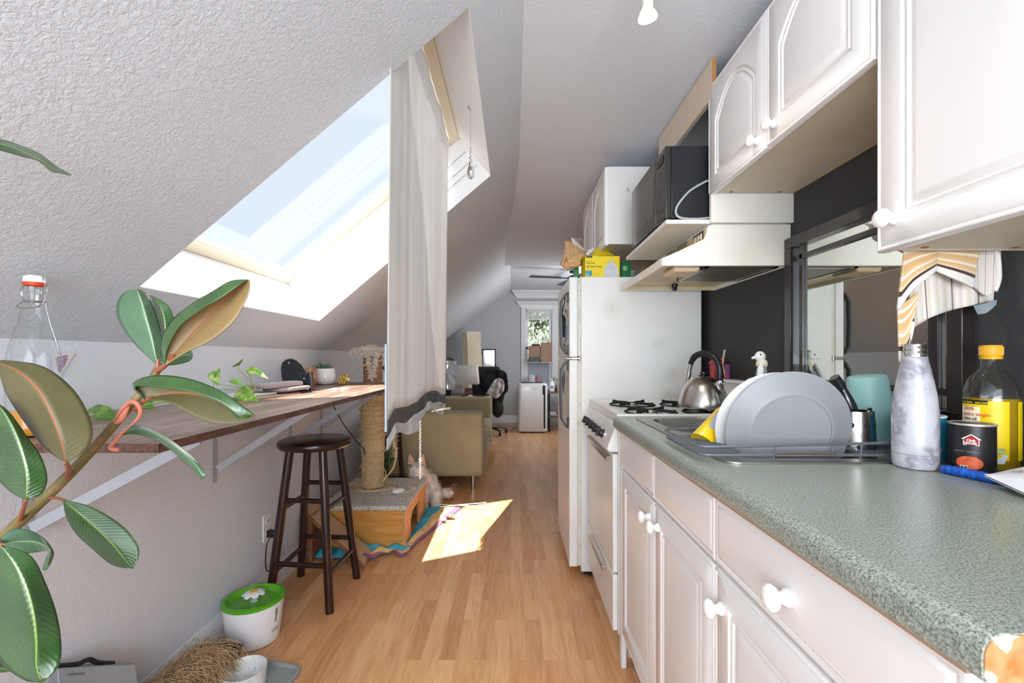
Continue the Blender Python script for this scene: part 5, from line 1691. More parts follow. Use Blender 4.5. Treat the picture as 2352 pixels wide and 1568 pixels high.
b = MB(); b.ball(c_ + V((.034, -.020, .030)), (.010, .010, .009)); b.build('muzzle', mat('cream_muzzle', 'f0dfb8', .4), tg)
ff = MB()
c_ = at(765, 896, 2.2)
rnd = random.Random(8)
for k in range(26):
    a = rnd.uniform(0, 2 * pi); r = rnd.uniform(.006, .034)
    p = V((-.85 + r * cos(a) * 1.1, 2.22 + r * sin(a), SZ + .002))
    ff.tube(bez([p, p + V((.008 * cos(a + 1), .008 * sin(a + 1), .008)), p + V((.016 * cos(a), .016 * sin(a), .002))], 4), .0013, 5)
tag(ff.build('fluff', mat('white_fluff', 'efeae4', .95)), 'tuft of white cat fur lying on the shelf', 'fur', kind='stuff')

# ---- outlet, plug and cord
ol = thing('wall_outlet', 'white wall socket with a black plug behind the stool', 'outlet', (-1.178, 2.17, .30))
oy0, oy1 = 2.135, 2.205
zo0, zo1 = .262, .385
b = MB(); b.box(-1.1798, -1.174, oy0, oy1, zo0, zo1); b.build('cover_plate', M_white, ol, bevel=.002)
for z in (.292, .352):
    b = MB(); b.lathe([(0, 0), (.017, 0), (.016, .002), (0, .002)], (-1.174, (oy0 + oy1) / 2, z), (1, 0, 0), 24)
    so = b.build('socket', M_white, ol)
    b = MB(); b.box(-1.172, -1.1715, (oy0 + oy1) / 2 - .008, (oy0 + oy1) / 2 - .005, z - .004, z + .006); b.box(-1.172, -1.1715, (oy0 + oy1) / 2 + .005, (oy0 + oy1) / 2 + .008, z - .004, z + .006); b.build('slots', M_blackm, so, smooth=False)
pg = thing('plug_and_cord', 'black plug and thin cord hanging from the wall socket', 'cord', (-1.15, 2.17, .29))
b = MB(); b.hexa([(-1.1715, 2.152, .277), (-1.1715, 2.188, .277), (-1.1715, 2.188, .309), (-1.1715, 2.152, .309), (-1.135, 2.156, .275), (-1.135, 2.184, .275), (-1.135, 2.184, .300), (-1.135, 2.156, .300)]); b.build('plug', M_black, pg, bevel=.003)
b = MB(); b.tube(bez([(-1.15, 2.155, .28), (-1.162, 2.142, .25), (-1.165, 2.135, .18), (-1.162, 2.14, .13), (-1.150, 2.16, .108), (-1.152, 2.10, .06), (-1.155, 2.02, .012), (-1.14, 1.96, .004)], 6), .0028, 8); b.build('cord', M_black, pg)
wc = MB(); wc.tube(bez([(-1.172, 2.30, .94), (-1.174, 2.31, .8), (-1.173, 2.30, .5), (-1.172, 2.32, .30), (-1.162, 2.33, .12)], 8), .0018, 6)
tag(wc.build('white_cord', mat('white_cord', 'b7bac0', .5)), 'thin pale cord running down the wall behind the stool', 'cord')
bc = MB(); bc.tube(bez([at(766, 932, 2.60), at(776, 950, 2.66), at(790, 975, 2.75), at(820, 1014, 2.9), at(838, 1040, 3.0), (-1.02, 3.12, .30), (-1.06, 3.16, .235)], 8), .0030, 8)
tag(bc.build('black_cord', M_black), 'thin black cord sloping from the shelf down behind the scratching post', 'cord')
bc = MB(); bc.tube(bez([(-1.10, 2.30, .951), (-1.05, 2.36, .92), (-1.055, 2.38, .90), (-1.08, 2.39, .89), (-1.12, 2.36, .90)], 8), .0025, 8)
tag(bc.build('cord_loop', M_black), 'short loop of black cord hanging under the shelf', 'cord')

# ---- bar stool
sx, sy = -.955, 2.19
so = thing('bar_stool', 'dark espresso wooden bar stool with a round seat', 'stool', (sx, sy, 0))
b = MB(); b.lathe([(0, .700), (.125, .700), (.158, .704), (.166, .714), (.168, .724), (.164, .735), (.152, .741), (0, .742)], (sx, sy, 0), n=64, cap=False)
b.build('seat', M_dark, so)
feet = [at(763, 1402, 0), None]
FT = [V((-.815, 2.015, 0)), V((-.805, 2.335, 0)), V((-1.105, 2.36, 0)), V((-1.105, 2.05, 0))]
ctr_ = sum(FT, V((0, 0, 0))) / 4
TP = [V((sx, sy, .705)) + (p - ctr_).normalized() * .115 for p in FT]
for f_, t_ in zip(FT, TP):
    b = MB(); b.lathe([(.0165, 0), (.0185, .004), (.0195, .35), (.0185, (t_ - f_).length)], f_, t_ - f_, 20)
    # keep the foot flat on the floor
    for i, p in enumerate(b.v):
        if p[2] < .012: b.v[i] = (p[0], p[1], max(0, p[2]) if p[2] > .006 else 0)
    b.build('leg', M_dark, so)
def on_leg(k, z): return FT[k].lerp(TP[k], z / .705)
for (a, c, zs) in ((3, 0, (.195, .475)), (1, 2, (.215, .50)), (0, 1, (.155, .435)), (2, 3, (.155, .435))):
    for z in zs:
        b = MB(); b.tube([on_leg(a, z), on_leg(c, z)], .0115, 12); b.build('rung', M_dark, so)

# ---- water fountain
fx, fy = -1.045, 1.83
fo = thing('pet_fountain', 'white pet drinking fountain with a green top and daisy spout', 'fountain', (fx, fy, 0))
rot = radians(-20)
def ell(r1, r2, z, tilt=0., n=56):
    return [V((fx + r1 * cos(a) * cos(rot) - r2 * sin(a) * sin(rot), fy + r1 * cos(a) * sin(rot) + r2 * sin(a) * cos(rot), z + tilt * sin(a))) for a in [2 * pi * k / n for k in range(n)]]
b = MB(); b.rings([ell(.088, .088, 0.001), ell(.092, .092, .004), ell(.106, .106, .12), ell(.110, .110, .158)], True, True, False); fb = b.build('bowl', M_white, fo)
b = MB(); b.rings([ell(.111, .111, .156), ell(.115, .115, .160), ell(.115, .115, .168), ell(.100, .100, .172), ell(.093, .093, .160), ell(.085, .085, .152), ell(.030, .030, .150), ell(.001, .001, .150)], True, False, True)
b.build('green_top', mat('lime_plastic', '57a81c', .25, coat=.3), fo)
fc = V((fx, fy, .186))
for k in range(7):
    a = 2 * pi * k / 7
    d = V((cos(a), sin(a), 0)); s_ = V((-sin(a), cos(a), 0))
    b = MB()
    b.grid(lambda u, v: fc + d * (.008 + .034 * v) + s_ * ((u - .5) * .030 * sin(pi * (.18 + .72 * v)) ** .6) + V((0, 0, .004 - .010 * v * v)), 6, 8)
    b.build('petal', M_white, fo, solid=.003)
b = MB(); b.lathe([(.0, .006), (.012, .005), (.015, .001), (.013, -.002), (0, -.002)], fc + V((0, 0, .002)), cap=False); b.build('flower_centre', mat('daisy_yellow', 'e6b400', .4), fo)
b = MB(); b.cyl((fx, fy, .151), (fx, fy, .186), .013, .011); b.build('spout', mat('clear_plastic', 'e8efe8', .1, trans=.7), fo)
ang = radians(-14)
b = MB()
for (z0_, z1_, w0, w1) in ((.085, .138, .0025, .006),):
    q = []
    for z, w_ in ((z0_, w0), (z1_, w1)):
        r = lerp(.092, .1065, z / .12) + .0008
        for s_ in (-1, 1):
            q.append(V((fx + r * cos(ang + s_ * w_ / r), fy + r * sin(ang + s_ * w_ / r), z)))
    b.add(q, [(0, 1, 3, 2)])
b.build('level_window', mat('smoked_window', '6d7274', .2), fb, weld='keep')
text('catit', .020, lambda x, y: V((fx + (lerp(.092, .1065, (.048 + y) / .12) + .0008) * cos(ang - .16 + x / .1), fy + (lerp(.092, .1065, (.048 + y) / .12) + .0008) * sin(ang - .16 + x / .1), .048 + y)), 'lettering', mat('dark_grey_print', '4a4d52', .5), fb)

# ---- planter tray with dried grass
pl = thing('grass_tray', 'black planter tray of dried cat grass against the left wall', 'planter', (-1.0, 1.5, 0))
tx0, tx1, ty0, ty1 = -1.158, -1.0, 1.31, 1.69
b = MB()
R0, R1 = rrect(tx0, tx1, ty0, ty1, .02, 4), rrect(tx0 + .012, tx1 - .012, ty0 + .012, ty1 - .012, .015, 4)
b.rings([[V((x, y, .001)) for x, y in R1], [V((x, y, .062)) for x, y in R0], [V((x, y, .066)) for x, y in rrect(tx0 - .004, tx1 + .004, ty0 - .004, ty1 + .004, .022, 4)], [V((x, y, .062)) for x, y in rrect(tx0 + .004, tx1 - .004, ty0 + .004, ty1 - .004, .018, 4)], [V((x, y, .038)) for x, y in R1]], True, True, True)
b.build('tray', M_black, pl)
b = MB(); b.grid(lambda u, v: (lerp(tx0 + .012, tx1 - .012, u), lerp(ty0 + .012, ty1 - .012, v), .042 + .008 * noise.noise(V((u * 5, v * 14, 0)))), 14, 30)
b.build('soil', mat('dark_soil', '1f1914', .95, bump=(90, 1, .01)), pl)
rnd = random.Random(21)
M_straw = mat('dry_grass', 'ccab82', .75, mottle=(20, 'ab8a62', .4, .65))
b = MB()
for k in range(3000):
    y0_ = rnd.uniform(1.33, 1.60); x0_ = rnd.uniform(-1.13, -1.035)
    p = V((x0_, y0_, .045))
    out = V((rnd.uniform(-.15, 1.0), rnd.uniform(-1.0, .35), 0)).normalized()
    L = rnd.uniform(.05, .115)
    h_ = rnd.uniform(.03, .085)
    q = [p, p + out * L * .3 + V((0, 0, h_)), p + out * L * .75 + V((rnd.uniform(-.012, .012), rnd.uniform(-.012, .012), h_ * .95)), p + out * L + V((rnd.uniform(-.02, .02), rnd.uniform(-.02, .02), h_ * .45 - .012))]
    q[-1].z = max(q[-1].z, .004)
    q = [V(t) for t in bez(q, 4)]
    r = rnd.uniform(.0005, .0009)
    b.tube(q, r, 3, cap=False)
tag(b.build('dry_grass', M_straw, pl), kind='stuff')

# ---- food bowl on grey mat
bx_, by_ = -.915, 1.545
bw = thing('pet_bowl', 'white speckled pet bowl on a grey tray', 'bowl', (bx_, by_, .016))
tilt_ = V((.05, -.22, 1)).normalized()
b = MB(); b.lathe([(0, .0), (.060, .0), (.066, .003), (.0685, .055), (.0695, .060), (.0675, .0605), (.064, .052), (.060, .018), (.052, .012), (0, .011)], (bx_, by_, .016), (0, 0, 1), n=56, cap=False)
m, t = newmat('terrazzo_bowl')
co = t.coord()
t.color(t.mix(t.ramp(t.noise(co, 70, 5, .7, 2), [(.60, (0, 0, 0, 1)), (.64, (1, 1, 1, 1))]), 'e2e2e0', '5a5c5c')); t.p.inputs['Roughness'].default_value = .3
b.build('dish', m, bw)
bt_ = thing('bowl_tray', 'grey silicone feeding tray under the pet bowl', 'tray', (bx_, by_, 0))
R_ = Matrix.Translation(V((-.885, 1.52, 0))) @ Matrix.Rotation(radians(-12), 4, 'Z')
def rr(ins, z, r): return [R_ @ V((x, y, z)) for x, y in rrect(-.105 + ins, .105 - ins, -.15 + ins, .15 - ins, r, 6)]
b = MB(); b.rings([rr(.004, .0005, .04), rr(0, .008, .045), rr(.001, .018, .045), rr(.006, .020, .04), rr(.012, .018, .035), rr(.015, .010, .03), rr(.10, .009, .004)], True, True, True)
b.build('tray_body', mat('grey_silicone', '8f9694', .6), bt_)

# ---- grey parcel and black lid low at the left edge
gp = thing('grey_parcel', 'light grey parcel leaning on the wall at the bottom left', 'parcel', (-1.1, 1.2, 0))
A_, B_ = at(132, 1535, 1.135), at(312, 1523, 1.30)
b = MB()
A0, B0 = V((A_.x + .05, A_.y - .03, 0)), V((B_.x + .05, B_.y - .02, 0))
b.hexa([A_, B_, B0, A0, A_ + V((-.028, .01, 0)), B_ + V((-.028, .01, 0)), B0 + V((-.03, .01, 0)), A0 + V((-.03, .01, 0))])
b.build('carton', mat('grey_film', '8b8f92', .35, mottle=(7, '7d8084', .4, .7)), gp, bevel=.003)
n_ = (B_ - A_).cross(A0 - A_).normalized()
if n_.y > 0: n_ = -n_
ux = (B_ - A_).normalized(); uy = (A_ - A0).normalized()
text('rexmate', .012, lambda x, y: A_ + ux * (.022 + x) + uy * (y - .019) + n_ * .0012, 'lettering', mat('slate_ink', '4b5054', .5), gp, .0001)
b = MB(); b.tube(bez([A_ + V((-.012, .006, .002)), A_.lerp(B_, .25) + V((-.012, .006, .004)), A_.lerp(B_, .40) + V((-.012, .006, .014)), A_.lerp(B_, .52) + V((-.012, .006, .004)), A_.lerp(B_, .72) + V((-.012, .006, .0))], 6), .006, 8)
b.build('black_strap', M_black, gp)
# ================================================================== MIDDLE: CAT TREE, CURTAIN, CAT
# ---- scratching post on a pine box
ct = thing('cat_tree', 'pine box with grey carpet top carrying a frayed rope scratching post', 'scratching post', (-.9, 3.0, 0))
bx0, bx1, by0, by1, bh = -1.135, -.640, 2.690, 3.31, .228
b = MB(); b.box(bx0, bx1 - .018, by0, by0 + .018, 0, bh); b.build('front_board', M_pine, ct, bevel=.001)
b = MB()
xs0, xs1 = bx1 - .018, bx1
b.box(xs0, xs1, by0 - .004, 2.83, 0, bh); b.box(xs0, xs1, 2.83, 3.09, .165, bh); b.box(xs0, xs1, 3.09, by1, 0.012, bh)
b.prism([(xs0, 2.83, .165), (xs0, 2.88, .165), (xs0, 2.83, .12)], (.018, 0, 0))
b.build('side_board', M_pine2, ct, bevel=.001)
b = MB(); b.box(bx0, bx0 + .018, by0 + .018, by1, 0, bh); b.build('side_board', M_pine2, ct)
b = MB(); b.box(bx0 + .018, xs0, by1 - .018, by1, 0, bh); b.build('back_board', M_pine, ct)
b = MB(); b.box(bx0 - .004, bx1 + .002, by0 - .008, by1 + .002, bh, bh + .012); b.build('top_board', mat('brown_board', '4b2f22', .7), ct)
m, t = newmat('grey_berber')
co = t.coord('Object')
vo = t.n('ShaderNodeTexVoronoi'); t.t.links.new(co, vo.inputs['Vector']); vo.inputs['Scale'].default_value = 105
t.color(t.mix(t.math('MULTIPLY', t.noise(co, 40, 3), .35), t.ramp(vo.outputs['Distance'], [(.0, 'f2ebe1'), (.45, 'dcd5ca'), (.9, '9c948a')]), 'e0d9ce')); t.p.inputs['Roughness'].default_value = .95
t.bump(t.math('SUBTRACT', 1.0, vo.outputs['Distance']), 1.0, .008)
M_berb = m
rnd = random.Random(4)
b = MB()
b.grid(lambda u, v: (lerp(bx0 - .016, bx1 + .008, u) + .004 * noise.noise(V((v * 30, 1, 0))), lerp(by0 - .022, by1 + .006, v) + .006 * noise.noise(V((u * 40, 2, 0))), bh + .0135 + .009 + .0025 * noise.noise(V((u * 60, v * 60, 0))) - (.012 if (v < .02 or u < .02 or u > .98) else 0)), 90, 90)
b.build('carpet_top', M_berb, ct, solid=.010)
cz = bh + .028
cxp, cyp = -.952, 3.075
M_rope = mat('sisal_rope', 'dcc298', .9, bump=(300, .6, .002), mottle=(60, 'c9ab7e', .4, .65))
b = MB(); b.cyl((cxp, cyp, bh + .01), (cxp, cyp, 1.165), .062, n=36); post = b.build('post_core', mat('worn_core', 'a97f62', .9, bump=(60, .4, .004), mottle=(14, '8d664c', .4, .7)), ct)
def helix(z0, z1, r, pitch, rr_, wob=0., ph=0):
    n_ = int((z1 - z0) / pitch * 26)
    return [(cxp + (r + wob * noise.noise(V((k * .09, ph, 0)))) * cos(2 * pi * k / 26 + ph), cyp + (r + wob * noise.noise(V((k * .09, ph, 5)))) * sin(2 * pi * k / 26 + ph), z0 + (z1 - z0) * k / n_ + wob * .9 * sin(2 * pi * k / 26 * .97 + ph) * (1 if wob else 0)) for k in range(n_ + 1)]
b = MB(); b.tube(helix(cz + .005, .50, .070, .0088, .0044), .0046, 6); b.build('rope_wrap', M_rope, ct)
b = MB(); b.tube(helix(.50, .88, .0735, .0085, .0048), .0048, 6); b.build('rope_wrap', M_rope, ct)
b = MB()
for k in range(11):
    z = .60 + k * .024
    b.tube([(cxp + (.082 + .006 * sin(k)) * cos(a), cyp + (.082 + .006 * sin(k)) * sin(a), z + .018 * sin(a * 1 + k * 1.1) + .008 * sin(3 * a + k)) for a in [2 * pi * j / 40 for j in range(41)]], .0045, 6)
for k in range(4):
    b.tube([(cxp + .084 * cos(a), cyp + .084 * sin(a), .33 + .2 * k * .5 + .09 * sin(a * .5 + k)) for a in [-pi + 1.4 * pi * j / 30 for j in range(31)]], .0042, 6)
b.build('loose_loops', M_rope, ct)
b = MB()   # ropes across the top and the hanging frayed end
b.tube(bez([(cxp + .07, cyp - .07, .90), (cxp - .0, cyp - .09, .915), (cxp - .075, cyp - .03, .90), (cxp - .06, cyp + .05, .89)], 8), .006, 8)
b.tube(bez([(cxp + .09, cyp - .06, .95), (cxp + .02, cyp - .09, .915), (cxp - .07, cyp - .05, .895)], 8), .006, 8)
b.tube(bez([(cxp - .085, cyp - .06, 1.055), (cxp - .04, cyp - .085, 1.075), (cxp + .04, cyp - .07, 1.10), (cxp + .085, cyp - .03, 1.12)], 8), .005, 8)
b.tube(bez([(cxp + .085, cyp - .02, .80), at(905, 985, 3.05), at(904, 1015, 3.05), at(910, 1040, 3.04), at(904, 1072, 3.03), at(890, 1092, 3.02), at(878, 1106, 3.0)], 8), .0055, 8)
b.build('hanging_rope', M_rope, ct)
b = MB(); rnd = random.Random(2)
for k in range(520):
    if k < 150:
        p = at(rnd.uniform(902, 912), rnd.uniform(985, 1050), 3.04)
    elif k < 220:
        p = at(rnd.uniform(828, 842), rnd.uniform(975, 1015), 3.0)
    else:
        a = rnd.uniform(0, 2 * pi); p = V((cxp + .078 * cos(a), cyp + .078 * sin(a), rnd.uniform(.30, .9)))
    d = V((rnd.uniform(-1, 1), rnd.uniform(-1, 1), rnd.uniform(-1, 1))).normalized() * rnd.uniform(.012, .03)
    b.tube([p, p + d * .6 + V((0, 0, .003)), p + d], .0006, 3, cap=False)
fz = b.build('frayed_fibres', mat('sisal_fibre', 'e8d6b2', .9), ct); fz['kind'] = 'stuff'
b = MB()
for k, r in enumerate((.10, .125, .15, .118)):
    b.tube(bez([(cxp + r * (1.1 + .15 * sin(2 * a + k)) * cos(a), cyp - .02 + r * .8 * sin(a), cz + .004 + .002 * k) for a in [2 * pi * j / 14 + k for j in range(13)]], 4), .0042, 6)
b.tube(bez([at(955, 1112, 3.0), at(945, 1126, 2.95), at(915, 1134, 2.93), at(900, 1126, 2.95)], 8), .004, 6)
for i, p in enumerate(b.v): b.v[i] = (p[0], p[1], max(p[2], cz - .002) if p[2] < cz + .03 else cz + .006)
b.build('fallen_rope', M_rope, ct)
b = MB(); b.lathe([(0, 0), (.066, 0), (.075, .006), (.07, .014), (0, .014)], (cxp, cyp, 1.165)); b.build('top_cap', mat('worn_cap', 'c9a98c', .9), ct)
b = MB(); rnd = random.Random(9)
for k in range(2200):
    a = rnd.uniform(0, 2 * pi); r = rnd.uniform(0, .095) ** 1.0
    p = V((cxp - .01 + r * 1.25 * cos(a), cyp + r * sin(a), 1.178 + rnd.uniform(0, .035) * (1 - r / .1)))
    if k % 3 == 0: p = V((cxp + rnd.uniform(-.12, .07), cyp - .06 + rnd.uniform(-.03, .02), 1.17 - abs(rnd.gauss(0, .016))))
    if k % 9 == 0:
        t_ = rnd.random(); p = V((cxp - .012 + .05 * t_ * .5 + rnd.uniform(-.004, .004), cyp - .078, 1.165 - .18 * t_))
    if k % 9 == 1:
        t_ = rnd.random(); p = V((cxp + .048 - .022 * t_ + rnd.uniform(-.006, .006), cyp - .072, 1.165 - .17 * t_))
    d = V((rnd.uniform(-1, 1), rnd.uniform(-1, 1), rnd.uniform(-.8, .5))).normalized() * rnd.uniform(.010, .028)
    b.tube(bez([p, p + d * .5 + V((0, 0, .004)), p + d], 2), .0019, 3, cap=False)
b.ball((cxp - .008, cyp, 1.185), (.098, .085, .022), 24, 10)
fz = b.build('cat_fur', mat('cat_fluff', 'e9ddd0', .95, sheen=.3), ct); fz['kind'] = 'stuff'

# ---- toy mouse
mo = thing('toy_mouse', 'white toy mouse with black spots on the carpet top', 'toy', (-.76, 2.98, cz))
c_ = at(915, 1117, 2.93); c_.z = cz + .016
mdir = V((.75, .55, 0)).normalized()
q_ = mdir.to_track_quat('X', 'Z').to_matrix().to_4x4()
b = MB(); b.X = Matrix.Translation(c_) @ q_; b.ball((0, 0, 0), (.042, .022, .017)); body = b.build('body', mat('toy_plush', 'e6e2dc', .8, mottle=(50, '2a2a2a', .70, .73)), mo)
for s_ in (-1, 1):
    b = MB(); b.X = Matrix.Translation(c_) @ q_; b.ball((-.026, s_ * .014, .014), (.006, .007, .007)); b.build('ear', MATS['toy_plush'], mo)
b = MB(); b.tube(bez([c_ + mdir * -.042, c_ + V((-.07, -.03, -.010)), c_ + V((-.095, -.01, -.012)), c_ + V((-.11, -.02, -.012))], 5), .002, 6); b.build('tail', M_white, mo)

# ---- cardboard scratcher ramp
cs = thing('scratcher_ramp', 'sloping cardboard cat scratcher with brown ends behind the stool', 'scratcher', (-1.0, 2.55, 0))
M_cardb = mat('cardboard', 'bd9c78', .85, bump=(260, .5, .002)); M_cardd = mat('cardboard_edge', '96694a', .8, mottle=(30, '7d5238', .4, .6))
A_, B_, C_, D_ = at(682, 1192, 2.58), at(704, 1172, 2.66), at(848, 1270, 2.62), at(833, 1310, 2.36)
A_ = at(676, 1196, 2.50)
A2, B2, C2, D2 = V((-1.155, 2.52, .265)), V((-1.15, 2.66, .265)), V((-.815, 2.60, .012)), V((-.80, 2.43, .012))
b = MB(); u_ = V((0, 0, .022)); b.hexa([A2, B2, C2, D2, A2 + u_, B2 + u_, C2 + u_, D2 + u_]); b.build('scratch_pad', M_cardb, cs, bevel=.002)
b = MB(); dd = V((0, -.012, -.006)); b.hexa([A2 + dd, A2, D2, D2 + dd + V((0, 0, .0)), A2 + dd + u_ * .8, A2 + u_ * .8, D2 + u_ * .8, D2 + dd + u_ * .8]); b.build('side_rail', M_cardd, cs, bevel=.002)
b = MB(); b.box(-1.155, -1.11, 2.50, 2.66, 0, .262); b.build('support_end', M_cardd, cs, bevel=.01, seg=4)

# ---- towel under the cat tree
tb = thing('beach_towel', 'bright blue and yellow patterned towel rucked under the pine box', 'towel', (-.62, 3.0, 0))
m, t = newmat('bright_towel')
uvn = t.n('ShaderNodeUVMap'); sep = t.n('ShaderNodeSeparateXYZ'); t.t.links.new(uvn.outputs[0], sep.inputs[0])
base = t.ramp(sep.outputs[0], [(0, '48b0c8'), (.42, '4fb4cc'), (.45, 'e8c884'), (.80, 'e8c078'), (.82, 'b05c74'), (.92, '7d5f80'), (1, '5d5570')], 'CONSTANT')
pat = t.ramp(t.noise(t.coord('Object', (1, .4, 1)), 60, 3, .6, 1), [(.56, (0, 0, 0, 1)), (.60, (.8, .8, .8, 1))])
msk = t.ramp(sep.outputs[0], [(.0, (0, 0, 0, 1)), (.5, (1, 1, 1, 1)), (.8, (0, 0, 0, 1))], 'CONSTANT')
t.color(t.mix(t.math('MULTIPLY', pat, msk), base, 'b0506a')); t.p.inputs['Roughness'].default_value = .95
t.bump(t.noise(t.coord(), 240, 3), .7, .003)
M_tow = m
def tws(u, v):
    # outer edge runs along the floor from the box's near corner to beyond its far end
    ex = lerp(-.625, -.385, v ** 1.1); ey = lerp(2.60, 3.42, v)
    ix = -.655; iy = lerp(2.72, 3.42, v)
    x = lerp(ix, ex, u); y = lerp(iy, ey, u)
    return V((x, y, .004 + .020 * sin(pi * u) * (.4 + .6 * abs(sin(v * 7))) + .006 * noise.noise(V((u * 4, v * 12, 2)))))
b = MB(); b.grid(tws, 26, 60); b.build('side_spread', M_tow, tb, solid=.004)
def twf(u, v):
    # rucked front corner
    a = V((lerp(-.94, -.60, v), 2.675, 0)); c = V((lerp(-.86, -.60, v), lerp(2.50, 2.60, v), 0))
    p = a.lerp(c, u)
    return V((p.x, p.y - .02 * sin(v * 9) * u, .006 + .030 * abs(sin(u * 4 + v * 6)) * (1 - v * .6) + .016 * sin(v * 11) ** 2))
b = MB(); b.grid(twf, 24, 40); b.build('front_corner', M_tow, tb, solid=.004)
def twl(u, v): return V((lerp(-1.10, -.93, u), lerp(2.52, 2.675, v), .006 + .05 * abs(sin(u * 5 + 1)) * abs(sin(v * 3 + .4)) + .006 * noise.noise(V((u * 9, v * 9, 1)))))
b = MB(); b.grid(twl, 24, 18); b.build('bunched_end', mat('blue_terry', '4aa9c4', .95, bump=(240, .7, .003)), tb, solid=.004)

# ---- wand toy
wd = thing('wand_toy', 'pair of thin white wand sticks lying on the floor by the sun patch', 'toy', (-.3, 3.3, 0))
for (a, c) in ((((1002, 1166)), (1116, 1172)), (((1010, 1172)), (1117, 1162))):
    pa = at(a[0], a[1], EYE * F / (a[1] - CY)); pc_ = at(c[0], c[1], EYE * F / (c[1] - CY))
    pa.z = pc_.z = .028
    b = MB(); b.tube([pa, pc_], .0035, 8); b.build('stick', mat('wand_white', 'e6ddd0', .5), wd)
def fl_(px, py, z=.004):
    D = (EYE - z) * F / (py - CY); p = at(px, py, D); return p
b = MB(); b.tube(bez([fl_(1064, 1162), fl_(1080, 1156), fl_(1098, 1152, .02), fl_(1108, 1156, .02), fl_(1112, 1164)], 6), .0012, 6); b.build('string', M_black, wd)
b = MB(); c_ = fl_(1034, 1184, .03); b.ball(c_, (.030, .018, .014)); b.build('feather_lure', mat('brown_fluff', '7a5a50', .95, bump=(120, 1, .01), mottle=(40, 'b99a8c', .5, .6)), wd)
b = MB(); c_ = fl_(1018, 1192, .03); b.ball(c_, (.016, .012, .010)); b.build('ribbon', mat('paper_ribbon', 'e8e2dc', .6), wd)
tf = MB(); c_ = fl_(1044, 1113, .012)
for dx in (-.017, .017):
    tf.tube(bez([c_ + V((dx - .014, 0, 0)), c_ + V((dx, -.010, .008)), c_ + V((dx + .014, 0, 0)), c_ + V((dx, .010, -.004)), c_ + V((dx - .012, .002, 0))], 5), .005, 6)
tag(tf.build('bow_toy', mat('pink_stripe', 'c9a3a8', .7, mottle=(70, '6a3a4a', .5, .56))), 'small pink striped bow toy on the floor by the sofa', 'toy')

# ---- curtain at the skylight
cu = thing('curtain', 'cream curtain strip hanging from the skylight, plastic along its hem', 'curtain', (-.33, 1.75, .9))
m, t = newmat('curtain_cloth')
co = t.coord('Object')
t.color(t.ramp(t.noise(t.coord('Object', (1, 2, .35)), 3, 4), [(.4, 'efebe6'), (.7, 'e4dfd8')])); t.p.inputs['Roughness'].default_value = .9
wv = t.n('ShaderNodeTexWave', bands_direction='Y'); t.t.links.new(t.coord('Object'), wv.inputs[0]); wv.inputs['Scale'].default_value = 3.1; wv.inputs['Distortion'].default_value = 2.2
t.bump(wv.outputs['Fac'], .25, .01)
M_curt = m
_tr = t.n('ShaderNodeBsdfTranslucent'); _tr.inputs[0].default_value = lin('efeeec')
_mx = t.n('ShaderNodeMixShader'); _mx.inputs[0].default_value = .42
t.t.links.new(t.p.outputs[0], _mx.inputs[1]); t.t.links.new(_tr.outputs[0], _mx.inputs[2]); t.t.links.new(_mx.outputs[0], t.out.inputs[0])
CY0, CY1 = 1.205, 2.27
def cux(y): return -.337 + .0035 * sin((y - 1.2) * 17) + .0015 * sin((y - 1.2) * 41)
def hem(t_):   # height of the fabric's lower edge, t_ 0 near end .. 1 far end
    y = lerp(CY0, CY1, t_)
    px = CX + cux(y) * F / y
    pts = [(890, 968), (905, 938), (935, 933), (958, 922), (975, 903), (990, 897), (1003, 897), (1012, 903), (1031, 905)]
    for (x0, y0), (x1, y1) in zip(pts, pts[1:]):
        if px <= x1: py = lerp(y0, y1, max(0, (px - x0) / (x1 - x0))); break
    else: py = 905
    return EYE - (py - CY) * y / F
def curt_top(y): return 2.225
b = MB(); b.grid(lambda u, v: V((cux(lerp(CY0, CY1, u)) + .012 * v, lerp(CY0, CY1, u), lerp(hem(u), 2.225, v))), 110, 40)
b.build('cloth', M_curt, cu, solid=.0015)
M_film = mat('clear_film', 'dfe4ea', .12, alpha=.42, bump=(14, .6, .02))
M_tape = mat('black_band', '3a3a3d', .4)
b = MB(); b.grid(lambda u, v: V((cux(lerp(CY0, CY1, u)) - .002 * v + .002 * sin(u * 30) * (1 - v), lerp(CY0, CY1, u), lerp(hem(u) - .045 + .006 * sin(u * 25), hem(u), v))), 110, 4)
b.build('dark_band', M_tape, cu, solid=.001)
b = MB(); b.grid(lambda u, v: V((cux(lerp(CY0, CY1, u)) + .004 * sin(u * 24) * (1 - v), lerp(CY0, CY1, u), lerp(hem(u) - .085 + .014 * sin(u * 13 + .5), hem(u) - .044 + .006 * sin(u * 25), v))), 110, 5)
b.build('plastic_hem', M_film, cu, solid=.0006)
b = MB(); b.box(-.339, -.334, CY0 - .010, CY0 - .001, .935, 1.165); b.build('film_edge', mat('blue_film', 'b9c3ce', .15, alpha=.75), cu)
b = MB(); b.grid(lambda u, v: at(lerp(1026, lerp(1044, 1050, v), u), lerp(895, 828, v), 2.28 + .02 * sin(v * 9 + u * 3)), 6, 14); b.build('plastic_flap', mat('grey_film2', 'a9adb2', .12, alpha=.55, bump=(30, .9, .03)), cu, solid=.0006)
b = MB(); b.tube([at(992, 945, 2.05), at(1033, 937, 2.2)], [.003, .006], 8); b.build('pale_rod', mat('pale_rod', 'e8d9b8', .5), cu)
rp = MB()
rx_, ry_ = at(965, 940, 1.615).x, 1.615
pts = []
rnd = random.Random(6)
for k in range(70):
    z = lerp(.905, .70, k / 69)
    pts.append((rx_ + .0022 * sin(k * 1.9), ry_ + .0022 * cos(k * 1.9), z))
q_ = bez(pts, 4)
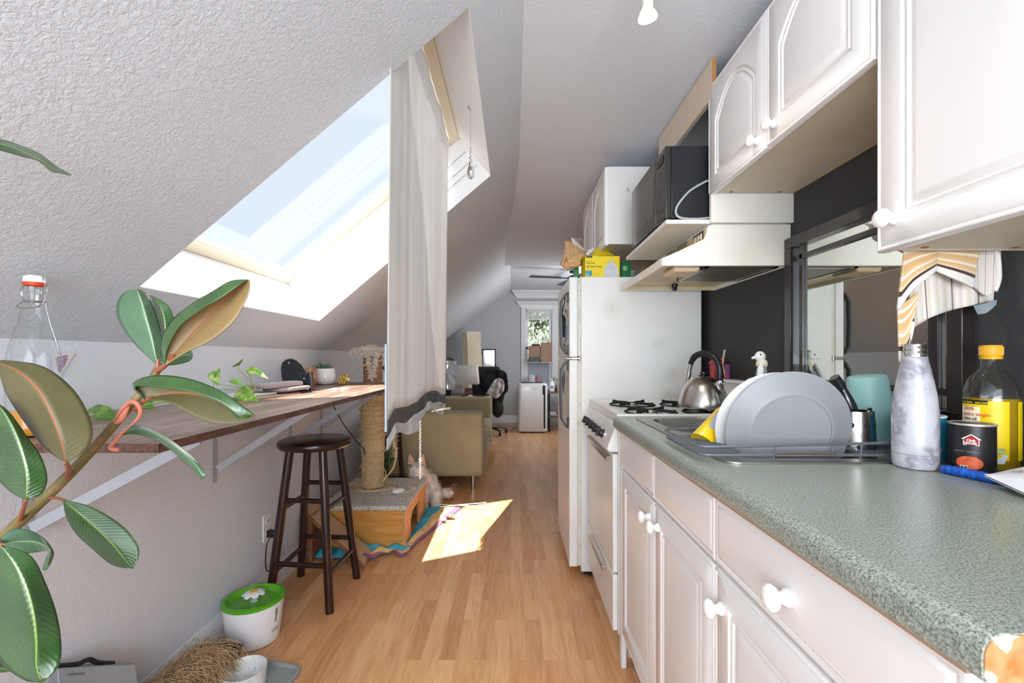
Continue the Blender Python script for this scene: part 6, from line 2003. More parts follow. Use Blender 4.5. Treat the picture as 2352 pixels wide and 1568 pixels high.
rp.tube(q_, [.0019 + .0008 * sin(k * .8) + (.002 if 176 < k < 200 else 0) for k in range(len(q_))], 8)
tag(rp.build('beaded_string', mat('white_string', 'ece6da', .8)), 'white knotted string hanging below the curtain hem in front of the cat', 'string')

# ---- crystal drop
cd = thing('crystal_drop', 'faceted glass drop hanging on a thread in the skylight well', 'ornament', (-.176, 1.836, 1.85))
px_, py_ = at(1081, 300, 1.836).x, 1.836
hk = at(1081, 246, 1.836)
b = MB(); b.tube(bez([(px_ - .012, py_, hk.z + .004), (px_ - .008, py_, hk.z - .006), (px_, py_, hk.z - .010), (px_ + .008, py_, hk.z - .004), (px_ + .012, py_ , hk.z + .010)], 5), .0014, 6); b.tube([(px_, py_, hk.z - .012), (px_ - .016, py_ + .002, hk.z + .02)], .0012, 6); b.build('hook', M_steel, cd)
b = MB(); b.tube([(px_, py_, hk.z - .010), (px_, py_, at(0, 342, py_).z)], .0007, 5); b.build('thread', M_steel, cd)
zb = at(0, 342, py_).z
for k, (r, dz) in enumerate(((.0035, 0), (.0045, .010), (.0055, .022), (.007, .037))):
    b = MB(); b.ball((px_, py_, zb - dz), r, 8, 6); b.build('bead', M_glass, cd, smooth=False)
zt_ = zb - .046
b = MB(); b.lathe([(0, 0), (.004, -.004), (.010, -.026), (.0155, -.046), (.0155, -.056), (.010, -.070), (0, -.078)], (px_, py_, zt_), n=8, cap=False); b.build('pendant', M_glass, cd, smooth=False)

# ---- dark plant stand / easel behind the post
ps = thing('plant_stand', 'dark wooden frame leaning behind the scratching post', 'stand', (-.95, 3.6, 0))
for (x0, y0, x1, y1, zt_) in ((-.985, 3.50, -1.02, 3.66, .70), (-.845, 3.50, -.935, 3.66, .70)):
    b = MB(); a = V((x0, y0, 0)); c = V((x1, y1, zt_)); w_ = V((.016, 0, 0)); d_ = V((0, .012, 0)); b.hexa([a - w_ - d_, a + w_ - d_, a + w_ + d_, a - w_ + d_, c - w_ - d_, c + w_ - d_, c + w_ + d_, c - w_ + d_]); b.build('upright', M_dark, ps)
b = MB(); b.box(-1.0, -.86, 3.52, 3.55, .18, .205); b.build('cross_bar', M_dark, ps)
b = MB(); b.box(-1.02, -.92, 3.63, 3.66, .60, .625); b.build('cross_bar', M_dark, ps)
tp = thing('trailing_plant', 'dark leafy trailing plant behind the scratching post', 'plant', (-1.05, 3.5, .5))
rnd = random.Random(12)
M_dleaf = mat('dark_leaf', '34492a', .4, mottle=(20, '5a7a3c', .5, .7))
b = MB(); b.lathe([(0, 0), (.05, 0), (.065, .12), (.058, .12), (.054, .11), (0, .11)], (-.955, 3.42, .001), cap=False); b.build('pot', M_blackm, tp)
b = MB(); b.tube(bez([(-.98, 3.44, 1.08), (-.93, 3.42, .95), (-.95, 3.42, .75), (-.92, 3.42, .55), (-.96, 3.43, .40), (-.955, 3.42, .11)], 6), .003, 6); b.build('stem', M_dleaf, tp)
for k in range(26):
    z = rnd.uniform(.35, 1.1); p = V((-.945 + rnd.uniform(-.03, .03), 3.42, z)); d = V((rnd.uniform(-1, 1), rnd.uniform(-.6, 0), rnd.uniform(-1, .4))).normalized()
    b = MB(); leaf_heart(b, p, p + d * .05, .035, (0, -1, .3)); b.build('leaf', M_dleaf, tp, solid=.0006)

# ================================================================== CAT
cat = thing('cat', 'fluffy cream and ginger cat sitting behind the pine box', 'cat', (-.70, 3.50, 0))
# spine-based skeleton grown with a skin modifier
S = 3.52
def cp(px, py, D): return at(px, py, D)
sk_v, sk_e, sk_r = [], [], []
def chain(pts, start=None):
    prev = start
    for p, r in pts:
        sk_v.append(tuple(p)); sk_r.append(r); i = len(sk_v) - 1
        if prev is not None: sk_e.append((prev, i))
        prev = i
    return prev
X_ = -.675
base = V((X_, 3.56, 0))
i0 = chain([((-.664, 3.56, .105), .118)])                                   # pelvis (root)
i1 = chain([((-.678, 3.53, .165), .112), ((-.703, 3.495, .215), .098), ((-.722, 3.465, .25), .080)], i0)     # back to shoulders
ih = chain([((-.732, 3.450, .275), .074), ((-.733, 3.438, .305), .084), ((-.733, 3.434, .332), .076)], i1)    # neck, skull, crown
chain([((-.738, 3.378, .292), .034)], ih - 1)
                             # muzzle
for s_ in (-1, 1):                                                        # legs
    chain([((-.715 + s_ * .036, 3.440, .17), .038), ((-.715 + s_ * .038, 3.41, .09), .026), ((-.715 + s_ * .038, 3.405, .030), .021), ((-.716 + s_ * .038, 3.375, .014), .017)], i1 - 1)
    chain([((-.665 + s_ * .055, 3.53, .085), .062), ((-.668 + s_ * .082, 3.46, .045), .038), ((-.670 + s_ * .082, 3.415, .017), .018)], i0)
me = bpy.data.meshes.new('body')
org = wm(cat).inverted()
me.from_pydata([org @ V(p) for p in sk_v], sk_e, [])
ob_ = bpy.data.objects.new('body', me); COL.objects.link(ob_); ob_.parent = cat
md = ob_.modifiers.new('skin', 'SKIN'); md.use_smooth_shade = True; md.branch_smoothing = .6
for i, r in enumerate(sk_r):
    sv = me.skin_vertices[0].data[i]; sv.radius = (r, r); sv.use_root = (i == 0)
ss = ob_.modifiers.new('sub', 'SUBSURF'); ss.levels = ss.render_levels = 2
bpy.context.view_layer.update()
dg_ = bpy.context.evaluated_depsgraph_get()
me2 = bpy.data.meshes.new_from_object(ob_.evaluated_get(dg_))
ob_.modifiers.clear(); ob_.data = me2
WM[ob_.name] = wm(cat)
m, t = newmat('cat_coat')
co = t.coord('Object')
sep = t.n('ShaderNodeSeparateXYZ'); t.t.links.new(co, sep.inputs[0])
# ginger patches: ears/crown (high z), back
hi = t.ramp(sep.outputs[2], [(.345, (0, 0, 0, 1)), (.375, (1, 1, 1, 1))])
pn_ = t.ramp(t.noise(co, 11, 3), [(.44, (0, 0, 0, 1)), (.56, (1, 1, 1, 1))])
t.color(t.mix(t.math('MULTIPLY', hi, .85), t.mix(t.math('MULTIPLY', pn_, .22), 'f6eee5', 'e0b88e'), 'd8a472'))
t.p.inputs['Roughness'].default_value = .9; t.p.inputs['Sheen Weight'].default_value = .5
t.bump(t.noise(t.coord('Object', (1, 1, .35)), 150, 4), .8, .01)
me2.materials.clear(); me2.materials.append(m)
M_coat = m
# fur tufts as real strands over the body
vs_ = [(v.co.copy(), v.normal.copy()) for v in me2.vertices]
rnd = random.Random(31)
b = MB()
WMc = wm(cat)
for k in range(9000):
    p, n_ = vs_[rnd.randrange(len(vs_))]
    p = WMc @ p
    p = p + V((rnd.uniform(-1, 1), rnd.uniform(-1, 1), rnd.uniform(-1, 1))) * .006
    if p.z < .02 or (p.z > .268 and p.y < 3.405): continue
    L = rnd.uniform(.018, .032) * (1.5 if .14 < p.z < .26 else 1.0) * (.55 if p.z > .29 else 1)
    d = (n_ + V((0, 0, -.75)) + V((rnd.uniform(-.3, .3), rnd.uniform(-.3, .3), rnd.uniform(-.3, .3)))).normalized()
    q1, q2 = p + n_ * .003 + d * L * .5, p + d * L
    sd = d.cross(n_); sd = (sd if sd.length > 1e-4 else V((1, 0, 0))).normalized() * .0016
    b.add([p - sd, p + sd, q1 + sd * .7, q1 - sd * .7, q2], [(0, 1, 2, 3), (3, 2, 4)])
f_ = b.build('fur', M_coat, cat, weld='keep'); f_['kind'] = 'stuff'
hd = V((-.735, 3.432, .312))
M_ging = mat('ginger_fur', 'dcb490', .9, bump=(150, .6, .006)); M_pink = mat('ear_pink', 'e0b8a6', .8)
for s_ in (-1, 1):
    e0 = V((-.735 + s_ * .036, 3.436, .326)); tip = V((-.735 + s_ * .050, 3.440, .398))
    b = MB()
    rs = []
    for q, w_ in ((0, .027), (.3, .024), (.6, .016), (.85, .007), (1, .001)):
        c_ = e0.lerp(tip, q)
        rs.append([c_ + V((w_ * cos(a), .010 * (1 - .6 * q) * sin(a) + (.006 * (1 - abs(cos(a))) if sin(a) < 0 else 0), 0)) for a in [2 * pi * j / 16 for j in range(16)]])
    b.rings(rs)
    for k in range(420):
        q = rnd.uniform(.1, .96); a = rnd.uniform(0, 2 * pi); w_ = .026 * (1 - q) ** .8 + .001
        if sin(a) < -.2 and abs(cos(a)) < .75: continue
        p = e0.lerp(tip, q) + V((w_ * cos(a), .009 * (1 - .6 * q) * sin(a), 0)); d = V((cos(a) * .5, sin(a) * .5, .8)).normalized() * rnd.uniform(.005, .011)
        sd = V((.0007, 0, 0)); b.add([p - sd, p + sd, p + d], [(0, 1, 2)])
    er = b.build('ear', M_ging, cat)
    b = MB(); c0_ = e0.lerp(tip, .22) + V((0, -.0095, 0)); b.add([c0_ + V((-.013, 0, 0)), c0_ + V((.013, 0, 0)), e0.lerp(tip, .78) + V((.004, -.0065, 0)), e0.lerp(tip, .78) + V((-.004, -.0065, 0))], [(0, 1, 2, 3)]); b.build('inner_ear', M_pink, er, solid=.001)
    b = MB(); b.ball(hd + V((s_ * .022 - .004, -.053, .004)), (.008, .006, .0065), 14, 10); ey = b.build('eye', mat('cat_eye', '8da2a8', .1, coat=1), cat)
    b = MB(); b.ball(hd + V((s_ * .022 - .004, -.0585, .004)), (.0022, .0015, .005), 10, 8); b.build('pupil', M_black, ey)
    b = MB(); b.ball(hd + V((s_ * .011 - .005, -.066, -.024)), (.015, .014, .012), 14, 10); b.build('cheek', mat('muzzle_cream', 'e9d6c4', .9, bump=(150, .5, .004)), cat)
b = MB(); b.ball(hd + V((-.005, -.079, -.014)), (.007, .004, .005), 12, 8); b.build('nose', mat('nose_pink', 'c98a7c', .5), cat)
b = MB(); b.tube(bez([hd + V((-.016, -.078, -.030)), hd + V((-.010, -.081, -.033)), hd + V((-.005, -.081, -.026)), hd + V((0, -.081, -.033)), hd + V((.006, -.078, -.030))], 4), .0012, 5); b.build('mouth', mat('mouth_line', '8d5c50', .7), cat)
b = MB()
tl = [V(p) for p in bez([(-.610, 3.62, .05), (-.545, 3.63, .05), (-.505, 3.60, .055), (-.480, 3.58, .075)], 6)]
b.tube(tl, [.004 + .036 * sin(pi * (.12 + .88 * k / (len(tl) - 1))) for k in range(len(tl))], 12)
tt = b.build('tail', M_coat, cat)
b = MB()
for k in range(900):
    i = rnd.randrange(len(tl)); a = rnd.uniform(0, 2 * pi); e_ = rnd.uniform(-1, 1)
    n_ = V((rnd.uniform(-1, 1), rnd.uniform(-1, 1), rnd.uniform(-1, 1))).normalized()
    p = tl[i] + n_ * .026; d = (n_ + V((.6, -.2, .2))).normalized() * rnd.uniform(.02, .04)
    if (p + d).z < .004: continue
    sd = d.cross(V((0, 0, 1))).normalized() * .001
    b.add([p - sd, p + sd, p + d], [(0, 1, 2)])
f_ = b.build('tail_fur', mat('tail_ginger', 'd8b08a', .9), tt, weld='keep'); f_['kind'] = 'stuff'
# ================================================================== FAR ROOM
M_sofa = mat('olive_cotton', 'a89b7a', .95, bump=(420, .35, .001), mottle=(3, '9a8d6e', .4, .7), sheen=.1)
sf = thing('sofa', 'olive green two-seat sofa with square arms and steel legs', 'sofa', (-.7, 4.7, 0))
sx0, sx1, sy0, sy1 = -1.17, -.262, 3.86, 5.56
def cushion(b, x0, x1, y0, y1, z0, z1, r=.03, puff=.0):
    b.box(x0, x1, y0, y1, z0, z1)
    return b
b = MB(); b.box(sx0, sx1, sy0, sy0 + .20, .115, .665); b.build('arm', M_sofa, sf, bevel=.035, seg=5)
b = MB(); b.box(sx0, sx1, sy1 - .20, sy1, .115, .665); b.build('arm', M_sofa, sf, bevel=.035, seg=5)
b = MB(); b.box(sx0, sx0 + .22, sy0 + .20, sy1 - .20, .115, .66); b.build('back', M_sofa, sf, bevel=.03, seg=4)
b = MB(); b.box(sx0 + .20, sx1 - .02, sy0 + .20, sy1 - .20, .115, .27); b.build('base', M_sofa, sf, bevel=.01)
for k in range(2):
    y0 = sy0 + .20 + k * .65
    b = MB(); b.box(sx0 + .22, sx1 + .004, y0 + .004, y0 + .646, .27, .425); b.build('seat_cushion', M_sofa, sf, bevel=.04, seg=5)
for (x, y) in ((sx1 - .09, sy0 + .06), (sx1 - .09, sy1 - .06), (sx0 + .08, sy0 + .06), (sx0 + .08, sy1 - .06)):
    b = MB(); b.cyl((x, y, 0), (x, y, .116), .021, .024); b.build('leg', M_steel, sf)

# small things on the far arm
for nm, lab, x, m_, sz in (('remote_control', 'black remote control lying on the sofa back arm', -.40, M_black, (.10, .045, .015)), ('ash_dish', 'small dark dish on the far sofa arm', -.60, mat('dish_brown', '5b4840', .5), (.04, .04, .02)), ('tissue_pack', 'small white packet on the far sofa arm', -.52, M_white, (.05, .04, .018))):
    b = MB(); b.box(x - sz[0] / 2, x + sz[0] / 2, 5.44 - sz[1] / 2, 5.44 + sz[1] / 2, .6655, .6655 + sz[2]); tag(b.build(nm, m_, bevel=.004), lab, nm.replace('_', ' '))

# table lamp and its side table
lt = thing('side_table', 'small dark side table behind the sofa', 'table', (-.70, 5.95, 0))
b = MB(); b.box(-1.0, -.45, 5.75, 6.2, .62, .65); b.build('table_top', M_dark, lt, bevel=.003)
for (x, y) in ((-.97, 5.78), (-.48, 5.78), (-.97, 6.17), (-.48, 6.17)):
    b = MB(); b.box(x - .02, x + .02, y - .02, y + .02, 0, .62); b.build('leg', M_dark, lt)
tl_ = thing('table_lamp', 'table lamp with a square off-white shade and wooden block base', 'lamp', (-.6, 5.95, .65))
lp = at(1076, 888, 5.9)
b = MB(); b.box(lp.x - .045, lp.x + .045, 5.85, 5.94, .651, .735); b.build('base', wood('walnut_block', '4a2a1c', '6b4030', '7d5040'), tl_, bevel=.004)
b = MB(); b.cyl((lp.x, 5.895, .735), (lp.x, 5.895, .84), .006); b.build('stem', M_steel, tl_)
sx_ = at(1074, 0, 5.9).x
b = MB(); q0 = rrect(sx_ - .145, sx_ + .145, 5.76, 6.04, .004, 1); q1 = rrect(sx_ - .125, sx_ + .125, 5.78, 6.02, .004, 1)
b.rings([[V((x, y, .790)) for x, y in q0], [V((x, y, 1.030)) for x, y in q1]], True, False, False); b.build('shade', mat('linen_shade', 'd6d2c8', .9, bump=(120, .2, .002)), tl_, solid=.003)

# plants behind the sofa
pl2 = thing('potted_plant', 'dark leafy plant behind the sofa beside the curtain', 'plant', (-.95, 5.85, .65))
b = MB(); b.lathe([(0, 0), (.05, 0), (.065, .10), (.06, .10), (.055, .09), (0, .09)], (-.86, 5.86, .651), cap=False); b.build('pot', M_blackm, pl2)
rnd = random.Random(77)
for k in range(26):
    a = rnd.uniform(0, 2 * pi); h_ = rnd.uniform(.08, .40); r = rnd.uniform(.02, .12)
    p = V((-.88 + r * .7 * cos(a), 5.86 + r * .7 * sin(a), .74 + h_))
    b = MB(); leaf_heart(b, p, p + V((cos(a) * .08, sin(a) * .05 - .02, -.03)), .06, (0, -.6, 1)); b.build('leaf', M_dleaf, pl2, solid=.0006)
b = MB()
for k in range(5): b.tube(bez([(-.86, 5.86, .72), (-.86 + .03 * cos(k * 1.3), 5.86, .85), (-.86 + .08 * cos(k * 1.3), 5.86 + .03 * sin(k), 1.0 + .02 * k)], 4), .004, 6)
b.build('stems', M_dleaf, pl2)

# paper floor lamp
pf2 = thing('paper_floor_lamp', 'tall cream rice-paper floor lamp against the far wall', 'lamp', (-.70, 7.5, 0))
c0 = at(1083, 0, 7.45).x
M_rice = mat('rice_paper', 'e8dcc0', .85, bump=(30, .35, .006), mottle=(4, 'dccdae', .4, .7))
b = MB()
rs = []
for k in range(31):
    z = lerp(.05, 1.55, k / 30); w_ = .155 + .0015 * sin(k * 2.1) + .003 * sin(k * .7)
    tx_ = .015 * sin(k * .12)
    rs.append([V((c0 + tx_ + x, 7.45 + y, z)) for x, y in ((-w_, .02), (-w_ * .35, -.13), (w_, -.10), (w_, .13), (-w_ * .3, .15))])
b.rings(rs); b.build('shade', M_rice, pf2, smooth=False)
b = MB(); b.box(c0 - .14, c0 + .14, 7.36, 7.56, 0, .05); b.build('base', M_blackm, pf2)

# framed mirror against the far wall
fm = thing('framed_mirror', 'black framed mirror with white reflections behind the office chair', 'mirror', (-.43, 7.8, .6))
a_, c_ = at(1106, 878, 7.8), at(1138.5, 801, 7.8)
b = MB()
t_ = .022
b.box(a_.x, c_.x, 7.86, 7.885, c_.z - t_, c_.z); b.box(a_.x, c_.x, 7.86, 7.885, .55, .55 + t_); b.box(a_.x, a_.x + t_, 7.86, 7.885, .55, c_.z); b.box(c_.x - t_, c_.x, 7.86, 7.885, .55, c_.z); b.build('frame', M_black, fm)
b = MB(); b.box(a_.x + t_, c_.x - t_, 7.872, 7.880, .55 + t_, c_.z - t_); b.build('glass', mat('bright_mirror', 'e6ebee', .12, .6, mottle=(3, 'f5f7f8', .3, .6)), fm, smooth=False)

# office chair with jacket and shirt
oc_ = thing('office_chair', 'dark office chair on castors with clothes over its back', 'chair', (-.35, 6.7, 0))
cc = V((-.36, 6.75, 0))
b = MB(); b.box(cc.x - .24, cc.x + .20, 6.50, 6.95, .42, .50); b.build('seat', M_blackm, oc_, bevel=.04, seg=4)
b = MB(); b.box(cc.x - .24, cc.x + .16, 6.50, 6.56, .50, 1.0); b.build('backrest', M_blackm, oc_, bevel=.05, seg=4)
b = MB(); b.cyl((cc.x, 6.75, .10), (cc.x, 6.75, .43), .025); b.build('gas_column', M_black, oc_)
for k in range(5):
    a = 2 * pi * k / 5 + .35
    e_ = V((cc.x + .26 * cos(a), 6.75 + .26 * sin(a), .075))
    b = MB(); b.tube([(cc.x, 6.75, .11), e_], [.022, .014], 8); lg = b.build('leg', M_black, oc_)
    b = MB(); b.cyl((e_.x - .018, e_.y, .031), (e_.x + .018, e_.y, .031), .030); b.build('castor', M_black, lg)
def drape(name, lab, pts_t, pts_b, D, m_, th, seed):
    b = loft2(pts_t, pts_b, D, .02, seed, nu=26, nv=20, nf=5)
    for i, p in enumerate(b.v):
        b.v[i] = tuple(V(p) + V((.008, .02, .008)) * noise.noise(V((p[0] * 14, p[2] * 14, seed))) * 2)
    return tag(b.build(name, m_, solid=th), lab, 'clothing')
drape('jacket', 'black jacket draped over the office chair', [(1106, 858), (1120, 850), (1138, 847), (1150, 848), (1162, 856), (1165, 864)], [(1100, 902), (1118, 900), (1135, 905), (1150, 925), (1158, 905), (1166, 898)], 6.42, mat('black_cloth', '17191d', .95), .03, 1)
drape('shirt', 'pale grey shirt hanging over the black jacket', [(1134, 874), (1142, 869), (1150, 869), (1158, 874)], [(1116, 905), (1130, 912), (1142, 914), (1158, 896)], 6.33, mat('grey_cloth', 'b3aeac', .95, bump=(30, .5, .01)), .012, 3)
b = MB(); b.ball((cc.x + .13, 6.52, .40), (.085, .06, .13)); tag(b.build('bag', M_blackm), 'black bag hanging low on the side of the office chair', 'bag')

# portable air conditioner
ac = thing('portable_air_conditioner', 'white portable air conditioner with a black strip in front of the window', 'air conditioner', (.28, 7.0, 0))
ax0, ax1 = at(1190, 0, 6.8).x, at(1258, 0, 6.8).x
b = MB()
rs = []
for z, ins in ((.02, .012), (.035, 0), (.70, 0), (.735, .006), (.745, .02)):
    rs.append([V((x, y, z)) for x, y in rrect(ax0 + ins, ax1 - ins, 6.80 + ins, 7.15 - ins, .055, 6)])
b.rings(rs)
bd = b.build('body', mat('ac_white', 'dcdddf', .25, coat=.2), ac)
b = MB(); b.box(ax1 - .075, ax1 - .035, 6.7965, 6.801, .575, .715); b.box(ax1 - .060, ax1 - .035, 6.7965, 6.801, .07, .60); b.build('black_strip', M_black, ac, bevel=.002)
b = MB(); b.box(ax0 + .05, ax1 - .07, 6.85, 7.0, .744, .752); b.build('air_outlet', M_blackm, ac)
text('Freoo', .022, lambda x, y: V(((ax0 + ax1) / 2 - .01 + x, 6.7975, .655 + y)), 'lettering', mat('ac_print', '5c6066', .5), ac)
b = MB(); b.cyl((ax0 + .004, 6.93, .50), (ax0 - .014, 6.93, .50), .03, .026, 20); b.build('side_grip', mat('pale_grip', 'c6c8ca', .4), ac)
for (x, y) in ((ax0 + .05, 6.85), (ax1 - .05, 6.85), (ax0 + .05, 7.1), (ax1 - .05, 7.1)):
    b = MB(); b.ball((x, y, .015), .0148, 12, 8); b.build('castor', M_black, ac)

# window-sill clutter
M_cbox = mat('brown_carton', 'a58672', .85)
def pbox(name, lab, cat_, x0, y0, x1, y1, D, dep, m_):
    a, c = at(x0, y1, D), at(x1, y0, D)
    b = MB(); b.box(a.x, c.x, D, D + dep, a.z, c.z); return tag(b.build(name, m_, bevel=.003), lab, cat_)
rk_ = thing('wire_shelf', 'white wire shelf fixed across the lower half of the far window', 'shelf', (.44, 7.75, 1.05))
zs = at(0, 832, 7.72).z
b = MB()
for k in range(7): b.tube([(WX0 + .0, 7.69 + k * .02, zs), (WX1, 7.69 + k * .02, zs)], .004, 6)
for k in range(4): b.tube([(WX0 + .02 + k * .13, 7.68, zs - .004), (WX0 + .02 + k * .13, 7.90, zs - .004)], .004, 6)
b.build('wire_deck', M_white, rk_)
for x in (WX0 + .01, WX1 - .01):
    b = MB(); b.tube([(x, 7.885, zs - .2), (x, 7.885, zs), (x, 7.69, zs), (x, 7.885, zs - .15)], .005, 6); b.build('support', M_white, rk_)
zz = zs + .005
def shelf_box(name, lab, cat_, px0, px1, pyt, D, dep, m_):
    a = at(px0, 0, D).x; c = at(px1, 0, D).x; zt = at(0, pyt, D).z
    b = MB(); b.box(a, c, D, D + dep, zz, zt); return tag(b.build(name, m_, bevel=.002), lab, cat_)
shelf_box('cardboard_box', 'wide brown cardboard box on the window shelf, left one', 'box', 1214, 1242, 794, 7.75, .10, M_cbox)
shelf_box('cardboard_box', 'taller brown cardboard box on the window shelf, right one', 'box', 1243, 1267, 786, 7.71, .10, M_cbox)
shelf_box('tool_case', 'dark case lying in front of the left cardboard box', 'case', 1215, 1241, 819, 7.70, .04, mat('dark_case', '4c4c50', .5, mottle=(40, '77777c', .5, .6)))
b = MB(); a = at(1222, 794, 7.77); b.box(a.x, a.x + .14, 7.77, 7.83, a.z + .001, a.z + .028); tag(b.build('tape_roll_box', M_blackm), 'flat black box on top of the left cardboard box', 'box')
b = MB(); c_ = at(1221, 878, 7.80); zsl = WZ0
wst = thing('window_bench', 'white low cabinet under the far window', 'cabinet', (.44, 7.75, 0))
b = MB(); b.box(WX0 - .02, 1.1, 7.60, 7.825, 0, .66); b.build('carcass', mat('bench_white', 'c2c4c8', .5), wst, bevel=.003)
b = MB(); b.lathe([(0, 0), (.055, 0), (.066, .02), (.066, .12), (.055, .165), (.03, .185), (0, .19)], (at(1221, 0, 7.68).x, 7.70, .661), cap=False); tag(b.build('rounded_canister', mat('white_ceramic', 'c9cacd', .35)), 'rounded white canister standing under the far window', 'canister')
b = MB(); b.lathe([(0, 0), (.05, 0), (.06, .05), (.055, .13), (.03, .17), (.0, .18)], (at(1237, 0, 7.74).x, 7.745, .661), cap=False); tag(b.build('pink_vase', mat('dusty_pink', 'a98a84', .6)), 'dusty pink vase behind the white canister', 'vase')

# side desk with bottles, right of the air conditioner
dk = thing('narrow_desk', 'brown two-tier stand right of the air conditioner', 'stand', (.66, 6.95, 0))
dx0, dx1 = .52, 1.05
M_brn = wood('brown_laminate', '5d4036', '6f4f44', '7d5c50')
for z, nm in ((.585, 'top_board'), (.22, 'lower_board')):
    b = MB(); b.box(dx0, dx1, 6.90, 7.30, z, z + .03); b.build(nm, M_brn, dk, bevel=.002)
for (x, y) in ((dx0 + .02, 6.92), (dx1 - .02, 6.92), (dx0 + .02, 7.28), (dx1 - .02, 7.28)):
    b = MB(); b.box(x - .012, x + .012, y - .012, y + .012, 0, .585); b.build('leg', M_blackm, dk)
lo_ = thing('lotion_bottle', 'white pump lotion bottle with a blue label on the brown stand', 'bottle', (.58, 6.96, .615))
b = MB(); b.rings([[V((.585 + x, 6.96 + y, .616 + z)) for x, y in rrect(-.035 * k, .035 * k, -.022 * k, .022 * k, .018 * k, 4)] for z, k in ((0, .95), (.01, 1), (.11, 1), (.135, .7), (.15, .35))]); b.build('body', M_white, lo_)
b = MB(); b.box(.560, .608, 6.9372, 6.938, .655, .705); b.build('label', mat('label_slate', '8b93a8', .5), lo_)
b = MB(); b.cyl((.585, 6.96, .766), (.585, 6.96, .80), .006); b.box(.562, .595, 6.95, 6.97, .795, .805); b.build('pump', M_white, lo_)
for k, (x, r, h_, m_, lab) in enumerate(((.645, .016, .075, M_black, 'small black bottle beside the white lotion bottle'), (.69, .024, .10, mat('grey_bottle', 'c4c4c4', .4), 'short pale bottle right of the small black bottle'))):
    o = thing('toiletry_bottle', lab, 'bottle', (x, 6.96, .615)); b = MB(); b.lathe([(0, 0), (r, 0), (r, h_ * .75), (r * .5, h_ * .88), (r * .5, h_), (0, h_)], (x, 6.96, .616), cap=False); b.build('body', m_, o)
    b = MB(); b.cyl((x, 6.96, .616 + h_), (x, 6.96, .63 + h_), r * .55); b.build('cap', m_, o)
for k, (z, x, w_, lab) in enumerate(((.2505, .60, .13, 'bottom magazine in the stack on the lower tier'), (.2615, .61, .11, 'middle magazine in the stack on the lower tier'), (.2725, .595, .10, 'top magazine in the stack on the lower tier'))):
    b = MB(); b.box(x - w_ / 2, x + w_ / 2, 6.93, 7.1, z, z + .010); tag(b.build('magazine', mat('paper_%d' % k, ('cfcbc4', '8d8f90', 'dedbd6')[k], .7)), lab, 'magazine', 'magazines on the lower tier')
sp2 = thing('sprig_vase', 'small vase with a green sprig on the brown stand', 'vase', (.66, 7.1, .615))
b = MB(); b.lathe([(0, 0), (.02, 0), (.026, .04), (.012, .08), (.014, .095), (0, .095)], (.67, 7.12, .616), cap=False); b.build('vase', mat('copper_pot', '9a7260', .5), sp2)
for k in range(5):
    p = V((.67, 7.12, .71)); d = V((.05 * cos(k * 1.4), .02 * sin(k), .05 + .012 * k)); b = MB(); b.tube([p, p + d], .002, 5); leaf_heart(b, p + d * .8, p + d * 1.5, .03, (0, -1, .3)); b.build('sprig', mat('sprig_green', '6d7f5c', .6), sp2)
pc2 = MB(); pc2.tube(bez([(-.10, 7.0, .004), (0.0, 7.2, .004), (.04, 7.35, .004), (-.12, 7.55, .004), (-.28, 7.6, .004), (-.34, 7.4, .006)], 8), .006, 6)
tag(pc2.build('extension_lead', mat('pale_cable', 'b8b2a8', .5)), 'pale extension lead on the floor by the far baseboard', 'cord')

# ceiling fan
fn_ = thing('ceiling_fan', 'dark ceiling fan in the far room half hidden by the paper bag', 'fan', (.80, 6.0, 2.2))
fx_, fy_ = .79, 5.95
zc = 2.262
b = MB(); b.lathe([(.06, 0), (.06, .02), (.02, .03), (.012, .03), (.012, .075), (.0, .075)], (fx_, fy_, zc), (0, 0, -1)); b.build('mount', M_black, fn_)
b = MB(); b.lathe([(0, 0), (.05, 0), (.085, .02), (.085, .05), (.05, .07), (0, .075)], (fx_, fy_, 2.20), (0, 0, -1)); b.build('motor', M_black, fn_)
for k in range(4):
    a = pi + .22 + k * pi / 2
    d = V((cos(a), sin(a), 0)); s_ = V((-sin(a), cos(a), .10)).normalized()
    b = MB(); p0 = V((fx_, fy_, 2.165)) + d * .08
    b.tube([p0, p0 + d * .12], .008, 8)
    q = [p0 + d * .10 - s_ * .035, p0 + d * .10 + s_ * .035, p0 + d * .52 + s_ * .05, p0 + d * .52 - s_ * .05]
    b.prism(q, V((0, 0, .006))); b.build('blade', M_black, fn_)

# shower of light switches etc: paper notes on the fridge door
for k, (z0, z1, y0, w_, m_, lab) in enumerate(((1.34, 1.40, 2.42, .05, 'c9b79a', 'tan magnet bottle opener high on the freezer door'), (1.22, 1.30, 2.44, .04, '6a7fa8', 'blue and yellow magnet on the freezer door'), (1.16, 1.22, 2.50, .05, 'b9a08c', 'brown magnet low on the freezer door'))):
    b = MB(); b.box(.276, .2845, y0, y0 + w_, z0, z1); tag(b.build('fridge_magnet', mat('magnet_%d' % k, m_, .5, mottle=(50, '3a3a3c', .5, .6)), bevel=.003), lab, 'magnet', 'magnets on the freezer door')
b = MB(); b.tube([(.277, 2.44, 1.47), (.272, 2.44, 1.42), (.262, 2.44, 1.39)], .003, 6); b.tube([(.262, 2.44, 1.39), (.258, 2.455, 1.37), (.262, 2.47, 1.36), (.268, 2.45, 1.35)], .006, 8); b.tube([(.27, 2.45, 1.35), (.272, 2.45, 1.24)], .009, 8)
tag(b.build('hanging_opener', M_blackm), 'black tool hanging on the freezer door behind the handle', 'tool')
b = MB(); b.tube(bez([(.272, 2.44, 1.06), (.268, 2.44, 1.02), (.266, 2.44, .97), (.272, 2.44, .93)], 4), [.002, .003, .004, .006, .008, .009, .008, .006, .005, .004, .003, .002, .001], 8)
